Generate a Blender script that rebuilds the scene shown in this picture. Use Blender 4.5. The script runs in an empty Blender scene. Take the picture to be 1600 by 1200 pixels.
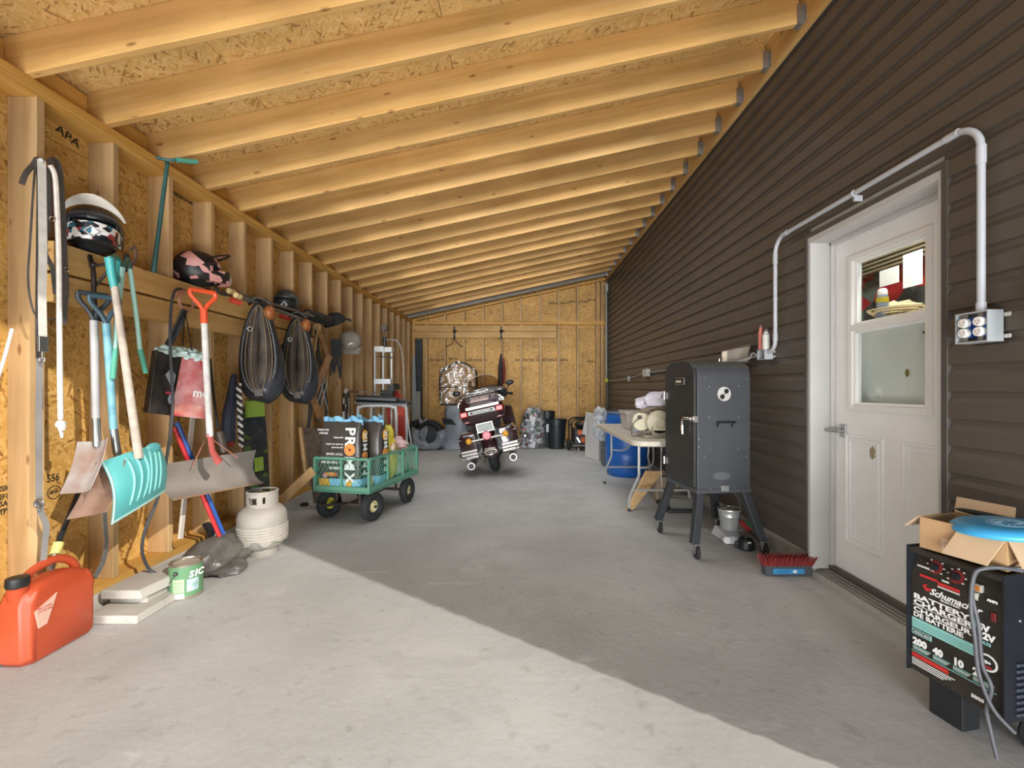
import bpy, math, random
from mathutils import Vector, Matrix, noise, Euler
random.seed(7)
sc = bpy.context.scene
COL = sc.collection
PI = math.pi
# ------------------------------------------------------------------ camera
FPX = 711.0; CH = 1.21; VX = 812.0; VY = 607.0
cam = bpy.data.cameras.new('camera'); cam.lens = 16.0; cam.sensor_width = 36.0; cam.sensor_fit = 'HORIZONTAL'
cam.shift_x = -12/1600; cam.shift_y = 7/1600; cam.clip_start = 0.02
co = bpy.data.objects.new('camera', cam); COL.objects.link(co)
co.location = (0, 0, CH); co.rotation_euler = (PI/2, 0, 0); sc.camera = co
# ------------------------------------------------------------------ light
sc.view_settings.view_transform = 'Standard'; sc.view_settings.look = 'None'
sc.view_settings.gamma = 1; sc.view_settings.use_curve_mapping = False
sc.view_settings.exposure = 0.38
w = bpy.data.worlds.new('world'); sc.world = w; w.use_nodes = True
w.node_tree.nodes['Background'].inputs[0].default_value = (0.84, 0.92, 1.0, 1)
w.node_tree.nodes['Background'].inputs[1].default_value = 0.5
SUN = Vector((-1.231, .895, -1)).normalized()
sl = bpy.data.lights.new('sun', 'SUN'); sl.energy = 2.5; sl.angle = math.radians(.6); sl.color = (1, .95, .87)
so = bpy.data.objects.new('sun', sl); COL.objects.link(so); so.location = (6, -5, 6)
so.rotation_euler = SUN.to_track_quat('-Z', 'Y').to_euler()
def area(name, loc, aim, sx, sy, e, spread, color=(1, 1, 1)):
    al = bpy.data.lights.new(name, 'AREA'); al.shape = 'RECTANGLE'; al.size = sx; al.size_y = sy
    al.energy = e; al.spread = math.radians(spread); al.color = color
    o = bpy.data.objects.new(name, al); COL.objects.link(o); o.location = loc
    o.rotation_euler = (Vector(aim)-Vector(loc)).to_track_quat('-Z', 'Y').to_euler()
    return o
area('soft_light', (-.6, -7.0, 1.6), (-.3, 9, 1.8), 6.0, 2.6, 75, 50, (.95, .98, 1))  # added fill far behind the camera, reaches the back of the space
area('low_fill', (-.3, -.5, .22), (-.2, 6, 3.0), 4.2, .6, 60, 130, (.97, .98, 1))  # added light near the ground, stands in for bounce off the driveway
for ly in (3.96, 4.77, 5.59, 6.40, 7.21, 8.03, 8.84):   # added fill lights hidden between the rafters, no fixtures there
    o = area('rafter_bay_fill', (-.25, ly, 3.27), (-.25-.216*3, ly, .27), .08, 3.0, 6.5, 125, (.9, .96, 1)); o.rotation_euler = (0, math.atan(-.216), PI/2) if 0 else (0, -math.atan(.216), 0)
    o.data.size = 3.0; o.data.size_y = .2
# ------------------------------------------------------------------ helpers
def W(x, y, Y): return Vector(((x-VX)*Y/FPX, Y, CH-(y-VY)*Y/FPX))
def L(x, y, X=-2.2):
    Y = FPX*X/(x-VX); return Vector((X, Y, CH-(y-VY)*Y/FPX))
def F(x, y, z=0):
    Y = FPX*(CH-z)/(y-VY); return Vector(((x-VX)*Y/FPX, Y, z))
def lin(c):
    if isinstance(c, str): c = [int(c[i:i+2], 16)/255 for i in (0, 2, 4)]
    return tuple((v/12.92 if v <= .04045 else ((v+.055)/1.055)**2.4) for v in c[:3])+(1,)
def sp(pts, n=6, closed=False):
    P = [Vector(p) for p in pts]; out = []; N = len(P)
    for i in range(N if closed else N-1):
        if closed: a, b, c, d = P[i-1], P[i], P[(i+1) % N], P[(i+2) % N]
        else: a, b, c, d = P[max(i-1, 0)], P[i], P[i+1], P[min(i+2, N-1)]
        for k in range(n):
            t = k/n
            out.append(.5*((2*b)+(c-a)*t+(2*a-5*b+4*c-d)*t*t+(3*b-a-3*c+d)*t**3))
    if not closed: out.append(P[-1])
    return out
class MB:
    def __init__(s): s.v = []; s.f = []
    def add(s, v, f, mt=None):
        b = len(s.v)
        s.v += [Vector(p) if mt is None else mt @ Vector(p) for p in v]; s.f += [tuple(i+b for i in q) for q in f]; return s
    def box(s, x0, x1, y0, y1, z0, z1, mt=None):
        v = [(x, y, z) for z in (z0, z1) for y in (y0, y1) for x in (x0, x1)]
        return s.add(v, [(0, 2, 3, 1), (4, 5, 7, 6), (0, 1, 5, 4), (2, 6, 7, 3), (0, 4, 6, 2), (1, 3, 7, 5)], mt)
    def bar(s, a, b, w_, t_, up=(0, 0, 1)):
        a = Vector(a); b = Vector(b); d = (b-a).normalized(); u = Vector(up)
        sd = d.cross(u)
        if sd.length < 1e-4: sd = d.cross(Vector((0, 1, 0)))
        sd.normalize(); u = sd.cross(d).normalized()
        v = []
        for p in (a, b):
            for i, j in ((-1, -1), (1, -1), (1, 1), (-1, 1)): v.append(p+sd*(i*w_/2)+u*(j*t_/2))
        return s.add(v, [(3, 2, 1, 0), (4, 5, 6, 7), (0, 1, 5, 4), (1, 2, 6, 5), (2, 3, 7, 6), (3, 0, 4, 7)])
    def hexa(s, a, b):   # loft of two quads
        return s.add(list(a)+list(b), [(3, 2, 1, 0), (4, 5, 6, 7), (0, 1, 5, 4), (1, 2, 6, 5), (2, 3, 7, 6), (3, 0, 4, 7)])
    def tube(s, pts, r, n=8, closed=False, flat=1.0, up=None, mt=None):
        P = [Vector(p) if mt is None else mt @ Vector(p) for p in pts]; N = len(P)
        R = r if isinstance(r, (list, tuple)) else [r]*N
        T = []
        for i in range(N):
            if closed: t = P[(i+1) % N]-P[i-1]
            else: t = P[min(i+1, N-1)]-P[max(i-1, 0)]
            T.append(t.normalized() if t.length > 1e-9 else Vector((0, 0, 1)))
        u = Vector(up) if up else (Vector((0, 0, 1)) if abs(T[0].z) < .9 else Vector((1, 0, 0)))
        rings = []
        for i in range(N):
            u = (u-T[i]*u.dot(T[i]))
            if u.length < 1e-6: u = T[i].orthogonal()
            u.normalize(); sd = T[i].cross(u)
            rings.append([P[i]+(u*math.cos(2*PI*k/n)*flat+sd*math.sin(2*PI*k/n))*R[i] for k in range(n)])
            if up: u = Vector(up)
        return s.loft(rings, closed, not closed)
    def loft(s, rings, closed=False, caps=True):
        n = len(rings[0]); N = len(rings); v = [p for q in rings for p in q]; f = []
        for i in range(N if closed else N-1):
            for k in range(n):
                a = i*n+k; b = i*n+(k+1) % n; c = ((i+1) % N)*n+(k+1) % n; d = ((i+1) % N)*n+k
                f.append((a, b, c, d))
        if caps and not closed: f.append(tuple(range(n))[::-1]); f.append(tuple((N-1)*n+k for k in range(n)))
        return s.add(v, f)
    def cyl(s, a, b, r0, r1=None, n=16, mt=None): 
        return s.tube([a, b], [r0, r0 if r1 is None else r1], n, mt=mt)
    def lathe(s, prof, c=(0, 0, 0), ax='Z', n=24, mt=None):
        c = Vector(c); rings = []
        for r, h in prof:
            q = []
            for k in range(n):
                a = 2*PI*k/n; x, y = r*math.cos(a), r*math.sin(a)
                p = {'Z': (x, y, h), 'Y': (x, h, -y), 'X': (h, x, y)}[ax]
                p = c+Vector(p); q.append(mt @ p if mt else p)
            rings.append(q)
        return s.loft(rings)
    def ball(s, c, r, n=12, m=8, mt=None, nz=0, fr=3, flatz=None):
        c = Vector(c); r = Vector((r, r, r)) if not hasattr(r, '__len__') else Vector(r); rings = []
        for i in range(m+1):
            t = PI*i/m; q = []
            for k in range(n):
                a = 2*PI*k/n
                d = Vector((math.sin(t)*math.cos(a), math.sin(t)*math.sin(a), -math.cos(t)))
                if i in (0, m): d = Vector((1e-3*math.cos(a), 1e-3*math.sin(a), -math.cos(t)))
                g = 1+(nz*noise.noise(d*fr+c*3) if nz else 0)
                p = c+Vector((d.x*r.x, d.y*r.y, d.z*r.z))*g
                if flatz is not None: p.z = max(p.z, flatz)
                q.append(mt @ p if mt else p)
            rings.append(q)
        return s.loft(rings)
    def prism(s, poly, d, mt=None):   # poly in XZ, extruded along +Y by d
        n = len(poly); v = [(x, 0, z) for x, z in poly]+[(x, d, z) for x, z in poly]
        return s.add(v, [tuple(range(n)), tuple(range(n, 2*n))[::-1]]+[(i+n, (i+1) % n+n, (i+1) % n, i) for i in range(n)], mt)
    def torus(s, c, R, r, ax='X', n=28, m=10, sq=1.0, mt=None):
        pr = [(R+r*math.cos(2*PI*k/m), r*sq*math.sin(2*PI*k/m)) for k in range(m)]
        c = Vector(c); rings = []
        for i in range(n):
            a = 2*PI*i/n; q = []
            for rr, h in pr:
                x, y = rr*math.cos(a), rr*math.sin(a)
                p = c+Vector({'Z': (x, y, h), 'Y': (x, h, y), 'X': (h, x, y)}[ax]); q.append(mt @ p if mt else p)
            rings.append(q)
        return s.loft(rings, True)
    def sheet(s, fn, nu, nv, th, mt=None):  # fn(u,v)->point ; thick sheet
        P = [[Vector(fn(i/nu, j/nv)) for j in range(nv+1)] for i in range(nu+1)]
        top = []; bot = []
        for i in range(nu+1):
            for j in range(nv+1):
                du = P[min(i+1, nu)][j]-P[max(i-1, 0)][j]; dv = P[i][min(j+1, nv)]-P[i][max(j-1, 0)]
                nn = du.cross(dv); nn = nn.normalized() if nn.length > 1e-9 else Vector((0, 0, 1))
                top.append(P[i][j]+nn*th/2); bot.append(P[i][j]-nn*th/2)
        N = (nu+1)*(nv+1); I = lambda i, j: i*(nv+1)+j; f = []
        for i in range(nu):
            for j in range(nv):
                f.append((I(i, j), I(i+1, j), I(i+1, j+1), I(i, j+1))); f.append((N+I(i, j+1), N+I(i+1, j+1), N+I(i+1, j), N+I(i, j)))
        for i in range(nu):
            f.append((I(i, 0), N+I(i, 0), N+I(i+1, 0), I(i+1, 0))); f.append((I(i+1, nv), N+I(i+1, nv), N+I(i, nv), I(i, nv)))
        for j in range(nv):
            f.append((I(0, j+1), N+I(0, j+1), N+I(0, j), I(0, j))); f.append((I(nu, j), N+I(nu, j), N+I(nu, j+1), I(nu, j+1)))
        return s.add(top+bot, f, mt)
WM = {}
def mk(name, me, parent=None):
    o = bpy.data.objects.new(name, me); COL.objects.link(o)
    if parent: o.parent = parent
    return o
def meshof(mb, name, mat, smooth=35, inv=None):
    me = bpy.data.meshes.new(name)
    v = [inv @ p for p in mb.v] if inv else mb.v
    me.from_pydata([tuple(p) for p in v], [], mb.f); me.update()
    if not smooth: me.polygons.foreach_set('use_smooth', [False]*len(me.polygons))
    if smooth:
        me.polygons.foreach_set('use_smooth', [True]*len(me.polygons)); me.set_sharp_from_angle(angle=math.radians(smooth))
    if mat: me.materials.append(mat)
    return me
def fin(o, bevel):
    if bevel:
        m = o.modifiers.new('bevel', 'BEVEL'); m.width = bevel; m.segments = 2; m.limit_method = 'ANGLE'; m.angle_limit = math.radians(40); m.harden_normals = True
def thing(name, label, cat, loc=(0, 0, 0), rotz=0, group=None, rot=None):
    o = mk(name, None); o.empty_display_size = .1; o.location = loc; e = Euler(rot if rot else (0, 0, rotz)); o.rotation_euler = e
    o['label'] = label; o['category'] = cat
    if group: o['group'] = group
    WM[o] = Matrix.Translation(loc) @ e.to_matrix().to_4x4(); return o
def part(mb, name, mat, parent, bevel=0, smooth=35, local=False, label=None, stuff=False):
    wm = WM[parent]; me = meshof(mb, name, mat, smooth, None if local else wm.inverted())
    o = mk(name, me, parent); WM[o] = wm; fin(o, bevel)
    if label: o['label'] = label
    if stuff: o['kind'] = 'stuff'
    return o
def solo(mb, name, mat, label, cat, bevel=0, smooth=35, group=None, kind=None):
    xs = [p.x for p in mb.v]; ys = [p.y for p in mb.v]; zs = [p.z for p in mb.v]
    c = Vector(((min(xs)+max(xs))/2, (min(ys)+max(ys))/2, min(zs)))
    me = meshof(mb, name, mat, smooth, Matrix.Translation(-c)); o = mk(name, me); o.location = c
    WM[o] = Matrix.Translation(c); fin(o, bevel)
    if label: o['label'] = label; o['category'] = cat
    if group: o['group'] = group
    if kind: o['kind'] = kind
    return o
def struct(mb, name, mat, bevel=0, smooth=35, label=None):
    o = solo(mb, name, mat, None, None, bevel, smooth, kind='structure')
    if label: o['label'] = label
    return o
def fr(o, x, y):
    x = Vector(x).normalized(); y = Vector(y); z = x.cross(y).normalized(); y = z.cross(x)
    m = Matrix((x, y, z)).transposed().to_4x4(); m.translation = Vector(o); return m
def text(s, size, mat, parent, mtx, bold=0, align='LEFT', local=False, name='lettering', sx=1.0, shear=0, ext=.0006):
    c = bpy.data.curves.new('t', 'FONT'); c.body = s; c.size = size; c.offset = bold; c.extrude = ext; c.align_x = align
    c.resolution_u = 2; c.shear = shear
    t = bpy.data.objects.new('t', c); COL.objects.link(t)
    dg = bpy.context.evaluated_depsgraph_get(); me = bpy.data.meshes.new_from_object(t.evaluated_get(dg))
    bpy.data.objects.remove(t); bpy.data.curves.remove(c)
    m = mtx @ Matrix.Diagonal((sx, 1, 1, 1))
    if not local: m = WM[parent].inverted() @ m
    me.transform(m); me.materials.clear(); me.materials.append(mat); me.name = name
    o = mk(name, me, parent); WM[o] = WM[parent]; return o
# ------------------------------------------------------------------ materials
MC = {}
def newmat(name):
    m = bpy.data.materials.new(name); m.use_nodes = True; nt = m.node_tree
    return m, nt, nt.nodes['Principled BSDF'], nt.nodes.new, nt.links.new
def mat(c, rough=.5, metal=0, var=.12, sc_=6, bump=0, name=None, coat=0, emit=0, c2=None, alpha=1, trans=0):
    key = (str(c), rough, metal, var, sc_, bump, coat, emit, str(c2), alpha, trans)
    if key in MC: return MC[key]
    m, nt, b, N, K = newmat(name or 'paint'); b.inputs['Roughness'].default_value = rough; b.inputs['Metallic'].default_value = metal
    C = lin(c)
    tc = N('ShaderNodeTexCoord'); no = N('ShaderNodeTexNoise'); no.inputs['Scale'].default_value = sc_; no.inputs['Detail'].default_value = 6
    K(tc.outputs['Object'], no.inputs['Vector'])
    cr = N('ShaderNodeValToRGB'); cr.color_ramp.elements[0].position = .3; cr.color_ramp.elements[1].position = .7
    if c2: cr.color_ramp.elements[0].color = lin(c2); cr.color_ramp.elements[1].color = C
    else:
        cr.color_ramp.elements[0].color = tuple(v*(1-var) for v in C[:3])+(1,)
        cr.color_ramp.elements[1].color = tuple(min(1, v*(1+var)) for v in C[:3])+(1,)
    K(no.outputs['Fac'], cr.inputs['Fac']); K(cr.outputs['Color'], b.inputs['Base Color'])
    if coat: b.inputs['Coat Weight'].default_value = coat
    if alpha < 1: b.inputs['Alpha'].default_value = alpha
    if trans: b.inputs['Transmission Weight'].default_value = trans
    if bump:
        bp = N('ShaderNodeBump'); bp.inputs['Strength'].default_value = bump; bp.inputs['Distance'].default_value = .01
        n2 = N('ShaderNodeTexNoise'); n2.inputs['Scale'].default_value = sc_*6; n2.inputs['Detail'].default_value = 4
        K(tc.outputs['Object'], n2.inputs['Vector']); K(n2.outputs['Fac'], bp.inputs['Height']); K(bp.outputs['Normal'], b.inputs['Normal'])
    MC[key] = m; return m
def glassmat(tint=(1, 1, 1), refl=1.45, rough=.02, name='glass', film=0):
    m, nt, b, N, K = newmat(name); out = nt.nodes['Material Output']
    t = N('ShaderNodeBsdfTransparent'); t.inputs[0].default_value = tint+(1,)
    g = N('ShaderNodeBsdfGlossy'); g.inputs['Roughness'].default_value = rough; g.inputs[0].default_value = (1, 1, 1, 1)
    lw = N('ShaderNodeLayerWeight'); lw.inputs[0].default_value = .5; pw = N('ShaderNodeMath'); pw.operation = 'POWER'; pw.inputs[1].default_value = 3.5; K(lw.outputs['Facing'], pw.inputs[0])
    f = N('ShaderNodeMath'); f.operation = 'MULTIPLY_ADD'; f.inputs[1].default_value = .22; f.inputs[2].default_value = .025 if not film else .08; K(pw.outputs[0], f.inputs[0]); mx = N('ShaderNodeMixShader')
    if film:
        tc = N('ShaderNodeTexCoord'); no = N('ShaderNodeTexNoise'); no.inputs['Scale'].default_value = 9; no.inputs['Detail'].default_value = 5; no.inputs['Distortion'].default_value = 1.5
        K(tc.outputs['Object'], no.inputs['Vector']); bp = N('ShaderNodeBump'); bp.inputs['Strength'].default_value = .8; bp.inputs['Distance'].default_value = .02
        K(no.outputs['Fac'], bp.inputs['Height']); K(bp.outputs['Normal'], g.inputs['Normal']); K(bp.outputs['Normal'], lw.inputs['Normal'])
        d = N('ShaderNodeBsdfDiffuse'); d.inputs[0].default_value = (.75, .77, .8, 1); m2 = N('ShaderNodeMixShader'); m2.inputs[0].default_value = film
        K(t.outputs[0], m2.inputs[1]); K(d.outputs[0], m2.inputs[2]); K(m2.outputs[0], mx.inputs[1])
    else: K(t.outputs[0], mx.inputs[1])
    K(f.outputs[0], mx.inputs[0]); K(g.outputs[0], mx.inputs[2]); K(mx.outputs[0], out.inputs['Surface']); return m
def wood(c1, c2, knot=True, name='wood', kd=1.0, var=.25):
    m, nt, b, N, K = newmat(name); b.inputs['Roughness'].default_value = .62
    tc = N('ShaderNodeTexCoord'); oi = N('ShaderNodeObjectInfo'); ad = N('ShaderNodeVectorMath'); ad.operation = 'ADD'
    cm = N('ShaderNodeCombineXYZ'); ml = N('ShaderNodeMath'); ml.operation = 'MULTIPLY'; ml.inputs[1].default_value = 37
    K(oi.outputs['Random'], ml.inputs[0]); K(ml.outputs[0], cm.inputs[0]); K(ml.outputs[0], cm.inputs[1])
    K(tc.outputs['Object'], ad.inputs[0]); K(cm.outputs[0], ad.inputs[1])
    mp = N('ShaderNodeMapping'); mp.inputs['Scale'].default_value = (.8, 14, 14); K(ad.outputs[0], mp.inputs[0])
    no = N('ShaderNodeTexNoise'); no.inputs['Scale'].default_value = 1.6; no.inputs['Detail'].default_value = 7; no.inputs['Distortion'].default_value = .6
    K(mp.outputs[0], no.inputs['Vector'])
    cr = N('ShaderNodeValToRGB'); e = cr.color_ramp.elements; e[0].position = .25; e[1].position = .75; e[0].color = lin(c2); e[1].color = lin(c1)
    K(no.outputs['Fac'], cr.inputs['Fac'])
    # broad blotches
    n3 = N('ShaderNodeTexNoise'); n3.inputs['Scale'].default_value = 1.7; n3.inputs['Detail'].default_value = 3; K(ad.outputs[0], n3.inputs['Vector'])
    hs = N('ShaderNodeHueSaturation'); mr = N('ShaderNodeMapRange'); mr.inputs['From Min'].default_value = .3; mr.inputs['From Max'].default_value = .7
    mr.inputs['To Min'].default_value = 1-var*.6; mr.inputs['To Max'].default_value = 1+var*.5
    K(n3.outputs['Fac'], mr.inputs['Value'])
    rm = N('ShaderNodeMapRange'); rm.inputs['To Min'].default_value = 1-var*.5; rm.inputs['To Max'].default_value = 1+var*.4; K(oi.outputs['Random'], rm.inputs['Value'])
    mm = N('ShaderNodeMath'); mm.operation = 'MULTIPLY'; K(mr.outputs[0], mm.inputs[0]); K(rm.outputs[0], mm.inputs[1]); K(mm.outputs[0], hs.inputs['Value'])
    K(cr.outputs['Color'], hs.inputs['Color']); last = hs.outputs['Color']
    if knot:
        mk_ = N('ShaderNodeMapping'); mk_.inputs['Scale'].default_value = (3.6, 10, 10); K(ad.outputs[0], mk_.inputs[0])
        vo = N('ShaderNodeTexVoronoi'); vo.inputs['Scale'].default_value = 1.0; K(mk_.outputs[0], vo.inputs['Vector'])
        kr = N('ShaderNodeValToRGB'); q = kr.color_ramp.elements; q[0].position = .05; q[0].color = (1, 1, 1, 1); q[1].position = .12; q[1].color = (0, 0, 0, 1)
        K(vo.outputs['Distance'], kr.inputs['Fac'])
        mx = N('ShaderNodeMix'); mx.data_type = 'RGBA'; kf = N('ShaderNodeMath'); kf.operation = 'MULTIPLY'; kf.inputs[1].default_value = .75*kd
        K(kr.outputs['Color'], kf.inputs[0]); K(kf.outputs[0], mx.inputs['Factor']); K(last, mx.inputs['A']); mx.inputs['B'].default_value = lin('7a4a1c'); last = mx.outputs['Result']
    K(last, b.inputs['Base Color'])
    bp = N('ShaderNodeBump'); bp.inputs['Strength'].default_value = .15; bp.inputs['Distance'].default_value = .004; K(no.outputs['Fac'], bp.inputs['Height']); K(bp.outputs['Normal'], b.inputs['Normal'])
    return m
def osb(a, c, d, name='strand_board'):
    m, nt, b, N, K = newmat(name); b.inputs['Roughness'].default_value = .6
    tc = N('ShaderNodeTexCoord'); oi = N('ShaderNodeObjectInfo'); ad = N('ShaderNodeVectorMath'); ad.operation = 'ADD'
    ml = N('ShaderNodeVectorMath'); ml.operation = 'SCALE'; ml.inputs[0].default_value = (31, 17, 0); K(oi.outputs['Random'], ml.inputs['Scale'])
    K(tc.outputs['Object'], ad.inputs[0]); K(ml.outputs[0], ad.inputs[1])
    wp = N('ShaderNodeTexNoise'); wp.inputs['Scale'].default_value = 9; K(ad.outputs[0], wp.inputs['Vector'])
    wv = N('ShaderNodeVectorMath'); wv.operation = 'MULTIPLY_ADD'; wv.inputs[1].default_value = (.03, .03, 0); K(wp.outputs['Color'], wv.inputs[0]); K(ad.outputs[0], wv.inputs[2])
    outs = []
    for i, (ang, sx, sy) in enumerate(((15, 16, 75), (75, 19, 85), (-40, 17, 80), (125, 20, 95))):
        mp = N('ShaderNodeMapping'); mp.vector_type = 'TEXTURE'; mp.inputs['Rotation'].default_value = (0, 0, math.radians(ang)); mp.inputs['Scale'].default_value = (1/sx, 1/sy, 1)
        K(wv.outputs[0], mp.inputs[0]); v = N('ShaderNodeTexVoronoi'); v.voronoi_dimensions = '2D'; v.inputs['Scale'].default_value = 1; K(mp.outputs[0], v.inputs['Vector'])
        se = N('ShaderNodeSeparateColor'); K(v.outputs['Color'], se.inputs[0]); outs.append(se)
    # topmost flake = the one with the greatest random G
    cur = outs[0]; cR, cG = cur.outputs[0], cur.outputs[1]
    for s in outs[1:]:
        gt = N('ShaderNodeMath'); gt.operation = 'GREATER_THAN'; K(s.outputs[1], gt.inputs[0]); K(cG, gt.inputs[1])
        m1 = N('ShaderNodeMix'); K(gt.outputs[0], m1.inputs[0]); K(cR, m1.inputs[2]); K(s.outputs[0], m1.inputs[3])
        m2 = N('ShaderNodeMath'); m2.operation = 'MAXIMUM'; K(cG, m2.inputs[0]); K(s.outputs[1], m2.inputs[1]); cR, cG = m1.outputs[0], m2.outputs[0]
    cr = N('ShaderNodeValToRGB'); e = cr.color_ramp.elements; e[0].position = 0; e[0].color = lin(d); e[1].position = 1; e[1].color = lin(a)
    x = e.new(.14); x.color = lin(c); x = e.new(.6); x.color = tuple((p+q)/2 for p, q in zip(lin(a), lin(c))); K(cR, cr.inputs['Fac'])
    sm = N('ShaderNodeTexNoise'); sm.inputs['Scale'].default_value = 3; sm.inputs['Detail'].default_value = 4; K(ad.outputs[0], sm.inputs['Vector'])
    mr = N('ShaderNodeMapRange'); mr.inputs['From Min'].default_value = .3; mr.inputs['From Max'].default_value = .7; mr.inputs['To Min'].default_value = .85; mr.inputs['To Max'].default_value = 1.12; K(sm.outputs['Fac'], mr.inputs['Value'])
    hs = N('ShaderNodeHueSaturation'); K(mr.outputs[0], hs.inputs['Value']); K(cr.outputs['Color'], hs.inputs['Color']); K(hs.outputs['Color'], b.inputs['Base Color'])
    bp = N('ShaderNodeBump'); bp.inputs['Strength'].default_value = .25; bp.inputs['Distance'].default_value = .003; K(cR, bp.inputs['Height']); K(bp.outputs['Normal'], b.inputs['Normal'])
    return m
def concrete(base, dark, pale, name='concrete'):
    m, nt, b, N, K = newmat(name); b.inputs['Roughness'].default_value = .8
    tc = N('ShaderNodeTexCoord')
    def nz(s, d=6, vec=None, dist=0):
        n = N('ShaderNodeTexNoise'); n.inputs['Scale'].default_value = s; n.inputs['Detail'].default_value = d; n.inputs['Distortion'].default_value = dist; K(vec or tc.outputs['Object'], n.inputs['Vector']); return n.outputs['Fac']
    def ramp(v, p0, p1, c0=(0, 0, 0, 1), c1=(1, 1, 1, 1)):
        r = N('ShaderNodeValToRGB'); e = r.color_ramp.elements; e[0].position = p0; e[1].position = p1; e[0].color = c0; e[1].color = c1; K(v, r.inputs['Fac']); return r.outputs['Color']
    def mix(fac, A, B, k=1):
        x = N('ShaderNodeMix'); x.data_type = 'RGBA'; q = N('ShaderNodeMath'); q.operation = 'MULTIPLY'; q.inputs[1].default_value = k; K(fac, q.inputs[0]); K(q.outputs[0], x.inputs['Factor'])
        K(A, x.inputs['A'])
        if isinstance(B, tuple): x.inputs['B'].default_value = B
        else: K(B, x.inputs['B'])
        return x.outputs['Result']
    c = ramp(nz(1.1, 8), .3, .72, lin(dark), lin(base))
    mp = N('ShaderNodeMapping'); mp.inputs['Scale'].default_value = (1, 3, 1); mp.inputs['Rotation'].default_value = (0, 0, .6); K(tc.outputs['Object'], mp.inputs[0])
    c = mix(ramp(nz(2.2, 9, mp.outputs[0], .5), .64, .70), c, lin(pale), .38)
    c = mix(ramp(nz(3.5, 9, None, .8), .5, .62), c, lin(dark), .45)
    c = mix(ramp(nz(14, 8, None, .3), .60, .78), c, lin('6c665e'), .38)
    c = mix(ramp(nz(60, 3), .3, .8), c, lin(pale), .12)
    vo = N('ShaderNodeTexVoronoi'); vo.inputs['Scale'].default_value = 9; K(tc.outputs['Object'], vo.inputs['Vector'])
    c = mix(ramp(vo.outputs['Distance'], .015, .04, (1, 1, 1, 1), (0, 0, 0, 1)), c, lin('4a443c'), .5)
    K(c, b.inputs['Base Color'])
    bp = N('ShaderNodeBump'); bp.inputs['Strength'].default_value = .25; bp.inputs['Distance'].default_value = .006; K(nz(25, 8), bp.inputs['Height']); K(bp.outputs['Normal'], b.inputs['Normal'])
    return m
def cells(cols, scale, rough=.4, dim=(1, 1, 1), name='printed', rot=0, metal=0):
    m, nt, b, N, K = newmat(name); b.inputs['Roughness'].default_value = rough; b.inputs['Metallic'].default_value = metal
    tc = N('ShaderNodeTexCoord'); mp = N('ShaderNodeMapping'); mp.inputs['Scale'].default_value = dim; mp.inputs['Rotation'].default_value = (rot, rot, rot); K(tc.outputs['Object'], mp.inputs[0])
    v = N('ShaderNodeTexVoronoi'); v.inputs['Scale'].default_value = scale; K(mp.outputs[0], v.inputs['Vector'])
    se = N('ShaderNodeSeparateColor'); K(v.outputs['Color'], se.inputs[0])
    cr = N('ShaderNodeValToRGB'); cr.color_ramp.interpolation = 'CONSTANT'; e = cr.color_ramp.elements; n = len(cols)
    e[0].position = 0; e[0].color = lin(cols[0]); e[1].position = 1/n; e[1].color = lin(cols[1])
    for i in range(2, n): q = e.new(i/n); q.color = lin(cols[i])
    K(se.outputs[0], cr.inputs['Fac']); K(cr.outputs['Color'], b.inputs['Base Color']); return m
PINE = wood('dcb273', 'c49551'); PINE_S = wood('d4b182', 'b3905e'); PINE_T = wood('e3b566', 'c8903c', knot=False, name='plate_wood')
GREYW = wood('a9a59a', '86827a', knot=False, name='grey_wood'); TAN = wood('d9b583', 'c19a66', knot=False, name='planed_wood')
BROWNW = wood('6e5d4c', '4c3f33', knot=False, name='weathered_wood'); HAME = wood('a5794e', '7a5636', knot=False, name='hame_wood')
OSBW = osb('dcb26c', 'c49548', '8f6230'); OSBR = osb('dfbb80', 'cba25e', '9a7240', 'roof_strand_board')
CONC = concrete('bebdba', 'a4a3a0', 'd2d1cd'); CURB = concrete('c9c4ba', 'a9a399', 'dcd8d0', 'pale_concrete')
SIDING = mat('564e46', .42, var=.06, sc_=2); DKTRIM = mat('4f4a45', .4, var=.05)
WHITE = mat('ecebe8', .4, var=.03); WHITE2 = mat('e6e4df', .5, var=.03); PVC = mat('b4b6ba', .35, var=.04)
GALV = mat('b4b6b6', .4, .85, var=.15, sc_=30); CHROME = mat('e2e2e2', .12, 1, var=.02); STEEL = mat('a9aaa8', .3, .9, var=.1)
BLACK = mat('1c1d1f', .45, var=.2); RUBBER = mat('232425', .75, var=.2, sc_=20, bump=.1); BLKL = mat('2a2a2c', .28, var=.35, sc_=9, bump=.2)
INK = mat('2a221c', .8, var=.1); WTXT = mat('efeeea', .5, var=.02)
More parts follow.
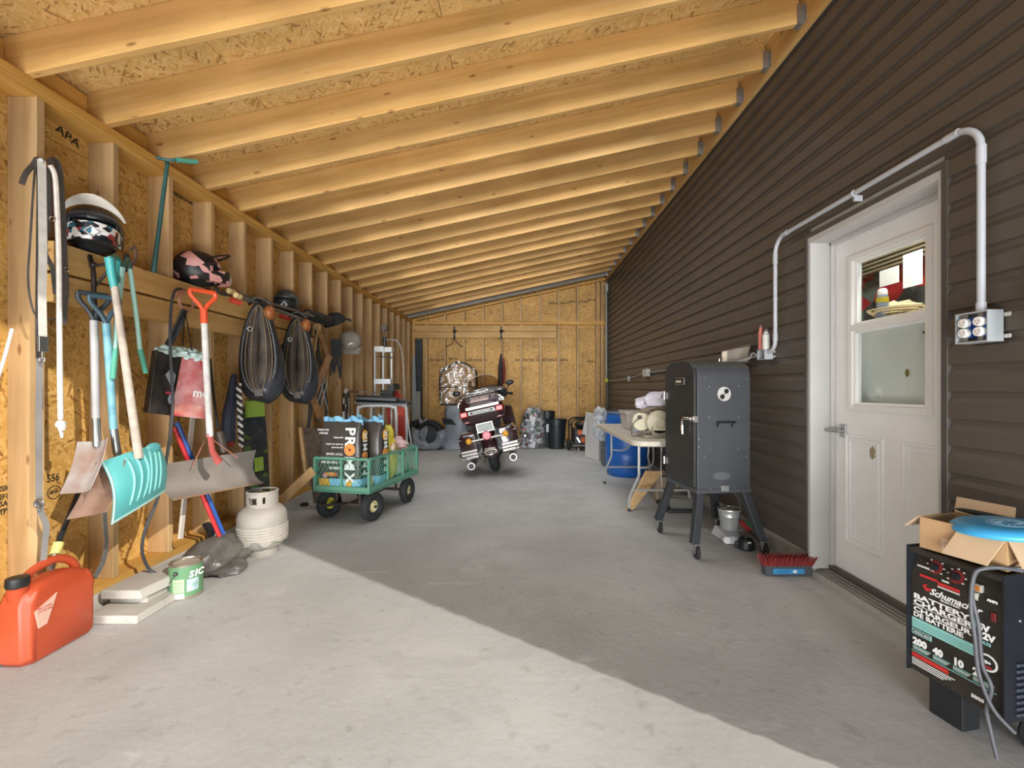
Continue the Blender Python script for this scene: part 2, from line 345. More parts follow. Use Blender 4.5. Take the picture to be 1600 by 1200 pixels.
# ------------------------------------------------------------------ structure
XL = -2.29; XO = -2.43; XR = 1.87; YB = 9.72; YF = .52; S0 = 2.157; SP = .4064; SLOPE = .216; ZL = 2.672
def roofz(x): return ZL+SLOPE*(x-XL)
b = MB().box(-2.62, 1.9, .2, 9.95, -.15, 0); floor = struct(b, 'floor', CONC)
b = MB().box(-14, 14, -16, .2, -.2, -.02); b.box(-14, -2.62, .2, 14, -.2, -.02)
g = struct(b, 'ground', concrete('b5b0a6', '97938a', 'c9c5bb', 'driveway_concrete')); g['label'] = 'pale concrete driveway outside the open end'
def lumber(name, a, bb, w_, t_, m, parent, up=(0, 0, 1), bevel=.003):
    """board from a to bb, long axis local x, w_ across (side), t_ along up"""
    a = Vector(a); bb = Vector(bb); ln = (bb-a).length; x = (bb-a).normalized(); z = Vector(up); y = z.cross(x).normalized(); z = x.cross(y)
    key = ('lum', round(ln, 3), w_, t_, id(m), bevel)
    if key not in MC:
        me = meshof(MB().box(0, ln, -w_/2, w_/2, -t_/2, t_/2), name, m, 0); MC[key] = me
    o = mk(name, MC[key], parent); mt = Matrix((x, y, z)).transposed().to_4x4(); mt.translation = a
    wm = WM[parent].inverted() @ mt; o.matrix_local = wm; WM[o] = mt; fin(o, bevel); return o
def panel(name, o_, x, y, wx, wy, th, m, parent):
    x = Vector(x).normalized(); y = Vector(y).normalized(); z = x.cross(y)
    key = ('pan', round(wx, 3), round(wy, 3), th, id(m))
    if key not in MC: MC[key] = meshof(MB().box(0, wx, 0, wy, -th, 0), name, m, 0)
    ob = mk(name, MC[key], parent); mt = Matrix((x, y, z)).transposed().to_4x4(); mt.translation = Vector(o_)
    ob.matrix_local = WM[parent].inverted() @ mt; WM[ob] = mt; return ob
YS = [S0+SP*k for k in range(-4, 19)]
# left wall
b = MB().box(XO-.05, XO-.014, YF+.3, YB+.16, -.1, 2.60); wl = struct(b, 'wall_left', DKTRIM)
b = MB().box(XO-.05, XL+.02, YF+.3, YB, -.05, .10); part(b, 'concrete_curb', CURB, wl, .006)
y = YF+.3
while y < YB+.1:
    wy = min(1.2192, YB+.14-y)
    panel('sheathing_panel', (XO, y, .1), (0, 1, 0), (0, 0, 1), wy-.004, 2.40, .011, OSBW, wl)
    panel('sheathing_panel', (XO, y, 2.504), (0, 1, 0), (0, 0, 1), wy-.004, .10, .011, OSBW, wl); y += 1.2192
for y in YS:
    if y < YF+.32: continue
    lumber('stud', ((XL+XO)/2, y+.019, .138), ((XL+XO)/2, y+.019, 2.596), .038, .14, PINE_S, wl, up=(1, 0, 0))
for z in (.119, 2.615, 2.653):
    for a, c in ((YF+.32, 4.55), (4.553, YB+.12)): lumber('wall_plate', ((XL+XO)/2, a, z), ((XL+XO)/2, c, z), .14, .0375, PINE_T, wl)
for z0, z1 in ((1.63, 1.768), (1.783, 1.925)):
    lumber('ledger_plank', (XL+.0195, 2.198, (z0+z1)/2), (XL+.0195, 5.17, (z0+z1)/2), .038, z1-z0, PINE, wl)
# ink stamps on the sheathing
def wtext(s, x, y, size, sx=1, rot=0):
    p = L(x, y, XO+.001); m = fr(p, (0, math.cos(rot), math.sin(rot)), (0, -math.sin(rot), math.cos(rot))); text(s, size, INK, wl, m, bold=.0008, sx=sx)
wtext('APA', 86, 203, .065, 1.1, -.25)
wtext('556', 73, 754, .055, .8); wtext('APA', 77, 773, .026, .9)
b = MB(); q = L(85, 769, XO+.002); b.torus(q, .034, .0022, 'X', 24, 5); part(b, 'stamp_ring', INK, wl)
for i, s in enumerate(('VISION', '2F16', 'CSA', 'TYPE')): wtext(s, -8 if i != 1 else -2, 770+i*12, .036, .8)
wtext('THIS SIDE DOWN', 270, 303, .03, .8, -.02)
# roof / ceiling
rx = Vector((1, 0, SLOPE)).normalized(); ru = Vector((-SLOPE, 0, 1)).normalized()
RD = .19
def RP(x, y, up): return Vector((x, y, roofz(x)))+ru*up
XE = -2.78; XH = 1.825
a0 = [RP(XE, YF, RD+.013), RP(1.9, YF, RD+.013), RP(1.9, YB+.35, RD+.013), RP(XE, YB+.35, RD+.013)]
b = MB().hexa(a0, [p+ru*.03 for p in a0]); roof = struct(b, 'ceiling', DKTRIM)
y = YF
row = 0
xs = [XE, XE+1.2192/1.02, XE+2*1.2192/1.02, XE+3*1.2192/1.02, 1.895]
for r_ in range(4):
    y = YF-(1.22 if r_ % 2 else 0)
    while y < YB+.3:
        y0 = max(y, YF); y1 = min(y+2.438, YB+.35); wx = (xs[r_+1]-xs[r_])*math.sqrt(1+SLOPE**2)
        if y1-y0 > .02: panel('roof_sheathing_panel', RP(xs[r_], y0, RD+.011), rx, (0, 1, 0), wx-.003, y1-y0-.003, .011, OSBR, roof)
        y += 2.438
rys = [y-.045 for y in YS if y > YF+.1]
for i, y in enumerate(rys):
    last = i == len(rys)-1
    lumber('rafter', RP(XE+.02, y+.019, RD/2), RP(XH, y+.019, RD/2), .038, RD-.002, GREYW if last else PINE, roof, up=ru)
for i, y in enumerate(rys):
    z0 = RP(XH, y, 0).z; b = MB()
    b.box(XH-.045, XH+.0, y-.004, y-.001, z0-.006, z0+.12); b.box(XH-.045, XH, y+.039, y+.042, z0-.006, z0+.12); b.box(XH-.045, XH, y-.004, y+.042, z0-.012, z0-.003)
    b.box(XH-.003, XH+.0, y-.03, y-.001, z0-.006, z0+.11); b.box(XH-.003, XH, y+.039, y+.07, z0-.006, z0+.11)
    part(b, 'joist_hanger', GALV, roof, 0, 0)
lumber('ledger_board', (XH+.0195, YF+.02, 3.64), (XH+.0195, YB+.1, 3.64), .038, .235, PINE, roof)
lumber('fascia_board', (XE-.0, YF, roofz(XE)+.08), (XE-.0, YB+.35, roofz(XE)+.08), .03, .22, DKTRIM, roof)
for i in range(len(rys)-1):
    lumber('blocking', (XO+.02, rys[i]+.039, ZL-.03+.11), (XO+.02, rys[i+1]-.001, ZL-.03+.11), .038, .15, PINE_T, roof)
# back wall
b = MB().box(-2.48, XR+.05, YB+.155, YB+.2, -.1, 3.75); wb = struct(b, 'wall_back', DKTRIM)
DY = YB+.14
for i, x0 in enumerate((-2.43, -1.2108, .0084, 1.2276)):
    wx = min(1.2192, 1.9-x0)
    panel('sheathing_panel', (x0+wx-.003, DY, .06), (-1, 0, 0), (0, 0, 1), wx-.004, 2.438, .011, OSBW, wb)
    zt = roofz(x0+wx/2)+.1
    panel('sheathing_panel', (x0+wx-.003, DY, 2.502), (-1, 0, 0), (0, 0, 1), wx-.004, zt-2.5+.1, .011, OSBW, wb)
bxs = [(v/4.706+620-VX)*(YB+.01)/FPX for v in (218, 355, 495, 635, 775, 912, 1056, 1190, 1328, 1472, 1508)]
for x in bxs:
    if x > -2.1: lumber('stud', (x, YB+.07, .098), (x, YB+.07, 2.575), .038, .14, PINE_S, wb, up=(0, 1, 0), bevel=0)
    zt = roofz(x)-.01
    if zt > 2.7: lumber('gable_stud', (x, YB+.07, 2.655), (x, YB+.07, zt), .038, .14, PINE_S, wb, up=(0, 1, 0), bevel=0)
lumber('stud', (-2.26, YB+.07, .1), (-2.26, YB+.07, 2.575), .038, .14, PINE_S, wb, up=(0, 1, 0), bevel=0)
lumber('wall_plate', (-2.29, YB+.07, .079), (1.86, YB+.07, .079), .14, .038, PINE_T, wb, bevel=0)
for z in (2.595, 2.635): lumber('wall_plate', (-2.29, YB+.07, z), (1.86, YB+.07, z), .15, .038, PINE_T, wb, bevel=0)
lumber('rake_plate', (-2.29, YB+.07, roofz(-2.29)-.01), (1.86, YB+.07, roofz(1.86)-.01), .14, .04, PINE_T, wb, up=ru, bevel=0)
for z in (2.49, 2.35): lumber('ledger_plank', (-2.28, YB-.02, z), (.77, YB-.02, z), .038, .132, PINE, wb, bevel=.002)
b = MB().box(-2.45, 1.9, YB-.02, YB+.15, -.05, .06); part(b, 'concrete_curb', CURB, wb, .004)
# dark doorway strip in the back left corner
b = MB().box(-2.235, -2.09, YB+.04, YB+.08, .07, 2.27); dr = struct(b, 'door_2', mat('23262b', .5, var=.1)); dr['label'] = 'narrow dark door panel in the back left corner'
b = MB()
for i in range(8): b.box(-2.225, -2.10, YB+.03, YB+.04, .15+i*.26, .15+i*.26+.2)
part(b, 'door_relief', mat('2b2e33', .5), dr, .004)
# right wall (house): foundation, siding, door opening
DY0, DY1 = 2.035, 2.935; ZD = 2.155
b = MB().box(1.905, 1.99, .82, DY0-.02, -.1, .17); b.box(1.905, 1.99, DY1+.02, YB+.14, -.1, .17)
b.box(1.895, 1.96, .82, DY0-.02, .15, 3.62); b.box(1.895, 1.96, DY1+.02, YB+.14, .15, 3.62); b.box(1.895, 1.96, DY0-.02, DY1+.02, ZD+.03, 3.62)
b.box(1.895, 6, .82, .92, -.1, 4.4); b.box(5.9, 6, .9, YB+.1, -.1, 4.4); b.box(1.895, 6, .82, YB+.14, 4.4, 4.46); b.box(1.895, 1.96, .82, YB+.14, 3.62, 4.4); b.box(1.9, 6, YB+.1, YB+.16, -.1, 4.4)
b.box(1.99, 6, .9, YB+.1, -.06, -.01)
wr = struct(b, 'wall_right', CURB)
CO = .1167; z = .146; PR = [(0, 0), (.017, .002), (.016, .070), (.004, .092), (.002, CO+.004), (-.01, CO+.004), (-.01, 0)]
def course(y0, y1, z):
    key = ('course', round(y1-y0, 3))
    if key not in MC:
        bb = MB(); n = len(PR); v = [(-x, 0, q) for x, q in PR]+[(-x, y1-y0, q) for x, q in PR]
        bb.add(v, [tuple(range(n))[::-1], tuple(range(n, 2*n))]+[(i, (i+1) % n, (i+1) % n+n, i+n) for i in range(n)]); MC[key] = meshof(bb, 'siding_panel', SIDING, 20)
    o = mk('siding_panel', MC[key], wr); o.matrix_local = WM[wr].inverted() @ Matrix.Translation((1.884, y0, z)); WM[o] = WM[wr]
i = 0
while z < 3.52:
    if z < ZD+.02:
        course(.83, DY0-.02, z); course(DY1+.025, YB+.02, z)
    else: course(.83, YB+.02, z)
    z += CO; i += 1
b = MB().box(1.862, 1.895, .83, YB+.02, z, z+.035); part(b, 'top_trim', DKTRIM, wr, .002)
b = MB(); b.box(1.8645, 1.9, DY0-.05, DY0-.020, .14, ZD+.055); b.box(1.8645, 1.9, DY1+.02, DY1+.045, .14, ZD+.055); b.box(1.8645, 1.9, DY0-.020, DY1+.02, ZD+.03, ZD+.055); part(b, 'channel_trim', DKTRIM, wr, .002)
b = MB().box(1.84, 1.9, YB-.05, YB+.01, .14, 3.5); part(b, 'corner_trim', DKTRIM, wr, .002)
# ------------------------------------------------------------------ door
XD = 2.025
door = struct(MB().box(XD, XD+.045, DY0+.02, DY1-.01, .075, ZD-.02), 'door_1', WHITE, .002); door['label'] = 'white steel entry door with a hung window'
# cut the glazed area: rebuild door leaf as pieces around the window
bpy.data.objects.remove(door)
wy0, wy1, wz0, wz1 = 2.225, 2.795, 1.075, 2.015
b = MB(); b.box(XD, XD+.045, DY0+.005, wy0+.02, .075, ZD-.01); b.box(XD, XD+.045, wy1-.02, DY1-.005, .075, ZD-.01); b.box(XD, XD+.045, wy0+.02, wy1-.02, .075, wz0+.02); b.box(XD, XD+.045, wy0+.02, wy1-.02, wz1-.02, ZD-.01)
door = struct(b, 'door_1', WHITE); door['label'] = 'white entry door with a two pane window'
b = MB()
b.box(1.872, 2.08, DY0-.022, DY0+.003, .07, ZD+.03); b.box(1.872, 2.08, DY1-.003, DY1+.022, .05, ZD+.03); b.box(1.872, 2.08, DY0, DY1, ZD-.008, ZD+.03)
b.box(1.995, 2.022, DY1-.02, DY1, .07, ZD-.01); b.box(1.995, 2.022, DY0, DY0+.02, .07, ZD-.01); b.box(1.995, 2.022, DY0, DY1, ZD-.03, ZD-.008)
part(b, 'door_jamb', mat('bfbdb9', .5, var=.03), door, .003)
b = MB(); t = .035
def rect(bb, x0, x1, ya, yb, za, zb, t):
    bb.box(x0, x1, ya, ya+t, za, zb); bb.box(x0, x1, yb-t, yb, za, zb); bb.box(x0, x1, ya+t, yb-t, za, za+t); bb.box(x0, x1, ya+t, yb-t, zb-t, zb)
rect(b, XD-.014, XD+.05, wy0, wy1, wz0, wz1, t); b.box(XD-.016, XD+.05, wy0+t, wy1-t, 1.555, 1.595)
wf = part(b, 'window_frame', WHITE2, door, .004)
for za, zb, dx in ((wz0+t, 1.557, 0), (1.593, wz1-t, .008)):
    b = MB(); rect(b, XD+dx, XD+.03, wy0+t, wy1-t, za, zb, .016); part(b, 'sash', WHITE, wf, .002)
    b = MB().box(XD+.018, XD+.021, wy0+t+.01, wy1-t-.01, za+.01, zb-.01); part(b, 'pane', glassmat((.93, .96, .95)), wf, 0, 0)
for ya, yb in ((2.13, 2.41), (2.53, 2.83)):
    b = MB(); rect(b, XD-.008, XD+.005, ya, yb, .26, .93, .018); rect(b, XD-.005, XD+.005, ya+.035, yb-.035, .295, .895, .012)
    part(b, 'raised_panel', WHITE, door, .004)
b = MB(); b.box(XD-.012, XD+.002, 2.815, 2.865, .905, .985); b.cyl((XD-.05, 2.84, .945), (XD-.01, 2.84, .945), .012, n=12)
hd = part(b, 'lock_plate', GALV, door, .003)
b = MB().tube(sp([(XD-.045, 2.84, .945), (XD-.055, 2.86, .945), (XD-.053, 2.93, .945)], 4), [.011]*9, 10); part(b, 'lever_handle', STEEL, door)
b = MB(); b.hexa([(1.885, DY0, .0), (2.06, DY0, .0), (2.06, DY1, 0), (1.885, DY1, 0)], [(1.885, DY0, .028), (2.06, DY0, .062), (2.06, DY1, .062), (1.885, DY1, .028)])
th = part(b, 'threshold', mat('b3b1a8', .5, .2, var=.1), door)
b = MB()
for i in range(5): x = 1.91+i*.024; b.box(x, x+.006, DY0+.005, DY1-.005, .03+(x-1.885)*.194, .036+(x-1.885)*.194)
part(b, 'threshold_rib', STEEL, th)
b = MB().box(1.99, 2.02, DY0, DY1, .055, .078); part(b, 'door_sweep', mat('5a534a', .6), door)
b = MB().ball((XD-.001, 2.61, .84), (.003, .022, .033), 8, 6, nz=.5); part(b, 'chipped_patch', mat('a39274', .8), door)
# what stands just inside the glass
b = MB().box(2.13, 2.75, 2.0, 3.25, .0, 1.63); cab = solo(b, 'cabinet', WHITE2, 'white cabinet standing inside behind the lower door pane', 'cabinet', .01)
b = MB().ball((2.128, 2.50, 1.295), (.003, .014, .022), 12, 8); part(b, 'lock_disc', mat('a08a4a', .4, .6), cab)
b = MB().box(2.124, 2.13, 2.36, 2.40, 1.50, 1.512); part(b, 'name_plate', mat('55564f', .4), cab)
camo = cells(['9b1f22', '4f5450', 'b32a2a', '6b706a', '3b3f3d', 'a22224', '5d6560'], 7.5, .6, (1, 1, 1), 'red_grey_cloth', .4)
b = MB().sheet(lambda u, v: (2.79+.01*math.sin(9*u), 2.7+1.5*u, 1.64+.50*v), 10, 3, .01); bn = solo(b, 'patterned_curtain', camo, 'red and grey patterned curtain seen through the upper door pane', 'curtain')
b = MB()
for i in range(10): b.box(2.70, 2.74, 2.6, 4.0, 2.10+i*.03, 2.115+i*.03)
solo(b, 'slat_row', mat('7d7460', .5), 'beige slats in a row behind top of the door window', 'slatting')  # row of thin beige slats behind the upper pane
b = MB().box(2.66, 2.664, 3.195, 3.365, 1.957, 2.075); solo(b, 'paper_sheet', WTXT, 'wider white paper sheet pinned inside door, left of the tall one', 'paper')
b = MB().box(2.65, 2.654, 2.997, 3.147, 1.90, 2.13); solo(b, 'paper_sheet', WTXT, 'tall white paper sheet pinned inside behind upper door pane', 'paper')
t = thing('spray_can', 'spray can with yellow band inside behind upper door pane', 'can', (2.2, 2.76, 1.63))
b = MB().lathe([(.0, 0), (.03, 0), (.031, .01), (.031, .13), (.026, .145), (.0, .146)], (2.2, 2.76, 1.63)); part(b, 'can_body', mat('8890a4', .3), t)
b = MB().lathe([(.0312, .10), (.0318, .10), (.0318, .13), (.0312, .13)], (2.2, 2.76, 1.63)); part(b, 'can_band', mat('c9b52e', .4), t)
b = MB().lathe([(.0, .145), (.026, .146), (.026, .17), (.018, .185), (0, .187)], (2.2, 2.76, 1.63)); part(b, 'cap', WHITE2, t)
t = thing('wicker_basket', 'round wicker basket holding cloths inside behind door pane', 'basket', (2.3, 2.77, 1.63))
b = MB()
for i in range(5): b.torus((2.3, 2.77, 1.637+i*.013), .09+i*.014, .005, 'Z', 26, 6)
for i in range(20):
    a = i*2*PI/20; b.tube([(2.3+.085*math.cos(a), 2.77+.085*math.sin(a), 1.632), (2.3+.15*math.cos(a), 2.77+.15*math.sin(a), 1.695)], .004, 5)
b.lathe([(0, 0), (.09, 0), (.09, .004), (0, .004)], (2.3, 2.77, 1.631)); part(b, 'basket_weave', mat('c9b489', .7), t)
b = MB(); b.ball((2.3, 2.77, 1.70), (.1, .12, .035), 14, 8, nz=.5, fr=5); part(b, 'folded_cloth', mat('cfc099', .8), t)
al = area('cabinet_room_fill', (2.25, 2.5, 2.75), (2.79, 3.3, 1.9), .2, .2, 24, 170, (1, .95, .88))  # added fill inside the house, brightens the things behind the glass
# ================================================================== LEFT WALL THINGS
def frame_at(p, yaw=0, pitch=0, roll=0):
    return Matrix.Translation(Vector(p)) @ Euler((pitch, roll, yaw)).to_matrix().to_4x4()
LEATH = mat('4a4440', .5, var=.3, sc_=12, bump=.2); LEATHB = mat('7a4a28', .5, var=.3, sc_=10, bump=.2); WEB = mat('b3aca2', .8, var=.12, sc_=20)
def strap(pts, wd, m, name, par, X=-2.2, th=.003, nrm=(1, -.6, 0), n=5):
    P = sp([L(x, y, X if len(q) == 0 else q[0]) for x, y, *q in pts], n); b = MB()
    N_ = Vector(nrm).normalized(); rings = []
    for i, p in enumerate(P):
        t = (P[min(i+1, len(P)-1)]-P[max(i-1, 0)]).normalized(); sd = t.cross(N_).normalized(); up = sd.cross(t)
        rings.append([p+sd*wd/2+up*th/2, p-sd*wd/2+up*th/2, p-sd*wd/2-up*th/2, p+sd*wd/2-up*th/2])
    b.loft(rings); return part(b, name, m, par)
# reins and straps on the first stud
t = thing('leather_harness', 'dark leather harness straps looped over first stud', 'harness', L(58, 262, -2.24))
b = MB(); b.tube([L(66, 252, -2.30), L(64, 250, -2.16)], .008, 8); part(b, 'hanging_hook', STEEL, t)
strap([(56, 252, -2.2), (52, 300), (47, 380), (44, 430), (48, 470), (60, 495), (95, 495), (106, 460), (104, 400)], .008, LEATH, 'thin_strap', t, -2.2)
strap([(34, 288), (40, 272), (52, 258), (60, 250), (62, 300), (61, 400), (60, 520), (62, 580), (63, 640)], .02, LEATH, 'wide_strap', t, -2.205, .005)
strap([(76, 255), (84, 250), (92, 264), (96, 320), (100, 400), (101, 450), (99, 506)], .026, LEATH, 'wide_strap', t, -2.18, .005)
strap([(74, 262), (77, 300), (76, 340), (70, 390), (82, 420), (87, 460)], .018, LEATH, 'thin_strap', t, -2.19, .004)
strap([(80, 268), (83, 300), (84, 345), (80, 370)], .014, mat('6a4426', .6, var=.3), 'brown_strap', t, -2.2, .004)
for q in (L(81, 342, -2.17), L(104, 421, -2.17)): b = MB(); b.torus(q, .012, .003, 'Y', 14, 6); part(b, 'buckle', CHROME, t)
t = thing('webbing_lead', 'off-white flat webbing lead with metal snap hook', 'strap', L(66, 255, -2.18))
strap([(65, 250), (66, 300), (67, 400), (66, 460), (67, 528)], .028, WEB, 'webbing', t, -2.17, .004)
b = MB(); q = L(67, 536, -2.165); b.box(q.x-.006, q.x+.006, q.y-.02, q.y+.02, q.z-.04, q.z+.03); q2 = L(66, 562, -2.165); b.torus(q2, .012, .004, 'Y', 14, 6); b.bar(q, q2, .008, .008); part(b, 'snap_hook', STEEL, t, .002)
t = thing('lead_rope', 'white rope with knotted end hanging beside the helmet', 'rope', L(92, 300, -2.16))
b = MB(); R_ = sp([L(x, y, -2.16) for x, y in ((78, 258), (86, 275), (89, 320), (92, 400), (93, 520), (94, 600), (95, 655))], 5); b.tube(R_, .0105, 8); part(b, 'rope', mat('d5cbc0', .85, var=.1, sc_=30, bump=.4), t)
b = MB(); q = L(95, 664, -2.16); b.ball(q, (.02, .02, .026), 10, 8, nz=.6, fr=4); b.tube([q, L(97, 684, -2.16)], [.01, .005], 6); part(b, 'knot', mat('ded6cc', .85), t)
t = thing('grey_strap', 'long dark grey strap with ring hanging down first stud', 'strap', L(66, 570, -2.2))
strap([(62, 560), (61, 640), (61, 720), (62, 790), (72, 820), (70, 850), (67, 885)], .022, mat('74706c', .6, var=.2), 'band', t, -2.19, .004)
b = MB(); b.torus(L(61, 787, -2.17), .02, .004, 'Y', 16, 6); part(b, 'ring', STEEL, t)
t = thing('white_cable', 'short white cable hanging at the far left edge', 'cable', L(16, 516, -2.2))
b = MB().tube(sp([L(19, 514, -2.2), L(10, 548, -2.2), L(2, 575, -2.2), L(-14, 620, -2.2)], 4), .006, 8); part(b, 'cable', WHITE, t)
# motocross / snow helmets
gfx = cells(['f0eeea', '1d1f24', 'd9d6d0', '17181c', 'e8e6e2', '9a3a3a', '2f6a80', '16181c'], 30, .3, (1, 1.2, 1.6), 'helmet_graphic', .5)
pinkg = cells(['23201f', 'dd9c94', '2a2625', 'e3aaa2', '1c1a1a', '2a2625'], 15, .35, (1, 1, 1.5), 'pink_graphic', .7)
def helmet(name, label, c, r, yaw, shell, peakm, lower, visor=True, roll=0, sc_=1.0, group=None):
    t = thing(name, label, 'helmet', c, rot=(0, roll, yaw), group=group)   # local: faces -Y
    b = MB()
    rings = []; n = 28; m_ = 12
    for i in range(m_+1):
        th = PI*i/m_*.74; q = []
        for k in range(n):
            a = 2*PI*k/n; d = Vector((math.sin(th)*math.cos(a), math.sin(th)*math.sin(a), math.cos(th)))
            if i == 0: d = Vector((.001*math.cos(a), .001*math.sin(a), 1))
            q.append(Vector((d.x*r*.86, d.y*r*1.05, d.z*r*.95+r*.02)))
        rings.append(q)
    f = []; v = [p for q in rings for p in q]
    for i in range(m_):
        for k in range(n):
            a = (k+.5)/n*360
            if 218 < a < 322 and i in (7, 8): continue
            f.append((i*n+k, (i+1)*n+k, (i+1)*n+(k+1) % n, i*n+(k+1) % n))
    b.add(v, f); sh = part(b, 'shell', shell, t, 0, 50, local=True); sm = sh.modifiers.new('thick', 'SOLIDIFY'); sm.thickness = .012; sm.offset = -1
    b = MB().ball((0, .004, 0), (r*.76, r*.93, r*.8), 18, 10); part(b, 'padding', mat('1a1b1d', .9), t, local=True)
    b = MB()
    def chin(u, v):
        a = math.radians(196+148*u); k = 1+.36*math.sin(PI*u)**2
        return (r*.86*k*math.cos(a)*.97, r*1.0*k*math.sin(a), -r*.62+r*(.42+.22*math.sin(PI*u))*v)
    b.sheet(chin, 18, 4, .012); cb = part(b, 'chin_bar', lower, t, .003, 60, local=True)
    b = MB(); b.torus((0, -r*1.40, -r*.34), r*.19, r*.04, 'Y', 4, 6); part(b, 'chin_vent', mat('c8c5c1', .3, .3), cb, local=True)
    if visor:
        b = MB()
        def pk(u, v):
            a = math.radians(200+140*u); e = 1+.55*v*math.sin(PI*u)**.7
            return (r*.88*math.cos(a)*(1+.1*v), r*.92*math.sin(a)*e, r*(.44+.30*math.sin(PI*u))+r*.20*v*math.sin(PI*u))
        b.sheet(pk, 16, 5, .006); part(b, 'peak', peakm, t, 0, 60, local=True)
    return t

helmet('motocross_helmet', 'open faced helmet with white peak and striped graphic chin', (-2.265, 2.425, 2.045), .142, math.radians(40), mat('24272c', .3, coat=.4), mat('d9d1c6', .4), gfx)
helmet('motocross_helmet', 'pink and black motocross helmet above the orange handled pusher', (-2.26, 3.19, 2.04), .14, math.radians(125), pinkg, pinkg, pinkg)
helmet('motocross_helmet', 'small dark grey helmet above the second horse collar', (-2.25, 4.40, 2.035), .135, math.radians(20), mat('50524f', .35, c2='26282b', sc_=9), mat('3a3c3f', .4), mat('2c2d30', .4), visor=False)
b = MB(); 
# T handled tool
t = thing('t_handle_tool', 'dark green steel tool with a T handle hung between studs', 'tool', L(240, 425, -2.22))
b = MB(); b.tube([L(240, 426, -2.23), L(247, 370, -2.2), L(262, 252, -2.18)], [.014, .012, .0115], 10); part(b, 'shaft', mat('2f5a57', .45, var=.2, sc_=15), t)
b = MB(); a_ = L(244, 246, -2.2); c_ = L(276, 250, -2.11); b.tube(sp([a_, L(262, 250, -2.16), c_], 4), .011, 8); part(b, 'crossbar', mat('3a5f5c', .45), t)
b = MB(); b.tube([c_, L(308, 253, -2.06)], [.016, .014], 10); part(b, 'grip', mat('57a08c', .6), t)
# iron hanging hooks
def hookp(name, label, pts, X, r, m, cat='hook'):
    t = thing(name, label, cat, L(pts[0][0], pts[0][1], X)); b = MB().tube(sp([L(x, y, q[0] if q else X) for x, y, *q in pts], 5), r, 8); part(b, 'bent_rod', m, t); return t
RUST = mat('6b5548', .7, .3, var=.3, sc_=14, bump=.3); DKIRON = mat('3c3634', .5, .6, var=.3, sc_=12)
t = hookp('iron_hanger', 'dark iron hanger with cross arm below the white peaked helmet', [(140, 400, -2.25), (146, 425), (147, 460), (150, 492), (158, 500)], -2.2, .011, DKIRON, 'hanger')
b = MB(); b.tube([L(140, 416, -2.22), L(176, 412, -2.12)], .008, 8); b.tube([L(150, 446, -2.2), L(172, 420, -2.13)], .007, 8); b.ball(L(146, 414, -2.2), .016, 10, 8); part(b, 'cross_arm', DKIRON, t)
# loppers
LOPG = mat('9fcabb', .4, var=.05)
t = thing('loppers', 'pale green handled loppers hanging with blades up', 'loppers', L(198, 395, -2.08))
b = MB(); pv = L(199, 405, -2.08)
b.prism([(-.012, -.02), (.014, -.02), (.016, .03), (.006, .075), (-.004, .08), (-.014, .04)], .005, fr(L(197, 402, -2.08), (.35, .94, 0), (.94, -.35, 0)))
part(b, 'blade', mat('4c443e', .4, .7), t)
b = MB(); b.tube(sp([L(207, 414, -2.08), L(213, 400, -2.07), L(210, 385, -2.07), L(203, 392, -2.07)], 4), [.009]*13, 8, flat=.5); part(b, 'hook_jaw', RUST, t)
for pts, g0 in (([(192, 418), (190, 440), (183, 500), (180, 545)], (176, 592)), ([(203, 420), (206, 440), (214, 500), (219, 546)], (228, 583))):
    b = MB().tube([L(x, y, -2.07) for x, y in pts], .011, 10); part(b, 'handle', LOPG, t)
    b = MB().tube([L(pts[-1][0], pts[-1][1], -2.07), L(g0[0], g0[1], -2.06)], [.013, .012], 10); part(b, 'grip', mat('4f9f86', .6), t)
    b = MB().tube([L(pts[0][0]+1, pts[0][1], -2.07), pv], [.011, .014], 8); part(b, 'ferrule', mat('4a6a60', .4, .5), t)
# shovels with D grips
def dgrip(b, p, top, wv, w_, r=.011):
    p = Vector(p); top = Vector(top); wv = Vector(wv).normalized()*w_
    for s in (-1, 1): b.tube(sp([p, p+(top-p)*.35+wv*.35*s, p+(top-p)*.75+wv*s, top+wv*s], 4), [r*1.2]+[r]*12, 8)
def shovel(name, label, grip, sock, blade_top, poly, gc, hc, bm, X=-2.1, hr=.017, curve=.04, wv=(.5, .85, 0), gw=.055, bx=None, cat='shovel', steps=10):
    """grip,sock,blade_top: (x,y[,X]) pixels on the wall plane; poly: four corners of blade"""
    P = lambda q: L(q[0], q[1], q[2] if len(q) > 2 else X)
    t = thing(name, label, cat, P(blade_top)); g = P(grip); s_ = P(sock); d = (s_-g).normalized()
    b = MB(); q = g+d*.15; dgrip(b, q, g+d*.02, wv, gw); part(b, 'd_grip_frame', gc, t)
    b = MB(); v = Vector(wv).normalized()*gw; b.tube([g+d*.02-v, g+d*.02+v], .013, 10); part(b, 'grip_bar', gc, t)
    b = MB(); b.tube([q, s_], hr, 12); part(b, 'handle', hc, t)
    bt = P(blade_top); b = MB(); b.tube(sp([s_-d*.02, s_+(bt-s_)*.5, bt], 4), [hr*1.05]*5+[hr*1.1]*3+[hr*.7], 12); part(b, 'socket', bm[1], t)
    A, B, Cc, D = [P(q) for q in poly]   # top-left, top-right, bottom-right, bottom-left
    nn = (B-A).cross(D-A).normalized(); nn = nn if nn.dot(Vector((1, -1, 0))) > 0 else -nn
    def fn(u, vv):
        p = (A*(1-u)+B*u)*(1-vv)+(D*(1-u)+Cc*u)*vv
        return p-nn*curve*math.sin(PI*u)-nn*curve*.3*math.sin(PI*vv)
    b = MB().sheet(fn, 14, 8, .0035); part(b, 'blade', bm[0], t, 0, 60); return t
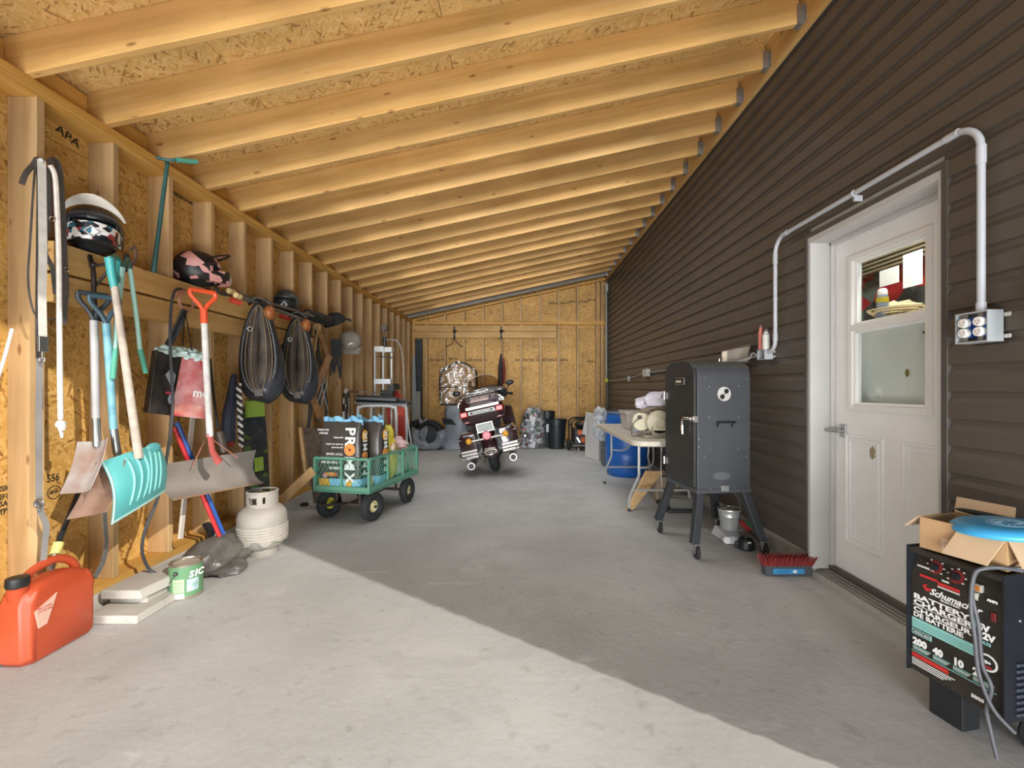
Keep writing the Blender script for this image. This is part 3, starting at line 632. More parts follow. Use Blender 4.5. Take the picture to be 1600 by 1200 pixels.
RUSTY = mat('8a6a58', .75, .2, c2='a9a6a2', sc_=7, bump=.3, name='rusty_steel'); RUSTD = mat('6e5447', .75, .2, c2='93745f', sc_=9, bump=.3, name='rusty_steel')
shovel('coal_shovel', 'rusty square shovel with pale grey handle, hung nearest the first stud', (146, 453, -2.12), (150, 660, -2.15), (152, 700, -2.13), [(121, 690, -2.22), (168, 684, -2.04), (140, 765, -2.05), (93, 772, -2.24)], mat('2c3236', .5), mat('a3a09e', .5), (RUSTY, STEEL))
shovel('coal_shovel', 'rusty square shovel with blue painted handle, half behind the teal scoop', (163, 458, -2.08), (178, 676, -2.09), (184, 712, -2.09), [(150, 722, -2.12), (196, 718, -2.0), (166, 800, -1.99), (104, 812, -2.19)], mat('2f4650', .5), mat('7fb2b8', .5, c2='4b7f92', sc_=12), (RUSTD, STEEL))
# teal scoop
t = thing('snow_scoop', 'ribbed teal plastic snow scoop with weathered wooden handle', 'snow shovel', L(200, 760, -2.0))
TEAL = mat('56a5a4', .38, var=.06); TEALD = mat('3f9d9a', .4, var=.08)
gA, gB = L(178, 440, -2.05), L(217, 716, -1.985)
b = MB().tube([gA, gB], [.016, .020], 12); part(b, 'wooden_handle', mat('bfb1a2', .8, c2='9d8f82', sc_=18), t)
b = MB(); b.tube([L(171, 402, -2.04), L(175, 430, -2.05), L(181, 458, -2.05)], [.021, .019, .017], 12); b.tube(sp([L(171, 404, -2.04), L(182, 402, -2.1), L(186, 412, -2.13), L(183, 440, -2.06)], 4), .012, 8); part(b, 'teal_grip', TEALD, t)
A, B, Cc, D = L(153, 724, -2.09), L(243, 697, -2.10), L(252, 770, -2.02), L(169, 822, -1.97)
nn = (B-A).cross(D-A).normalized(); nn = nn if nn.dot(Vector((1, -1, 0))) > 0 else -nn
def scf(u, v, off=0):
    p = (A*(1-u)+B*u)*(1-v)+(D*(1-u)+Cc*u)*v
    return p+nn*(.075*math.sin(PI*u)**.8*(1-.75*v)+.05*math.sin(PI*v*.8+.3)+off)
b = MB().sheet(lambda u, v: scf(u, v), 26, 14, .005); part(b, 'scoop_blade', TEAL, t, 0, 60)
b = MB()
for k in range(6):
    c = .22+.11*k
    b.tube([scf(c+.16*(v-.1)*(1-v)*(1 if k < 3 else -.6), .06+.8*v, .004) for v in [i/12 for i in range(13)]], [.0015]+[.005]*11+[.0015], 6)
part(b, 'stiffening_rib', mat('86cdca', .38, var=.04), t)
b = MB(); b.tube([scf(i/16, .985, .003) for i in range(17)], .006, 6); b.tube([scf(.01, i/10, .002) for i in range(11)], .0045, 6); part(b, 'wear_edge', mat('a5c9c2', .4), t)
b = MB(); b.ball(scf(.66, .06, .004), (.02, .05, .03), 12, 8); part(b, 'handle_socket', TEAL, t)
# telescopic pole with yellow collar
t = thing('telescopic_pole', 'black telescopic pole with yellow collar leaning behind red can', 'pole', L(80, 872, -2.3))
b = MB().tube([L(122, 770, -2.36), L(90, 852, -2.26)], .011, 10); part(b, 'pole', mat('26292c', .35), t)
b = MB().tube([L(92, 848, -2.26), L(86, 866, -2.25)], .021, 12); part(b, 'collar', mat('d8cc7a', .5), t)
b = MB().tube([L(86, 866, -2.25), L(76, 900, -2.24)], .014, 10); part(b, 'lower_tube', STEEL, t)
t = thing('metal_strip', 'bent galvanized strip standing against the second stud', 'metal strip', L(148, 896, -2.25))
b = MB().tube(sp([L(162, 770, -2.27), L(164, 815, -2.27), L(166, 850, -2.24), L(160, 880, -2.2), L(148, 902, -2.18)], 5), .014, 6, flat=.35); part(b, 'strip', GALV, t)
# black hose
t = thing('black_hose', 'black rubber hose looping from the plank down to the curb', 'hose', L(240, 895, -2.2))
b = MB().tube(sp([L(292, 456, -2.2), L(276, 452, -2.16), L(268, 475, -2.12), L(266, 540, -2.07), L(270, 620, -2.07), L(267, 670, -2.07), L(258, 730, -2.1), L(246, 780, -2.12), L(228, 825, -2.14), L(222, 860, -2.16), L(232, 888, -2.16), L(246, 897, -2.12)], 6), .0085, 8); part(b, 'hose', mat('3b3d40', .5), t)
t = hookp('rusty_hook', 'rusty ring hook screwed to plank holding the shopping bag', [(272, 462, -2.25), (285, 455), (298, 462), (303, 474), (296, 484), (286, 482), (280, 470), (284, 458)], -2.17, .009, mat('a0624c', .75, .2, c2='c08a78', sc_=20), 'hook')
# shopping bag
t = thing('shopping_bag', 'printed black and red shopping bag hanging beside orange grip pusher', 'bag', L(280, 655, -2.1))
tl, tr, br, bl = L(244, 547, -2.13), L(322, 560, -2.02), L(322, 655, -2.0), L(232, 645, -2.15)
md = lambda a, b_, u: a*(1-u)+b_*u
sideu = .47
bk = Vector((-.07, .04, 0))
b = MB(); b.hexa([bl, br, br+bk*.9, bl+bk*.9], [tl, tr, tr+bk*.7, tl+bk*.7]); 
part(b, 'bag_body', cells(['231f1d', '2f2a27', '1b1918', '3a332c', '26221f', '8d8f96', '2a2623', '211e1c'], 22, .3, (1, 1, .5), 'bag_print'), t, .004)
on = (tr-tl).cross(Vector((0, 0, 1))).normalized(); on = on if on.y < 0 else -on
c0, c1 = md(tl, tr, .5)+on*.004, tr+on*.003; d0, d1 = md(bl, br, .36)+on*.004, br+on*.003
def bagf(u, v): return md(md(c0, c1, u), md(d0, d1, u), v)+on*(.008*math.sin(PI*u)*math.sin(PI*v))
b = MB().sheet(bagf, 10, 10, .003); rp = part(b, 'red_panel', mat('b01c26', .3, c2='e0b4b0', sc_=9, name='red_print'), t)
b = MB().sheet(lambda u, v: bagf(.0+.85*u-.0, .80+.17*v)+on*.003, 6, 3, .002); part(b, 'print_patch', mat('cf4a38', .35, c2='e8b8ac', sc_=12), rp)
m_ = fr(bagf(.5, .66)+on*.007, tr-tl, (0, 0, 1)); text('me.', .075, WTXT, t, m_, bold=.002)
m_ = fr(md(tl, bl, .68)+(tr-tl).normalized()*.075+on*.004, tr-tl, (0, 0, 1)); text('metro', .028, mat('d8455a', .4), t, m_, bold=.0006)
b = MB(); 
for u, q in ((.25, .035), (.5, .04), (.72, .04), (.88, .03)): b.ball(md(tl, tr, u)+bk*.4+Vector((0, 0, .005)), (.06, .06, q), 22, 14, nz=.6, fr=2.2)
part(b, 'pale_cloth', mat('b9cfc8', .85, var=.1, bump=.3), t)
hk = L(289, 484, -2.14)
for q in ((.18, 0), (.55, .4), (.72, 0)):
    b = MB(); b.tube([hk, md(tl, tr, q[0]) + bk*q[1]], .006, 6, flat=.3); part(b, 'handle', BLACK, t)
strap([(289, 484, -2.16), (276, 515, -2.18), (262, 540, -2.2)], .04, mat('3c3f46', .6), 'wide_handle', t)
# snow pusher, orange grip
t = thing('snow_pusher', 'wide aluminium snow pusher with orange grip and white handle', 'snow shovel', L(340, 740, -2.0))
g = L(317, 455, -1.97); s_ = L(328, 682, -1.95); d = (s_-g).normalized(); wv = Vector((.5, .85, 0)).normalized()
ORG = mat('d8512c', .4, var=.08)
b = MB(); q = g+d*.13; dgrip(b, q, g+d*.0, wv, .068, .013); b.tube([g-wv*.068, g+wv*.068], .014, 10); b.tube([q-d*.02, q+d*.07], [.02, .021], 10); part(b, 'd_grip', ORG, t)
b = MB().tube([q+d*.06, s_], .019, 12); part(b, 'handle', mat('d6d2cc', .6, c2='b5aea6', sc_=20), t)
b = MB(); b.tube([s_-d*.02, L(332, 705, -1.94), L(342, 722, -1.93)], [.021, .022, .03], 10, flat=.6); part(b, 'red_socket', mat('a9504a', .6, var=.2), t)
A, B, Cc, D = L(262, 724, -2.13), L(400, 703, -1.99), L(410, 755, -1.93), L(272, 782, -2.03)
nn = (B-A).cross(D-A).normalized(); nn = nn if nn.dot(Vector((1, -1, 0))) > 0 else -nn
b = MB().sheet(lambda u, v: (A*(1-u)+B*u)*(1-v)+(D*(1-u)+Cc*u)*v-nn*.06*math.sin(PI*v), 16, 10, .003); part(b, 'blade', mat('a49c94', .5, .2, c2='8f877f', sc_=5, bump=.1), t, 0, 60)
b = MB(); b.tube([L(319, 690, -2.02), L(300, 730, -2.08)], .004, 6); b.tube([L(330, 685, -2.01), L(372, 716, -1.96)], .004, 6); part(b, 'brace_rod', mat('c98a78', .5, .5), t)
b = MB(); b.tube([D+(Cc-D)*i/8+nn*.002+Vector((0, 0, .004)) for i in range(9)], .006, 6); part(b, 'blade_edge', mat('a98a70', .6, .3), t)
# red and blue poles, white slat
t = thing('red_pole', 'red pole leaning behind the aluminium snow pusher', 'pole', L(348, 855, -2.0)); b = MB().tube([L(272, 668, -2.24), L(348, 850, -2.02)], .013, 10); part(b, 'pole', mat('c4282a', .4), t)
t = thing('blue_pole', 'blue pole leaning beside the red pole', 'pole', L(356, 855, -2.0)); b = MB().tube([L(276, 660, -2.24), L(356, 852, -2.02)], .015, 10); part(b, 'pole', mat('2b57a8', .4), t)
t = thing('wooden_stick', 'narrow white wooden stick leaning on wall behind pusher blade', 'stick', L(284, 842, -2.2)); b = MB().bar(L(301, 652, -2.25), L(282, 842, -2.2), .035, .014, (1, 0, 0)); part(b, 'stick_body', mat('cfc6ba', .7), t, .002)
# push broom handle thin black + grey cylinder
t = thing('thin_black_rod', 'thin black rod ending in a grey metal sleeve', 'rod', L(348, 705, -2.1)); b = MB().tube(sp([L(328, 560, -2.16), L(334, 620, -2.14), L(341, 670, -2.1)], 4), .008, 8); part(b, 'rod', BLACK, t)
b = MB().tube([L(342, 674, -2.1), L(350, 706, -2.08)], .027, 14); part(b, 'sleeve', mat('6f6660', .5, .4), t)
# navy umbrella, braided rope, green-black board
t = thing('folded_umbrella', 'folded navy umbrella hanging point down beside braided rope', 'umbrella', L(357, 695, -2.2))
b = MB(); P = [L(366, 585, -2.2), L(362, 620, -2.19), L(358, 650, -2.18), L(357, 680, -2.17), L(360, 696, -2.16)]; b.tube(sp(P, 5), [.02+.028*math.sin(min(1, i/14)*PI*.55) for i in range(18)]+[.035, .03, .012], 8); part(b, 'canopy', mat('353b4a', .6, c2='232837', sc_=8), t)
b = MB(); b.tube([L(358, 690, -2.15), L(364, 698, -2.15)], [.03, .006], 8); part(b, 'red_tip', mat('b5402c', .5), t)
t = thing('braided_rope', 'black and white braided rope hanging below first horse collar', 'rope', L(376, 690, -2.12))
for ph, m2 in ((0, mat('e4e0d8', .8)), (PI, mat('2a2a2c', .8))):
    b = MB(); P = []
    for i in range(61):
        u = i/60; c = L(373+4*u, 600+98*u, -2.12); a = ph+u*2*PI*9; P.append(c+Vector((math.cos(a), math.sin(a), 0))*.011)
    b.tube(P, .010, 6); part(b, 'strand', m2, t)
t = thing('snowboard', 'black board with neon green print standing behind horse collars', 'snowboard', L(402, 780, -2.25))
A0, B0 = L(396, 622, -2.22), Vector((-2.16, L(406, 772, -2.17).y, .003)); 
b = MB(); yv = Vector((.15, 1, 0)).normalized(); bd = (B0-A0).normalized(); rings = []
for i in range(17):
    u = i/16; w_ = .135*math.sqrt(max(.02, 1-(abs(u-.5)*2)**6)); p = A0*(1-u)+B0*u; n_ = yv.cross(bd)
    rings.append([p-yv*w_, p+yv*w_, p+yv*w_+n_*.012, p-yv*w_+n_*.012])
b.loft(rings); part(b, 'board', cells(['2b2d2e', '33363a', '24272a', '3b3f44', '2b2d2e', '2e3134', '1f2224', '2e3134', '24272a', '33363a', '4d702a'], 16, .4, (1, 1, 2), 'board_print'), t, 0)
n_ = yv.cross(bd); n_ = n_ if n_.x > 0 else -n_
for u0, u1, w0, w1 in ((.02, .14, -.1, .1), (.44, .54, -.03, .05), (.86, .95, .0, .06)):
    b = MB(); pa, pb = A0*(1-u0)+B0*u0, A0*(1-u1)+B0*u1; o_ = n_*.02; b.hexa([pa+yv*w0+n_*.0, pa+yv*w1, pb+yv*w1, pb+yv*w0], [pa+yv*w0+o_, pa+yv*w1+o_, pb+yv*w1+o_, pb+yv*w0+o_]); part(b, 'neon_patch', mat('94b243', .5), t)
# ---------------- horse collars
def collar(label, c, h, yaw, capl):
    t = thing('horse_collar', label, 'horse collar', c, rotz=yaw)   # local plane XZ, front -Y
    def loop(sx, sz, dz=0, y=0, n=36):
        P = []
        for i in range(n):
            a = 2*PI*i/n+PI/2; z_ = math.sin(a); x_ = math.cos(a)*(1-.30*z_)*(1 if z_ > -1 else 1)
            P.append(Vector((x_*sx, y, z_*sz+dz)))
        return P
    def rad(n, r0, r1): return [r0+(r1-r0)*max(0, math.sin(-(2*PI*i/n+PI/2)+.25))**1.2 for i in range(n)]
    b = MB(); P = loop(.098, h*.45, 0, .02); R_ = [r_+(.030 if p.x > .02 else 0)*max(0, .6-p.z/h) for r_, p in zip(rad(36, .034, .086), P)]; b.tube(P, R_, 12, True); part(b, 'padded_roll', mat('33353a', .3, var=.25, sc_=9, bump=.15), t, 0, 80, local=True)
    b = MB(); P = loop(.112, h*.46, 0, -.05); b.tube(P, rad(36, .020, .036), 10, True); part(b, 'rim_roll', BLKL, t, 0, 80, local=True)
    b = MB(); P = loop(.046, h*.42, 0, -.03); b.tube(P, rad(36, .034, .056), 10, True, flat=1.3); part(b, 'leather_facing', mat('574d43', .6, c2='3a322b', sc_=10, bump=.3), t, 0, 80, local=True)
    for yy, s_ in ((-.072, .088), (-.085, .05)):
        b = MB(); P = loop(s_, h*.45, 0, yy-.012); b.tube(P, .0045, 6, True); part(b, 'welt', mat('7d6a50', .7, var=.2), t, 0, 80, local=True)
    b = MB(); b.sheet(lambda u, v: (-.075+.15*u, -.10+.16*v, h*.45+.035+.022*math.sin(PI*u)-.02*abs(2*u-1)**2), 8, 5, .008); part(b, 'top_cap', mat('4b4641', .55, bump=.3), t, 0, 60, local=True)
    b = MB(); b.ball((.07, -.02, h*.385), (.05, .085, .065), 14, 8); part(b, 'brown_pad', mat('9a5a2a', .5, var=.25), t, 0, 60, local=True)
    b = MB(); b.ball((0, -.03, -h*.47), (.05, .05, .035), 12, 8); b.box(-.03, .03, -.1, -.09, -h*.5, -h*.42); part(b, 'throat_strap', LEATH, t, .002, local=True)
    b = MB(); b.torus((-.06, -.085, h*.2), .016, .004, 'Y', 14, 6); part(b, 'buckle', CHROME, t, local=True)
    return t
collar('nearer leather horse collar with pale welts, left of the other collar', (-2.06, 3.60, 1.52), .74, math.radians(28), 0)
collar('farther leather horse collar hung under the small grey helmet', (-2.06, 4.21, 1.50), .76, math.radians(28), 0)
# wooden ended bars
t = thing('aluminium_legs', 'pair of grey metal legs with round wooden ends above collars', 'tripod legs', L(420, 475, -2.0))
for (a_, c_) in (((357, 454, -2.17), (488, 494, -2.06)), ((368, 461, -2.08), (484, 503, -1.99))):
    p, q = L(*a_), L(*c_); d = (q-p).normalized(); b = MB(); b.tube([p, p+d*.05], .021, 14); part(b, 'wooden_end', mat('e0c48a', .6), t)
    b = MB(); b.bar(p+d*.05, q, .034, .016, (0, .1, 1)); b.cyl(q-Vector((0, 0, .008)), q+Vector((0, 0, .008)), .017); part(b, 'channel_bar', mat('8f8d88', .4, .6, var=.15), t, .002)
    b = MB(); b.bar(p+d*.12+Vector((0, 0, .01)), q-d*.04+Vector((0, 0, .01)), .010, .004, (0, .1, 1)); part(b, 'slot', mat('4f4e4c', .5), t)
for x, y in ((412, 476), (468, 494)):
    b = MB(); q = L(x, y, -2.07); b.torus(q, .045, .005, 'Y', 16, 6); part(b, 'black_band', BLACK, t)
b = MB(); q = L(360, 468, -2.12); b.tube([q, L(376, 474, -2.08)], [.022, .02], 10); part(b, 'red_foot', mat('c23e2c', .5), t)
b = MB(); b.tube([L(438, 494, -2.12), L(452, 498, -2.1)], [.02, .02], 10); part(b, 'red_foot', mat('b8392c', .5), t)
t = thing('dark_bracket', 'dark metal bracket on the plank beside wooden pole ends', 'bracket', L(345, 458, -2.2)); b = MB(); b.tube(sp([L(336, 453, -2.2), L(344, 458, -2.18), L(354, 460, -2.16)], 3), .014, 8); b.ball(L(338, 453, -2.2), .02, 8, 6); part(b, 'arm', mat('3d322c', .6, .3), t)
# cap, roll, hames, straps
t = thing('black_roll', 'rolled black mat tucked beside the black cap', 'mat roll', L(495, 495, -2.15)); b = MB(); P = [L(480, 491, -2.16), L(512, 501, -2.12)]; b.tube(P, .055, 14); r0 = part(b, 'roll', mat('2b2a2a', .7), t)
b = MB(); d = (P[1]-P[0]).normalized(); b.tube([P[0]-d*.004, P[0]+d*.02], .034, 12); part(b, 'inner_turn', mat('6a5f54', .7), t)
def cap(name, label, c, r, yaw, m, badge=None, tilt=0.0):
    t = thing(name, label, 'cap', c, rot=(tilt, 0, yaw)); b = MB()
    b.ball((0, 0, 0), (r*.9, r, r*.85), 18, 10, flatz=-.01, nz=.06); part(b, 'crown', m, t, 0, 60, local=True)
    b = MB().sheet(lambda u, v: (r*.8*(2*u-1)*(1-.12*v), -r*.72-r*.75*v*math.sqrt(max(0, 1-(2*u-1)**2*.75)), -.01-.25*r*v*(.4+(2*u-1)**2)), 12, 5, .006); part(b, 'brim', m, t, 0, 60, local=True)
    b = MB(); b.ball((0, 0, r*.85), r*.08, 8, 6); part(b, 'button', m, t, local=True)
    for k in range(6):
        pass
    b = MB()
    for k in range(3):
        a = k*PI/3; b.tube([(r*.91*math.cos(a)*math.sin(p), r*1.01*math.sin(a)*math.sin(p), r*.86*math.cos(p)) for p in [(-PI/2+PI*i/16) for i in range(17)]], .002, 5)
    part(b, 'seam', m, t, local=True)
    if badge: b = MB().prism([(-.035, .02), (.035, .02), (.03, .065), (0, .085), (-.03, .065)], .006, frame_at((0, -r*.99, 0), 0, -.3)); part(b, 'badge', badge, t, local=True)
    return t
cap('baseball_cap', 'black cap hung on wall above the grey cap', (-2.15, 5.30, 1.975), .135, math.radians(150), mat('24231f', .8, var=.2, bump=.3), tilt=-.5)
cap('baseball_cap', 'faded grey cap with white badge hanging below the black cap', (-2.13, 5.72, 1.80), .15, math.radians(25), mat('8b857a', .85, var=.12, bump=.3), WTXT, tilt=.75)
t = thing('wooden_hames', 'angled wooden hames with rope and buckle hanging on wall', 'hames', L(505, 650, -2.1))
b = MB(); b.bar(L(500, 522, -2.1), L(512, 560, -2.1), .05, .035, (1, -1, 0)); part(b, 'hame', HAME, t, .005)
b = MB(); b.bar(L(514, 556, -2.07), L(489, 617, -2.07), .07, .045, (1, -1, 0)); part(b, 'hame', HAME, t, .008)
b = MB(); b.bar(L(485, 612, -2.07), L(500, 652, -2.07), .065, .045, (1, -1, 0)); part(b, 'hame', HAME, t, .008)
b = MB(); b.tube([L(497, 513, -2.1), L(489, 570, -2.08), L(481, 612, -2.06)], .008, 6); b.torus(L(496, 511, -2.1), .025, .012, 'Y', 14, 6); part(b, 'rope', mat('b5946a', .8), t)
b = MB(); q = L(489, 577, -2.05); rect(b, q.x-.035, q.x+.035, q.y-.005, q.y+.005, q.z-.03, q.z+.03, .003); b.bar(q+Vector((-.06, 0, 0)), q+Vector((.04, 0, 0)), .008, .008); b.torus(q, .03, .006, 'Y', 4, 6); part(b, 'buckle', CHROME, t)
t = thing('harness_straps', 'tangle of dark harness straps hanging behind the wooden hames', 'harness', L(490, 640, -2.18))
for pts in ([(486, 505), (484, 560), (488, 620), (480, 680)], [(494, 515), (498, 560), (492, 600), (500, 640)], [(480, 520), (478, 580), (484, 640), (478, 690)], [(506, 600), (510, 630), (508, 665)], [(500, 560), (506, 585), (500, 610), (496, 660)]):
    strap(pts, .035, LEATH, 'strap', t, -2.2, .006)
b = MB()
for pts in ([(486, 528), (487, 548)], [(488, 552), (489, 570)]): b.bar(L(pts[0][0], pts[0][1], -2.14), L(pts[1][0], pts[1][1], -2.14), .02, .008)
part(b, 'pale_keeper', mat('d6d2cb', .5), t)
b = MB()
for a_, c_ in (((508, 590), (496, 630)), ((512, 595), (500, 640)), ((502, 600), (512, 640))): b.tube([L(a_[0], a_[1], -2.1), L(c_[0], c_[1], -2.1)], .005, 6)
part(b, 'cord', mat('aeb3b5', .6), t)
t = thing('strap_bundle', 'small bundle of black straps hanging under the black cap', 'strap bundle', L(525, 580, -2.15))
for i in range(7):
    x = 519+i*2.2; strap([(x-1, 530), (x, 550), (x+random.uniform(-3, 3), 565), (x+random.uniform(-4, 5), 578+random.uniform(0, 14))], .022, mat('3b3c40', .5), 'strap', t, -2.14+.005*i, .005)
t = thing('decorated_board', 'white and black printed board standing between studs behind cart', 'snowboard', L(541, 655, -2.3))
A0, B0 = L(541, 606, -2.30), L(539, 662, -2.28); b = MB(); rings = []
for i in range(13):
    u = i/12; w_ = .095*math.sqrt(max(.03, 1-(abs(u-.5)*2)**5)); p = A0*(1-u)+B0*u; rings.append([p-Vector((0, w_, 0)), p+Vector((0, w_, 0)), p+Vector((.012, w_, 0)), p+Vector((.012, -w_, 0))])
b.loft(rings); part(b, 'board', cells(['e4e3e0', '24262a', 'efeeea', 'c8c8c6', '1d1f22', 'e8e7e3'], 11, .4, (1, 1, .8), 'skull_like_print'), t, 0)
# ---------------- ground level left
t = thing('crumpled_tarp', 'crumpled grey plastic tarp bundle on floor behind propane tank', 'tarp', F(318, 880)+Vector((0, .2, 0)))
b = MB(); b.ball((-2.07, 3.10, .06), (.15, .24, .14), 34, 18, nz=.34, fr=1.7, flatz=.004); b.ball((-2.00, 3.26, .05), (.10, .2, .09), 26, 14, nz=.4, fr=2, flatz=.004); b.ball((-1.95, 3.02, .02), (.13, .12, .05), 24, 12, nz=.4, fr=2, flatz=.004)
part(b, 'tarp', mat('6c6862', .28, c2='3e3d3c', sc_=5, bump=.8), t, 0, 50)
b = MB(); b.tube(sp([W(322, 818, 3.35), W(332, 835, 3.3), W(338, 855, 3.25), W(352, 862, 3.25)], 4), [.03]*13, 8, flat=.4); part(b, 'strap_band', BLACK, t)
t = thing('blue_roll', 'small blue and black roll lying on grey tarp', 'roll', W(345, 850, 3.2)); b = MB(); b.tube([W(338, 828, 3.35), W(350, 852, 3.2)], .04, 12); part(b, 'roll', mat('2c3c58', .5, c2='1e2226', sc_=9), t)
b = MB(); b.tube([W(344, 838, 3.27), W(347, 846, 3.22)], .043, 12); part(b, 'label_band', mat('b9cdd6', .5), t)
t = thing('bent_pipe', 'dark bent pipe lying on the floor in front of tarp', 'pipe', F(335, 888)); b = MB().tube(sp([F(322, 896, .012), F(335, 886, .02), F(352, 872, .06), F(366, 862, .1)], 5), .012, 8); part(b, 'pipe', mat('4e4c49', .4, .5), t)
# propane tank
t = thing('propane_tank', 'white propane tank with peeling wrap on the sunlit floor', 'gas tank', (-1.90, 3.36, 0)); c = (-1.90, 3.36, 0)
TK = mat('989288', .55, var=.05, sc_=8)
b = MB().lathe([(0, .035), (.10, .04), (.145, .07), (.163, .12), (.165, .16), (.165, .27), (.155, .31), (.12, .345), (.05, .362), (0, .365)], c, n=36); part(b, 'tank_body', TK, t, 0, 60)
b = MB().lathe([(.10, 0), (.108, 0), (.108, .05), (.10, .05)], c, n=28); part(b, 'foot_ring', TK, t)
b = MB(); n = 36
for i in range(n):
    a0, a1 = 2*PI*i/n, 2*PI*(i+1)/n; am = math.degrees((a0+a1)/2) % 360
    top = .455 if not (60 < am < 120) else .40
    segs = [(.34, top)]
    if 245 < am < 285: segs = [(.34, .375), (.42, top)]
    if am % 60 < 12: segs = [(.34, .38), (.425, top)]
    for z0, z1 in segs:
        v = [(c[0]+r*math.cos(a), c[1]+r*math.sin(a), z) for z in (z0, z1) for r in (.098, .106) for a in (a0, a1)]
        b.add(v, [(0, 1, 3, 2), (4, 6, 7, 5), (2, 3, 7, 6), (0, 4, 5, 1), (0, 2, 6, 4), (1, 5, 7, 3)])
b.torus((c[0], c[1], .455), .102, .008, 'Z', 36, 8); part(b, 'collar_guard', TK, t, 0, 50)
b = MB(); b.cyl((c[0], c[1], .36), (c[0], c[1], .43), .022); b.cyl((c[0], c[1], .42), (c[0], c[1], .45), .03, n=8); b.cyl((c[0], c[1], .39), (c[0], c[1]-.06, .39), .014); part(b, 'valve', mat('a58a4a', .4, .8), t)
b = MB()
def wr_(u, v): 
    a = 2*PI*u; r = .169+.004*noise.noise(Vector((math.cos(a)*3, math.sin(a)*3, v*9))); e = .02*noise.noise(Vector((math.cos(a)*2, math.sin(a)*2, 7)))
    return (c[0]+r*math.cos(a), c[1]+r*math.sin(a), .10+e*(1-v)*2.2+.125*v)
b.sheet(wr_, 48, 8, .003); part(b, 'peeling_wrap', mat('9f998e', .8, var=.08, sc_=20, bump=.5), t, 0, 60)
b = MB()
for i in range(5): b.torus((c[0], c[1], .13+i*.02), .171, .0018, 'Z', 40, 5)
part(b, 'wrap_string', mat('cfc6b6', .9), t)
b = MB(); 
for i in range(6): b.ball((c[0]-.12+.012*i, c[1]-.125-.004*i, .085-.008*i+.02), (.016, .01, .02), 7, 5, nz=.8)
part(b, 'torn_flap', mat('e0d8c4', .85), t)
# paint can
pc = F(291, 929); t = thing('paint_can', 'green labelled metal paint can with bail handle on sunlit floor', 'paint can', pc)
b = MB().lathe([(0, 0), (.082, 0), (.085, .004), (.085, .01), (.082, .012), (.082, .19), (.085, .193), (.085, .198), (.078, .198), (.076, .188), (0, .188)], pc, n=40); part(b, 'can_body', mat('b5aea0', .3, .8), t)
b = MB().lathe([(.0825, .02), (.0832, .02), (.0832, .186), (.0825, .186)], pc, n=40); lb = part(b, 'green_label', mat('5f8b62', .45, var=.05), t)
def on_can(a, z, r=.0838):
    a = math.radians(a); p = pc+Vector((r*math.cos(a), r*math.sin(a), z)); return p, Vector((-math.sin(a), math.cos(a), 0))
def canpatch(a0, a1, z0, z1, m, name, r=.0838):
    b = MB(); b.sheet(lambda u, v: on_can(a0+(a1-a0)*u, z0+(z1-z0)*v, r)[0], 8, 2, .0006); part(b, name, m, lb)
canpatch(258, 300, .045, .12, mat('a9c09a', .5), 'text_block'); canpatch(258, 300, .008, .04, WTXT, 'white_block'); canpatch(308, 350, .045, .115, mat('c8dbe0', .4, c2='7f9c9a', sc_=30), 'picture')
for i in range(5): canpatch(262, 296, .052+i*.012, .054+i*.012, mat('6d8a66', .5), 'print_line', .0845)
for ch, a in (('S', 314), ('I', 334), ('C', 345)):
    p, tx = on_can(a, .125, .0845); text(ch, .05, WTXT, lb, fr(p, tx, (0, 0, 1)), bold=.002, shear=.2)
b = MB(); p, tx = on_can(272, .155, .088); b.ball(p, (.012, .012, .012), 10, 8); b.tube(sp([p, p+Vector((-.03, -.004, -.05)), pc+Vector((-.088, -.03, .05)), pc+Vector((-.092, .0, .12))], 5), .0018, 6); part(b, 'bail_handle', mat('5a5c5e', .4, .8), t)
b = MB().lathe([(0, .0), (.066, 0), (.066, .004), (0, .004)], pc+Vector((0, 0, .189)), n=30); part(b, 'lid', mat('cfc9bb', .4, .5), t)
# concrete block
t = thing('concrete_block', 'stepped pale concrete block beside the red gas can', 'concrete block', (-2.1, 2.5, 0))
b = MB().box(-2.235, -1.96, 2.33, 2.74, 0, .045); part(b, 'lower_slab', CURB, t, .008)
b = MB().hexa([(-2.235, 2.42, .085), (-2.01, 2.42, .085), (-1.97, 2.74, .085), (-2.235, 2.74, .085)], [(-2.235, 2.42, .135), (-2.03, 2.42, .135), (-1.99, 2.74, .135), (-2.235, 2.74, .135)]); part(b, 'upper_slab', CURB, t, .01)
b = MB().box(-2.235, -2.03, 2.48, 2.74, .04, .09); part(b, 'middle_web', CURB, t, .004)
# gas can (local: x depth across, y length, z up)
t = thing('gas_can', 'red plastic gas can with black cap at left edge', 'gas can', (-2.145, 2.13, 0))
RED = mat('b94c2c', .42, var=.05, sc_=5)
def rr(cx, cy, hx, hy, z, ch=.03):
    return [Vector((cx+x, cy+y, z)) for x, y in ((hx-ch, -hy), (hx, -hy+ch), (hx, hy-ch), (hx-ch, hy), (-hx+ch, hy), (-hx, hy-ch), (-hx, -hy+ch), (-hx+ch, -hy))]
GX, GY = -2.19, 2.12
b = MB(); b.loft([rr(GX, GY, .055, .145, 0), rr(GX, GY, .075, .168, .025), rr(GX, GY, .075, .17, .27), rr(GX, GY, .072, .15, .315), rr(GX, GY-.02, .05, .10, .345), rr(GX, GY-.03, .03, .07, .352)]); body = part(b, 'tank', RED, t, .012, 40)
b = MB(); b.tube(sp([(GX, GY+.13, .315), (GX, GY+.10, .37), (GX, GY+.03, .405), (GX, GY-.06, .395), (GX, GY-.13, .355), (GX, GY-.15, .33)], 6), .019, 12, flat=.85); part(b, 'handle', RED, t, 0, 60)
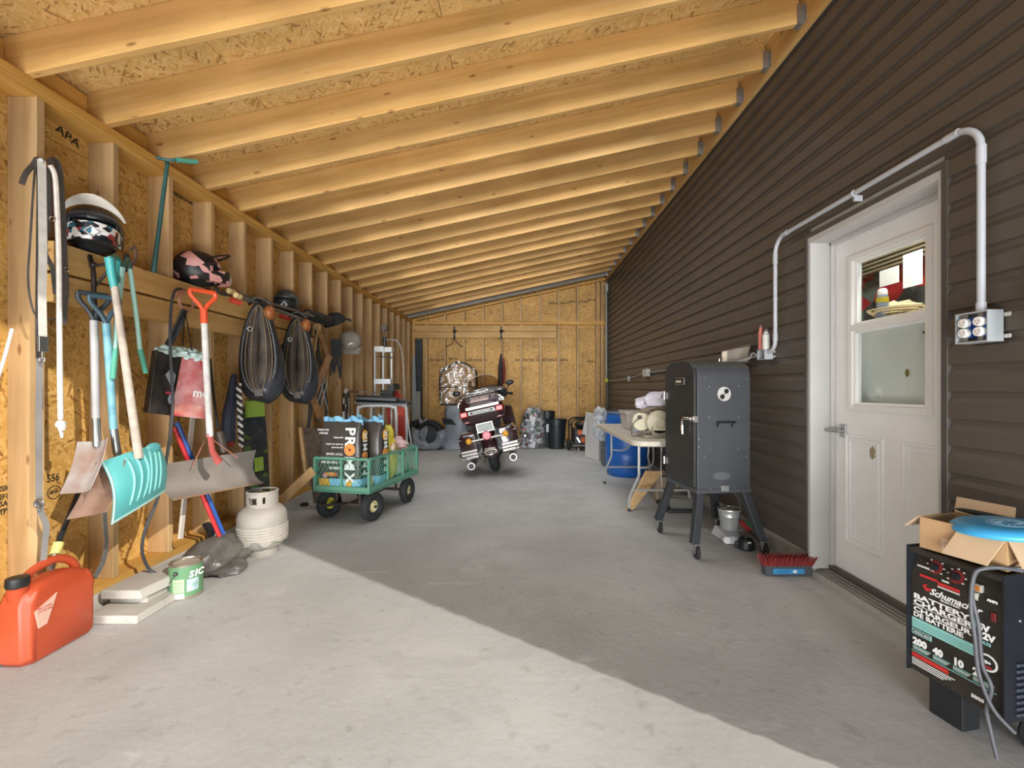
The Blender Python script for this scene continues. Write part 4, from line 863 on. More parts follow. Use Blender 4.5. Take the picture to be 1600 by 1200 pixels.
b = MB(); b.cyl((GX, GY-.13, .30), (GX+.02, GY-.155, .365), .038, .034, 18); part(b, 'neck', RED, t)
b = MB(); b.lathe([(0, .0), (.037, 0), (.04, .01), (.038, .04), (0, .045)], (GX+.022, GY-.155, .355), n=20); part(b, 'black_cap', BLACK, t)
b = MB(); p0 = GX+.0762; b.add([(p0, GY-.135, .25), (p0, GY-.055, .275), (p0, GY-.08, .17), (p0, GY-.10, .165), (p0+.001, GY-.135, .25)], [(0, 1, 2, 3)]); b = MB()
b.hexa([(p0-.002, GY-.137, .235), (p0-.002, GY-.04, .28), (p0-.002, GY-.085, .16), (p0-.002, GY-.12, .155)], [(p0+.0015, GY-.137, .235), (p0+.0015, GY-.04, .28), (p0+.0015, GY-.085, .16), (p0+.0015, GY-.12, .155)]); part(b, 'worn_patch', mat('dcb3a0', .6, var=.1), t, 0)
for i, s in enumerate(('20 L 5 GAL', '5.3 US GAL')): text(s, .013, mat('b8402c', .5), t, fr((p0+.002, GY-.125, .235-i*.014), (0, 1, 0), (0, 0, 1)))
# ================================================================== GARDEN CART AND LOAD
CA = math.radians(-12.7); cx, cy = -1.507, 4.60
GRN = mat('4f9d84', .5, var=.12, sc_=14, c2='6f8f78'); GRN2 = mat('5aa78f', .5, var=.1, sc_=20)
t = thing('garden_cart', 'green mesh sided garden cart with four rubber tyred wheels', 'garden cart', (cx, cy, 0), CA)
hx, hy = .285, .50
b = MB(); b.box(-hx, hx, -hy, hy, .275, .285); part(b, 'bed', GRN, t, 0, local=True)
b = MB()
for y in (-hy, hy-.02): b.box(-hx, hx, y, y+.02, .265, .31)
for x in (-hx, hx-.02): b.box(x, x+.02, -hy+.02, hy-.02, .265, .31)
part(b, 'base_frame', GRN, t, .003, local=True)
def meshpanel(nm, a, c, z0, z1, nseg):
    a = Vector(a); c = Vector(c); d = c-a; ln = d.length; d.normalize(); h = z1-z0
    b = MB()
    b.bar(a+Vector((0, 0, z1)), c+Vector((0, 0, z1)), .022, .022); b.bar(a+Vector((0, 0, z0+.015)), c+Vector((0, 0, z0+.015)), .016, .016)
    for k in range(nseg+1): p = a+d*ln*k/nseg; b.bar(p+Vector((0, 0, z0)), p+Vector((0, 0, z1)), .02, .02, d)
    f = part(b, nm, GRN, t, .002, local=True)
    b = MB(); s_ = .042
    for sg in (-1, 1):
        k = -h
        while k < ln:
            u0 = max(0, k); u1 = min(ln, k+h*.62)
            # line: along u from k to k+h*.62 while z goes 0..h
            if u1 > u0:
                za = (u0-k)/(h*.62)*h; zb = (u1-k)/(h*.62)*h
                if sg < 0: za, zb = h-za, h-zb
                b.bar(a+d*u0+Vector((0, 0, z0+za)), a+d*u1+Vector((0, 0, z0+zb)), .0024, .0024)
            k += s_
    part(b, 'wire_mesh', GRN2, f, 0, 0, local=True, stuff=True)
meshpanel('front_panel', (-hx+.01, -hy+.01, 0), (hx-.01, -hy+.01, 0), .30, .575, 2)
meshpanel('side_panel', (hx-.01, -hy+.03, 0), (hx-.01, hy-.03, 0), .30, .575, 3)
meshpanel('side_panel', (-hx+.01, -hy+.03, 0), (-hx+.01, hy-.03, 0), .30, .575, 3)
meshpanel('rear_panel', (-hx+.01, hy-.01, 0), (hx-.01, hy-.01, 0), .30, .575, 2)
for x, y, nm in ((.25, -.39, 0), (-.21, -.37, 1), (.25, .30, 0), (-.25, .30, 0)):
    r = .132; st = math.radians(-14) if y < 0 else 0
    m_ = Matrix.Translation((x, y, r)) @ Matrix.Rotation(st, 4, 'Z')
    b = MB(); b.torus((0, 0, 0), r-.042, .042, 'X', 30, 10, 1.05, mt=m_)
    w_ = part(b, 'wheel', RUBBER, t, 0, 60, local=True)
    b = MB()
    for q in (-.02, 0, .02): b.torus((q, 0, 0), r-.001-abs(q)*.25, .0035, 'X', 30, 5, mt=m_)
    part(b, 'tread_rib', mat('2e2f30', .8), w_, local=True)
    b = MB(); sd = 1 if x > 0 else -1
    b.lathe([(0, -.03*1), (.03, -.03), (.035, -.012), (.07, -.018), (.074, -.026), (.074, .026), (.07, .018), (.035, .012), (.03, .03), (0, .032)], (0, 0, 0), 'X', 20, mt=m_); part(b, 'rim', mat('d8cf9a' if x > 0 or y > 0 else 'c9c03a', .45, var=.06), w_, local=True)
    b = MB(); b.cyl((-.045, 0, 0), (.045, 0, 0), .012, n=10, mt=m_); part(b, 'axle_nut', DKIRON, w_, local=True)
b = MB()
for y in (-.38, .30): b.bar((-.22, y, .135), (.22, y, .135), .025, .025); b.bar((-.12, y, .14), (-.12, y, .27), .02, .02, (0, 1, 0)); b.bar((.12, y, .14), (.12, y, .27), .02, .02, (0, 1, 0))
b.bar((0, -.38, .14), (0, .30, .14), .02, .02); part(b, 'axle_frame', mat('4f4038', .6, .4), t, .002, local=True)
b = MB(); b.tube(sp([(0, -.4, .15), (-.08, -.52, .16), (-.16, -.62, .17)], 4), .014, 8); part(b, 'tow_bar', DKIRON, t, local=True)
TC = WM[t].copy()
def cw(x, y, z): return TC @ Vector((x, y, z))
BAGM = mat('4a433d', .35, var=.2, sc_=7, bump=.25); BAGS = mat('1f1d1d', .35, var=.2); BLUE = mat('7fb9d6', .4, var=.12, sc_=18); YEL = mat('e0a62e', .4, var=.1); ORB = mat('e0964e', .45, var=.1)
def soilbag(label, x0, x1, y0, y1, z1, yaw=0, full=True):
    o_ = cw((x0+x1)/2, (y0+y1)/2, .287); t = thing('soil_bag', label, 'bag', o_, CA+yaw, group=None)
    hw, hd, h = (x1-x0)/2, (y1-y0)/2, z1-.287
    def body(bu, z0, z1_, g=0, m=None, nm='bag_body', par=None, n=32):
        b = MB(); rings = []
        for i in range(9):
            u = i/8; z = z0+(z1_-z0)*u; zz = z/h; k = .9+.1*math.sin(PI*min(1, zz*1.1+.1)); kd = (.75+.25*math.sin(PI*min(1, zz*.9+.15)))*(1 if zz < .85 else 1-(zz-.85)*3.5)
            q = []
            for j in range(n):
                a = 2*PI*j/n; cc, ss = math.cos(a), math.sin(a); e = .35
                px = math.copysign(abs(cc)**e, cc)*(hw+g)*k; py = math.copysign(abs(ss)**e, ss)*(hd+g)*kd
                w_ = .006*noise.noise(Vector((px*9, py*9, z*8)))
                q.append(Vector((px+w_, py+w_, z)))
            rings.append(q)
        b.loft(rings); return part(b, nm, m, par or t, 0, 60, local=True)
    bd = body(0, 0, h, 0, BAGM)
    body(0, 0, .10, .003, BLUE, 'blue_band', bd)
    # front print on -Y face
    def pf(x, z, off=.007): zz = z/h; kd = .75+.25*math.sin(PI*min(1, zz*.9+.15)); return Vector((x, -hd*kd-off, z))
    yb = MB().hexa([pf(-hw*.9, .005), pf(-hw*.42, .005), pf(-hw*.42, .098), pf(-hw*.9, .098)], [pf(-hw*.9, .005, 0), pf(-hw*.42, .005, 0), pf(-hw*.42, .098, 0), pf(-hw*.9, .098, 0)]); part(yb, 'yellow_block', YEL, bd, local=True)
    yb = MB().hexa([pf(hw*.35, .005), pf(hw*.62, .005), pf(hw*.62, .098), pf(hw*.35, .098)], [pf(hw*.35, .005, 0), pf(hw*.62, .005, 0), pf(hw*.62, .098, 0), pf(hw*.35, .098, 0)]); part(yb, 'yellow_block', YEL, bd, local=True)
    # PRO-MIX: letters rotated, reading downwards
    def down(s_, x, ztop, size, step, mm, face='f'):
        z = ztop
        for ch in s_:
            if ch == 'O':
                c = pf(x+size*.33, z-step*.45) if face == 'f' else Vector((hw*1.0+.004, x+size*.3, z-step*.45))
                b = MB(); b.lathe([(0, -.002), (size*.40, -.002), (size*.40, .002), (0, .002)], (0, 0, 0), 'Y' if face == 'f' else 'X', 18); b.v = [p+c for p in b.v]; part(b, 'orange_disc', ORB, bd, local=True)
                b = MB(); b.lathe([(0, -.003), (size*.1, -.003), (size*.1, .003), (0, .003)], (0, 0, 0), 'Y' if face == 'f' else 'X', 10); b.v = [p+c for p in b.v]; part(b, 'disc_centre', mat('8a3b22', .5), bd, local=True)
            elif ch != ' ':
                if face == 'f':
                    c = pf(x, z, .009); q = pf(x, z-step, .009); m_ = fr(c, (q-c), (1, 0, 0))
                else: m_ = fr((hw*1.0+.004, x, z), (0, 0, -1), (0, 1, 0))
                text(ch, size, WTXT, bd, m_, bold=size*.03, local=True)
            z -= step*(1.12 if ch in 'MO' else (.6 if ch == 'I' else .95))
    if full:
        down('PROMIX', hw*.34, h*.93, .14, .086, WTXT)
        text('PREMIUM', .034, WTXT, bd, fr(pf(hw*.24, .21, .009), (-1, 0, 0), (0, 0, -1)), bold=.0008, local=True)
        for s_, z, sz in (('ALL PURPOSE MIX', .24, .028), ('TERREAU PREMIUM', .28, .028), ('TOUT USAGE', .315, .028), ('pour les semis', .37, .020), ('for seeds and cuttings', .40, .020), ('mycorrhizae', .46, .020)):
            text(s_, sz, WTXT, bd, fr(pf(hw*.24, z+.02, .009), (-1, 0, 0), (0, 0, -1)), bold=.0007, local=True)
        text('GROWING', .024, WTXT, bd, fr(pf(-hw*.45, h*.90, .010), (-1, 0, 0), (0, 0, -1)), bold=.0006, local=True); text('MEDIUM', .024, WTXT, bd, fr(pf(-hw*.5, h*.85, .010), (-1, 0, 0), (0, 0, -1)), bold=.0006, local=True)
        b = MB(); b.ball(pf(-hw*.3, .14), (.06, .004, .018), 12, 6, nz=.8); part(b, 'flower_print', mat('c8542e', .5, c2='d9a03a', sc_=30), bd, local=True)
        b = MB(); b.ball(pf(-hw*.6, .13, .005), (.025, .004, .025), 12, 6); part(b, 'round_logo', mat('d38aa0', .5), bd, local=True)
    # side gusset print on +X face: reads upwards
    b = MB(); b.box(hw*.955, hw*1.0+.002, -hd*.72, hd*.72, .10, h*.86); part(b, 'side_gusset', BAGS, bd, .006, local=True)
    zz = h*.60
    b = MB(); b.ball((hw*1.0+.002, 0, h*.80), (.004, hd*.55, .055), 14, 8); part(b, 'orange_slice', YEL, bd, local=True)
    z = .13
    for ch in 'PROMIX':
        if ch == 'O':
            b = MB(); b.lathe([(0, -.002), (hd*.5, -.002), (hd*.5, .003), (0, .003)], (hw+.004, 0, z+.04), 'X', 16); part(b, 'orange_disc', ORB, bd, local=True); z += .085
        else:
            text(ch, .088, WTXT, bd, fr((hw+.006, hd*.38, z), (0, 0, 1), (0, -1, 0)), bold=.003, local=True); z += (.03 if ch == 'I' else .068 if ch != 'M' else .078)
    # crimped blue top
    b = MB().sheet(lambda u, v: (-hw*.92+1.84*hw*u, (.02*math.sin(u*13)+.01*math.sin(u*31))-.01*v, h-.02+.05*v+.014*math.sin(u*17+1)+.02*abs(math.sin(u*6))), 24, 3, .01); part(b, 'folded_top', BLUE, t, 0, 50, local=True)
    b = MB().sheet(lambda u, v: (hw*.4+.35*hw*u, .03+.03*v, h+.0+.07*v*math.sin(PI*u)+.02*math.sin(u*20)), 8, 3, .006); part(b, 'torn_flap', BLUE, t, 0, 50, local=True)
    return t
soilbag('large dark soil bag standing at the front of the cart', -.262, .175, -.475, -.315, .90)
soilbag('second dark soil bag standing behind front bag in the cart', -.15, .262, -.275, -.09, .885, 0, False)
t = thing('yellow_bag', 'bright yellow patterned bag standing in rear half of cart', 'bag', cw(.14, .06, .29)); b = MB(); b.ball(cw(.17, .05, .50), (.09, .11, .24), 20, 12, nz=.3, fr=2.5); b.ball(cw(.16, .06, .74), (.06, .06, .10), 14, 8, nz=.3); part(b, 'bag_body', mat('d8c62c', .4, c2='e6da5c', sc_=14), t, 0, 60)
b = MB(); b.ball(cw(.235, .02, .62), (.03, .05, .05), 12, 8); part(b, 'label_print', mat('cfd8c0', .4, c2='d05f38', sc_=16), t, 0, 60)
t = thing('green_white_bag', 'white and green seed bag lying in cart below the yellow bag', 'bag', cw(.1, .25, .29)); b = MB(); b.ball(cw(.13, .27, .40), (.13, .20, .115), 22, 12, nz=.25); part(b, 'bag_body', mat('d5d8ce', .45, c2='5c8f52', sc_=7), t, 0, 60)
t = thing('pink_bag', 'pale pink plastic bag slumped at the back of the cart', 'bag', cw(.02, .4, .5)); b = MB(); b.ball(cw(.06, .38, .585), (.15, .12, .085), 20, 12, nz=.5, fr=2.5); part(b, 'bag_body', mat('d8a4a6', .4, c2='e9cbc6', sc_=8), t, 0, 60)
t = thing('leaning_plank', 'light wooden plank leaning from floor up to cart front corner', 'plank', F(438, 786)); lumber('plank_board', L(440, 782, -2.24), W(490, 735, 4.16), .015, .085, TAN, t, up=(-.45, .1, .9))
t = thing('dark_board', 'weathered dark board leaning on wall left of the soil bags', 'board', (-2.2, 4.6, 0)); b = MB(); b.hexa([W(473, 668, 4.62), W(496, 670, 4.75), W(510, 778, 4.65)+Vector((0, 0, -.0)), W(490, 787, 4.55)], [W(473, 668, 4.62)+Vector((.015, .03, 0)), W(496, 670, 4.75)+Vector((.015, .03, 0)), W(510, 778, 4.65)+Vector((.015, .03, 0)), W(490, 787, 4.55)+Vector((.015, .03, 0))]); part(b, 'board_face', BROWNW, t, .002)
b = MB(); b.bar(W(469, 668, 4.60), W(480, 760, 4.55), .012, .03, (1, 0, 0)); part(b, 'pale_edge', TAN, t)
t = thing('floor_puck', 'small black rubber disc on floor near dark board', 'rubber disc', F(476, 790)); b = MB().lathe([(0, 0), (.036, 0), (.038, .005), (.038, .02), (.034, .026), (0, .026)], F(476, 790)); part(b, 'disc', RUBBER, t)
# white tubular stand, black pad
WT = mat('cfd2d0', .35, var=.05)
t = thing('tubular_stand', 'white tubular steel stand with black padded top behind cart', 'stand', (-1.7, 5.6, 0))
for Y_, xa, xb, yt in ((5.35, 559, 619, 634), (5.75, 580, 635, 633)):
    b = MB(); P = [W(xa, 0, Y_)]
    a_, c_ = W(xa, yt, Y_), W(xb, yt, Y_); zt = a_.z
    b.tube(sp([(a_.x, Y_, .02), (a_.x, Y_, zt-.1), (a_.x+.03, Y_, zt-.02), (a_.x+.1, Y_, zt), (c_.x-.1, Y_, zt), (c_.x-.03, Y_, zt-.02), (c_.x, Y_, zt-.1), (c_.x, Y_, .02)], 4), .017, 10); part(b, 'tube_frame', WT, t)
b = MB(); b.tube(sp([W(557, 622, 5.35), W(620, 625, 5.4)], 2), .04, 10); b.tube(sp([W(610, 625, 5.5), W(640, 630, 5.6)], 2), .03, 10); b.bar(W(557, 629, 5.4), W(638, 631, 5.5), .3, .02); part(b, 'black_pad', BLACK, t)
b = MB(); b.tube(sp([W(618, 622, 5.5), W(632, 626, 5.5), W(644, 636, 5.5), W(645, 642, 5.5), W(636, 634, 5.5)], 4), .007, 6); part(b, 'cord', BLACK, t)
b = MB(); b.bar((W(635, 640, 5.75)), (W(643, 700, 5.6)), .012, .012); part(b, 'thin_leg', WT, t)
# hydraulic press
t = thing('hydraulic_press', 'silver two column hydraulic press with round gauge behind the cart', 'press', (-1.7, 6.0, 0)); Y_ = 6.0
AL = mat('b9bab6', .35, .6, var=.1)
for x in (586, 599, 612):
    b = MB(); p = W(x, 545, Y_+(.12 if x == 612 else 0)); b.bar((p.x, p.y, .02), p, .022, .02, (0, 1, 0)); part(b, 'column', AL, t)
b = MB(); a_, c_ = W(585, 550, Y_-.02), W(600, 541, Y_-.02); b.box(a_.x, c_.x, Y_-.04, Y_+.04, a_.z, c_.z); b.box(c_.x, W(612, 0, Y_).x, Y_, Y_+.12, a_.z, c_.z-.01); part(b, 'top_block', mat('c5c5c0', .4, .4), t, .003)
b = MB(); a_, c_ = W(585, 600, Y_-.02), W(611, 592, Y_-.02); b.box(a_.x, c_.x, Y_-.05, Y_-.02, a_.z, c_.z); part(b, 'cross_plate', mat('c3c6c8', .4, .5), t, .003)
b = MB(); b.cyl(W(601, 541, Y_), W(601, 527, Y_), .026, n=14); b.bar(W(590, 557, Y_), W(613, 559, Y_), .03, .012); part(b, 'cylinder', mat('202326', .35), t)
b = MB(); b.cyl(W(601, 527, Y_), W(601, 517, Y_), .009, n=10); q = W(601, 512, Y_); b.lathe([(0, -.03), (.04, -.03), (.043, -.02), (.043, .02), (.035, .03), (0, .03)], q, 'Y', 18); part(b, 'gauge', mat('5d5550', .35, .5), t)
b = MB(); b.tube([W(603, 531, Y_), W(615, 531, Y_)], .007, 6); b.tube(sp([W(615, 531, Y_), W(622, 535, Y_), W(628, 550, Y_), W(631, 590, Y_), W(633, 625, Y_), W(636, 640, Y_)], 4), .011, 8); part(b, 'hose', mat('8c8278', .5), t)
b = MB(); b.tube([W(560, 612, Y_-.3), W(604, 614, Y_)], .009, 8); h1 = part(b, 'lever', STEEL, t); b = MB(); b.tube([W(549, 611.5, Y_-.38), W(560, 612, Y_-.3)], .013, 8); part(b, 'brown_grip', mat('6a3e2c', .6), h1)
b = MB(); q = W(610, 612, Y_); b.box(q.x-.12, q.x+.04, Y_-.04, Y_+.06, q.z-.08, q.z+.02); b.box(q.x-.02, q.x+.06, Y_-.05, Y_+.05, q.z-.0, q.z+.09); part(b, 'pump_body', BLACK, t, .006)
t = thing('red_floor_jack', 'red steel jack standing upright behind the white tube stand', 'jack', (-1.6, 6.3, 0)); Y_ = 6.35
RDM = mat('b8342a', .4, var=.15)
b = MB(); b.bar(W(617, 612, Y_), W(624, 626, Y_), .09, .06, (0, 1, 0)); b.bar(W(607, 638, Y_), W(615, 690, Y_), .06, .05, (0, 1, 0)); b.bar(W(628, 640, Y_), W(630, 700, Y_), .12, .06, (0, 1, 0)); b.box(-1.85, -1.5, Y_-.06, Y_+.1, .02, .10); part(b, 'frame', RDM, t, .006)
b = MB(); q = W(618, 604, Y_); b.box(q.x-.05, q.x+.05, Y_-.04, Y_+.04, q.z-.04, q.z+.04); part(b, 'black_head', BLACK, t, .01)
b = MB(); q = W(626, 642, Y_-.05); b.box(q.x-.04, q.x+.05, Y_-.08, Y_-.03, q.z-.06, q.z+.06); part(b, 'orange_block', ORG, t, .006)
# ================================================================== BACK CORNER
t = thing('grey_sheet', 'tall pale grey panel leaning in the back left corner', 'panel', (-2.2, 9.3, 0)); b = MB(); b.hexa([(-2.24, 9.45, 0.01), (-2.04, 9.40, 0.01), (-2.10, 9.60, 1.15), (-2.18, 9.62, 1.15)], [(-2.24, 9.47, 0.01), (-2.04, 9.42, 0.01), (-2.10, 9.62, 1.15), (-2.18, 9.64, 1.15)]); part(b, 'sheet_face', mat('a9ada8', .5, var=.05), t)
t = thing('grey_sheet', 'taller narrow grey board behind the shorter corner panel', 'panel', (-2.26, 9.5, 0)); b = MB(); b.hexa([(-2.26, 9.50, .01), (-2.14, 9.50, .01), (-2.22, 9.66, 1.9), (-2.27, 9.66, 1.9)], [(-2.26, 9.52, .01), (-2.14, 9.52, .01), (-2.22, 9.68, 1.9), (-2.27, 9.68, 1.9)]); part(b, 'sheet_face', mat('9ba5a5', .5, var=.05), t)
FILM = glassmat((.97, .97, .97), 1.6, .12, 'clear_film', film=.03)
GFILM = mat('8f959c', .3, var=.2, sc_=6, bump=.7, name='grey_plastic')
def tyre(label, c, R, r, yaw, tilt=0):
    t = thing('tyre', label, 'tyre', c, rot=(tilt, 0, yaw)); b = MB(); b.torus((0, 0, 0), R, r, 'Y', 36, 12, 1.25); part(b, 'tyre_body', RUBBER, t, 0, 60, local=True)
    b = MB(); b.lathe([(R-r*.9, -r*.7), (R-r*.7, -r*.7), (R-r*.7, r*.7), (R-r*.9, r*.7)], (0, 0, 0), 'Y', 30); part(b, 'bead_ring', mat('44484c', .5), t, local=True); return t
tyre('motorcycle tyre standing near back wall, half wrapped in grey plastic', (-1.78, 9.02, .30), .225, .068, math.radians(-8))
tyre('second tyre standing behind first, mostly under grey plastic', (-2.02, 9.28, .30), .225, .068, math.radians(35))
t = thing('plastic_wrap', 'crumpled grey plastic sheeting wrapped around the back corner tyres', 'plastic sheet', (-1.9, 9.1, 0))
b = MB(); 
def wfn(u, v):
    a = math.radians(150+230*u); rr_ = .17+.16*v; return (-1.80+rr_*math.cos(a)*1.05, 8.93-.05*math.sin(PI*v)+.03*noise.noise(Vector((u*8, v*6, 2))), max(.012, .30+rr_*math.sin(a)))
b.sheet(wfn, 30, 8, .006); b.sheet(lambda u, v: (-1.99+.16*v+.03*math.sin(6*u), 8.98+.02*noise.noise(Vector((u*9, v*5, 4))), .60-.56*u+.03*math.sin(9*v)), 16, 6, .006)
b.ball((-1.98, 9.0, .10), (.16, .1, .1), 16, 10, nz=.6, flatz=.005); part(b, 'sheeting', GFILM, t, 0, 60)
t = thing('wrapped_bundle', 'bulky bundle wrapped in grey plastic left of the motorcycle', 'wrapped bundle', (-1.35, 9.1, 0))
b = MB(); rings = []
for i in range(11):
    u = i/10; z = .005+.86*u; w_ = .33-.10*u+.04*math.sin(u*9); q = []
    for j in range(28):
        a = 2*PI*j/28; k = 1+.22*noise.noise(Vector((math.cos(a)*2, math.sin(a)*2, u*5)))
        q.append(Vector((-1.28+.05*u+w_*math.copysign(abs(math.cos(a))**.6, math.cos(a))*k, 9.18+.2*math.sin(a)*k, z)))
    rings.append(q)
b.loft(rings); part(b, 'grey_wrap', GFILM, t, 0, 60)
b = MB(); b.hexa([W(690, 653, 8.95), W(706, 655, 8.92), W(713, 664, 8.9), W(693, 663, 8.93)], [W(690, 653, 9.0), W(706, 655, 9.0), W(713, 664, 9.0), W(693, 663, 9.0)]); part(b, 'dark_opening', BLACK, t)
t = thing('film_wrapped_frame', 'black tube frame wrapped in clear film resting on wrapped bundle', 'frame', (-1.25, 9.3, .87))
P = [W(x, y, 9.25) for x, y in ((688, 632), (687, 600), (688, 580), (714, 565), (730, 569), (744, 580), (745, 600), (744, 632))]
b = MB(); b.tube(P, .017, 8, True); b.tube([W(688, 605, 9.25), W(744, 605, 9.25)], .012, 8); b.tube([p+Vector((0, .12, 0)) for p in P], .012, 8, True); part(b, 'tube_frame', BLACK, t)
b = MB(); c0_ = W(688, 632, 9.22)
def ff(u, v):
    x = -1.61+.72*u; zt = 1.60+.17*(1-abs(2*u-1)); return (x, 9.215+.03*noise.noise(Vector((u*7, v*7, 3))), .90+(zt-.90)*v)
b.sheet(ff, 26, 22, .003); part(b, 'clear_film', FILM, t, 0, 60)
b = MB()
for k in range(14):
    x = random.uniform(-1.55, -.95); z = random.uniform(1.0, 1.65); b.tube([(x, 9.195, z), (x+random.uniform(-.03, .05), 9.19, z-random.uniform(.08, .22))], [.002, .006], 5, flat=.4)
part(b, 'film_crease', mat('cfd2d2', .2, var=.1), t, stuff=True)
# chain hooks on the back header
for x, lab in ((710, 'left of the two black bracket hooks on back header'), (783, 'right of the two black bracket hooks on back header')):
    t = thing('wall_bracket', lab, 'bracket', W(x, 530, 9.66)); b = MB(); p = W(x, 510, 9.67); q = W(x, 529, 9.67); b.bar(p, q, .035, .012, (0, 1, 0)); b.tube([p+Vector((-.03, -.01, -.08)), p+Vector((.06, -.03, -.1))], .012, 6); b.tube(sp([q+Vector((0, 0, .05)), q+Vector((.02, -.06, 0)), q+Vector((-.05, -.07, -.01))], 4), .009, 6); b.ball(p+Vector((0, -.02, -.12)), .03, 8, 6); part(b, 'bracket_body', BLACK, t)
t = thing('coat_hanger', 'black wire hanger hanging from the left bracket hook', 'hanger', W(710, 542, 9.6)); b = MB(); q = W(710, 531, 9.58); b.tube(sp([W(697, 542, 9.58), W(706, 537, 9.58), q, W(716, 537, 9.58), W(723, 542, 9.58)], 3), .009, 6); b.tube([q, q+Vector((0, 0, .06))], .006, 6); part(b, 'hanger_body', BLACK, t)
t = thing('hanging_umbrella', 'closed dark red umbrella hanging on rope from right bracket', 'umbrella', W(784, 600, 9.5)); b = MB(); b.tube([W(783, 553, 9.5), W(782, 575, 9.5), W(782, 596, 9.5), W(783, 612, 9.5)], [.02, .05, .055, .03], 10); part(b, 'canopy', mat('3c2326', .7, c2='231c1f', sc_=10), t)
b = MB(); b.tube([W(787, 560, 9.46), W(788, 580, 9.45), W(787, 600, 9.46)], [.01, .03, .02], 8); part(b, 'red_fold', mat('7c2c28', .7), t); b = MB(); b.tube([W(784, 531, 9.58), W(784, 553, 9.5)], .005, 5); part(b, 'rope', mat('6a5540', .8), t)
t = thing('empty_can_bag', 'clear bag packed with crushed drink cans right of motorcycle', 'bag', (.28, 9.25, 0)); Y_ = 9.25
b = MB(); random.seed(5)
for i in range(420):
    u = random.random()**.8; z = .04+.74*u; hw = (.235-.10*u**2)*(1-.1*math.sin(u*8)); a = random.uniform(PI, 2*PI) if random.random() < .8 else random.uniform(0, PI); k = random.uniform(.75, 1)
    c = Vector((.23+.06*u+hw*math.cos(a)*k, Y_+.18*math.sin(a)*k, z)); d = Vector((random.uniform(-1, 1), random.uniform(-1, 1), random.uniform(-1, 1))).normalized(); b.cyl(c-d*.042, c+d*.042, .028, n=7)
part(b, 'crushed_cans', cells(['d9dadb', 'b9bcc0', '8f2f34', 'e6e6e6', '2a2c30', 'c8cbce', '4d5f7a', '5a7a4a', 'dadcde', '3a3d42', 'b5b8bb'], 14, .3, name='can_print', metal=.3), t, 0, 40, stuff=True)
b = MB(); rings = []
for i in range(12):
    u = i/11; hw = (.275-.11*u**2)*(1 if i < 11 else .4); q = []
    for j in range(26):
        a = 2*PI*j/26; k = 1+.14*noise.noise(Vector((math.cos(a)*3, math.sin(a)*3, u*6+4))); q.append(Vector((.25+.05*u+hw*math.cos(a)*k, Y_+.22*math.sin(a)*k*(1 if i < 11 else .4), .004+.85*u)))
    rings.append(q)
b.loft(rings); part(b, 'clear_bag', glassmat((.98, .98, .98), 1.5, .15, 'bag_film', film=.12), t, 0, 60)
def bin_(label, c, r0, r1, h):
    t = thing('rubbish_bin', label, 'bin', c); b = MB(); b.lathe([(0, 0), (r0, 0), (r0*1.02, .02), (r1*.97, h*.82), (r1*1.02, h*.83), (r1*1.02, h*.97), (r1*1.08, h*.975), (r1*1.08, h), (r1*1.0, h), (r1*.93, h*.9), (r0*.9, .03), (0, .03)], c, n=36); part(b, 'bin_body', mat('20262a', .45, var=.1), t, 0, 30); return t
bn = bin_('black tapered rubbish bin beside the bag of cans', (.745, 9.2, 0), .155, .195, .59)
b = MB(); q = W(855, 669, 9.0); b.box(q.x-.02, q.x+.03, 9.0-.0, 9.02, q.z-.08, q.z+.08); part(b, 'pale_label', mat('b9bcbd', .5), bn, .003)
bin_('taller black bin standing behind the front black bin', (.575, 9.52, 0), .14, .16, .74)
t = thing('generator', 'black framed portable generator with orange parts near back wall', 'generator', (1.12, 9.0, 0)); Y_ = 8.95
OR2 = mat('d8662e', .4, var=.1)
b = MB()
for yy in (8.75, 9.25): b.tube([(1.0, yy, .08), (1.0, yy, .56), (1.08, yy, .62), (1.5, yy, .62), (1.56, yy, .56), (1.56, yy, .08)], .016, 8, True)
for x in (1.0, 1.56): b.tube([(x, 8.75, .5), (x, 9.25, .5)], .014, 8); b.tube([(x, 8.75, .1), (x, 9.25, .1)], .014, 8)
part(b, 'roll_frame', BLACK, t)
b = MB(); b.box(1.06, 1.52, 8.82, 9.2, .12, .42); part(b, 'engine_block', mat('25272a', .5, c2='3a3c3f', sc_=14), t, .02)
b = MB(); b.ball((1.3, 9.0, .50), (.22, .18, .09), 18, 10); part(b, 'fuel_tank', mat('1e2124', .35), t)
for (x, z, r) in ((1.17, .36, .07), (1.24, .22, .075)): b = MB(); b.box(x-r*.7, x+r*.7, 8.78, 8.84, z-r*.7, z+r*.7); part(b, 'orange_cover', OR2, t, .015)
b = MB(); b.box(1.2, 1.45, 8.76, 8.79, .545, .58); part(b, 'orange_bar', mat('c8664e', .5), t, .005)
b = MB(); b.torus((.96, 8.95, .115), .08, .035, 'X', 24, 8); part(b, 'wheel', RUBBER, t, 0, 60)
b = MB(); b.cyl((1.14, 8.8, .0), (1.14, 8.8, .1), .02); b.bar((1.1, 8.76, .27), (1.16, 8.74, .17), .03, .02, (0, 1, 0)); part(b, 'leg', STEEL, t)
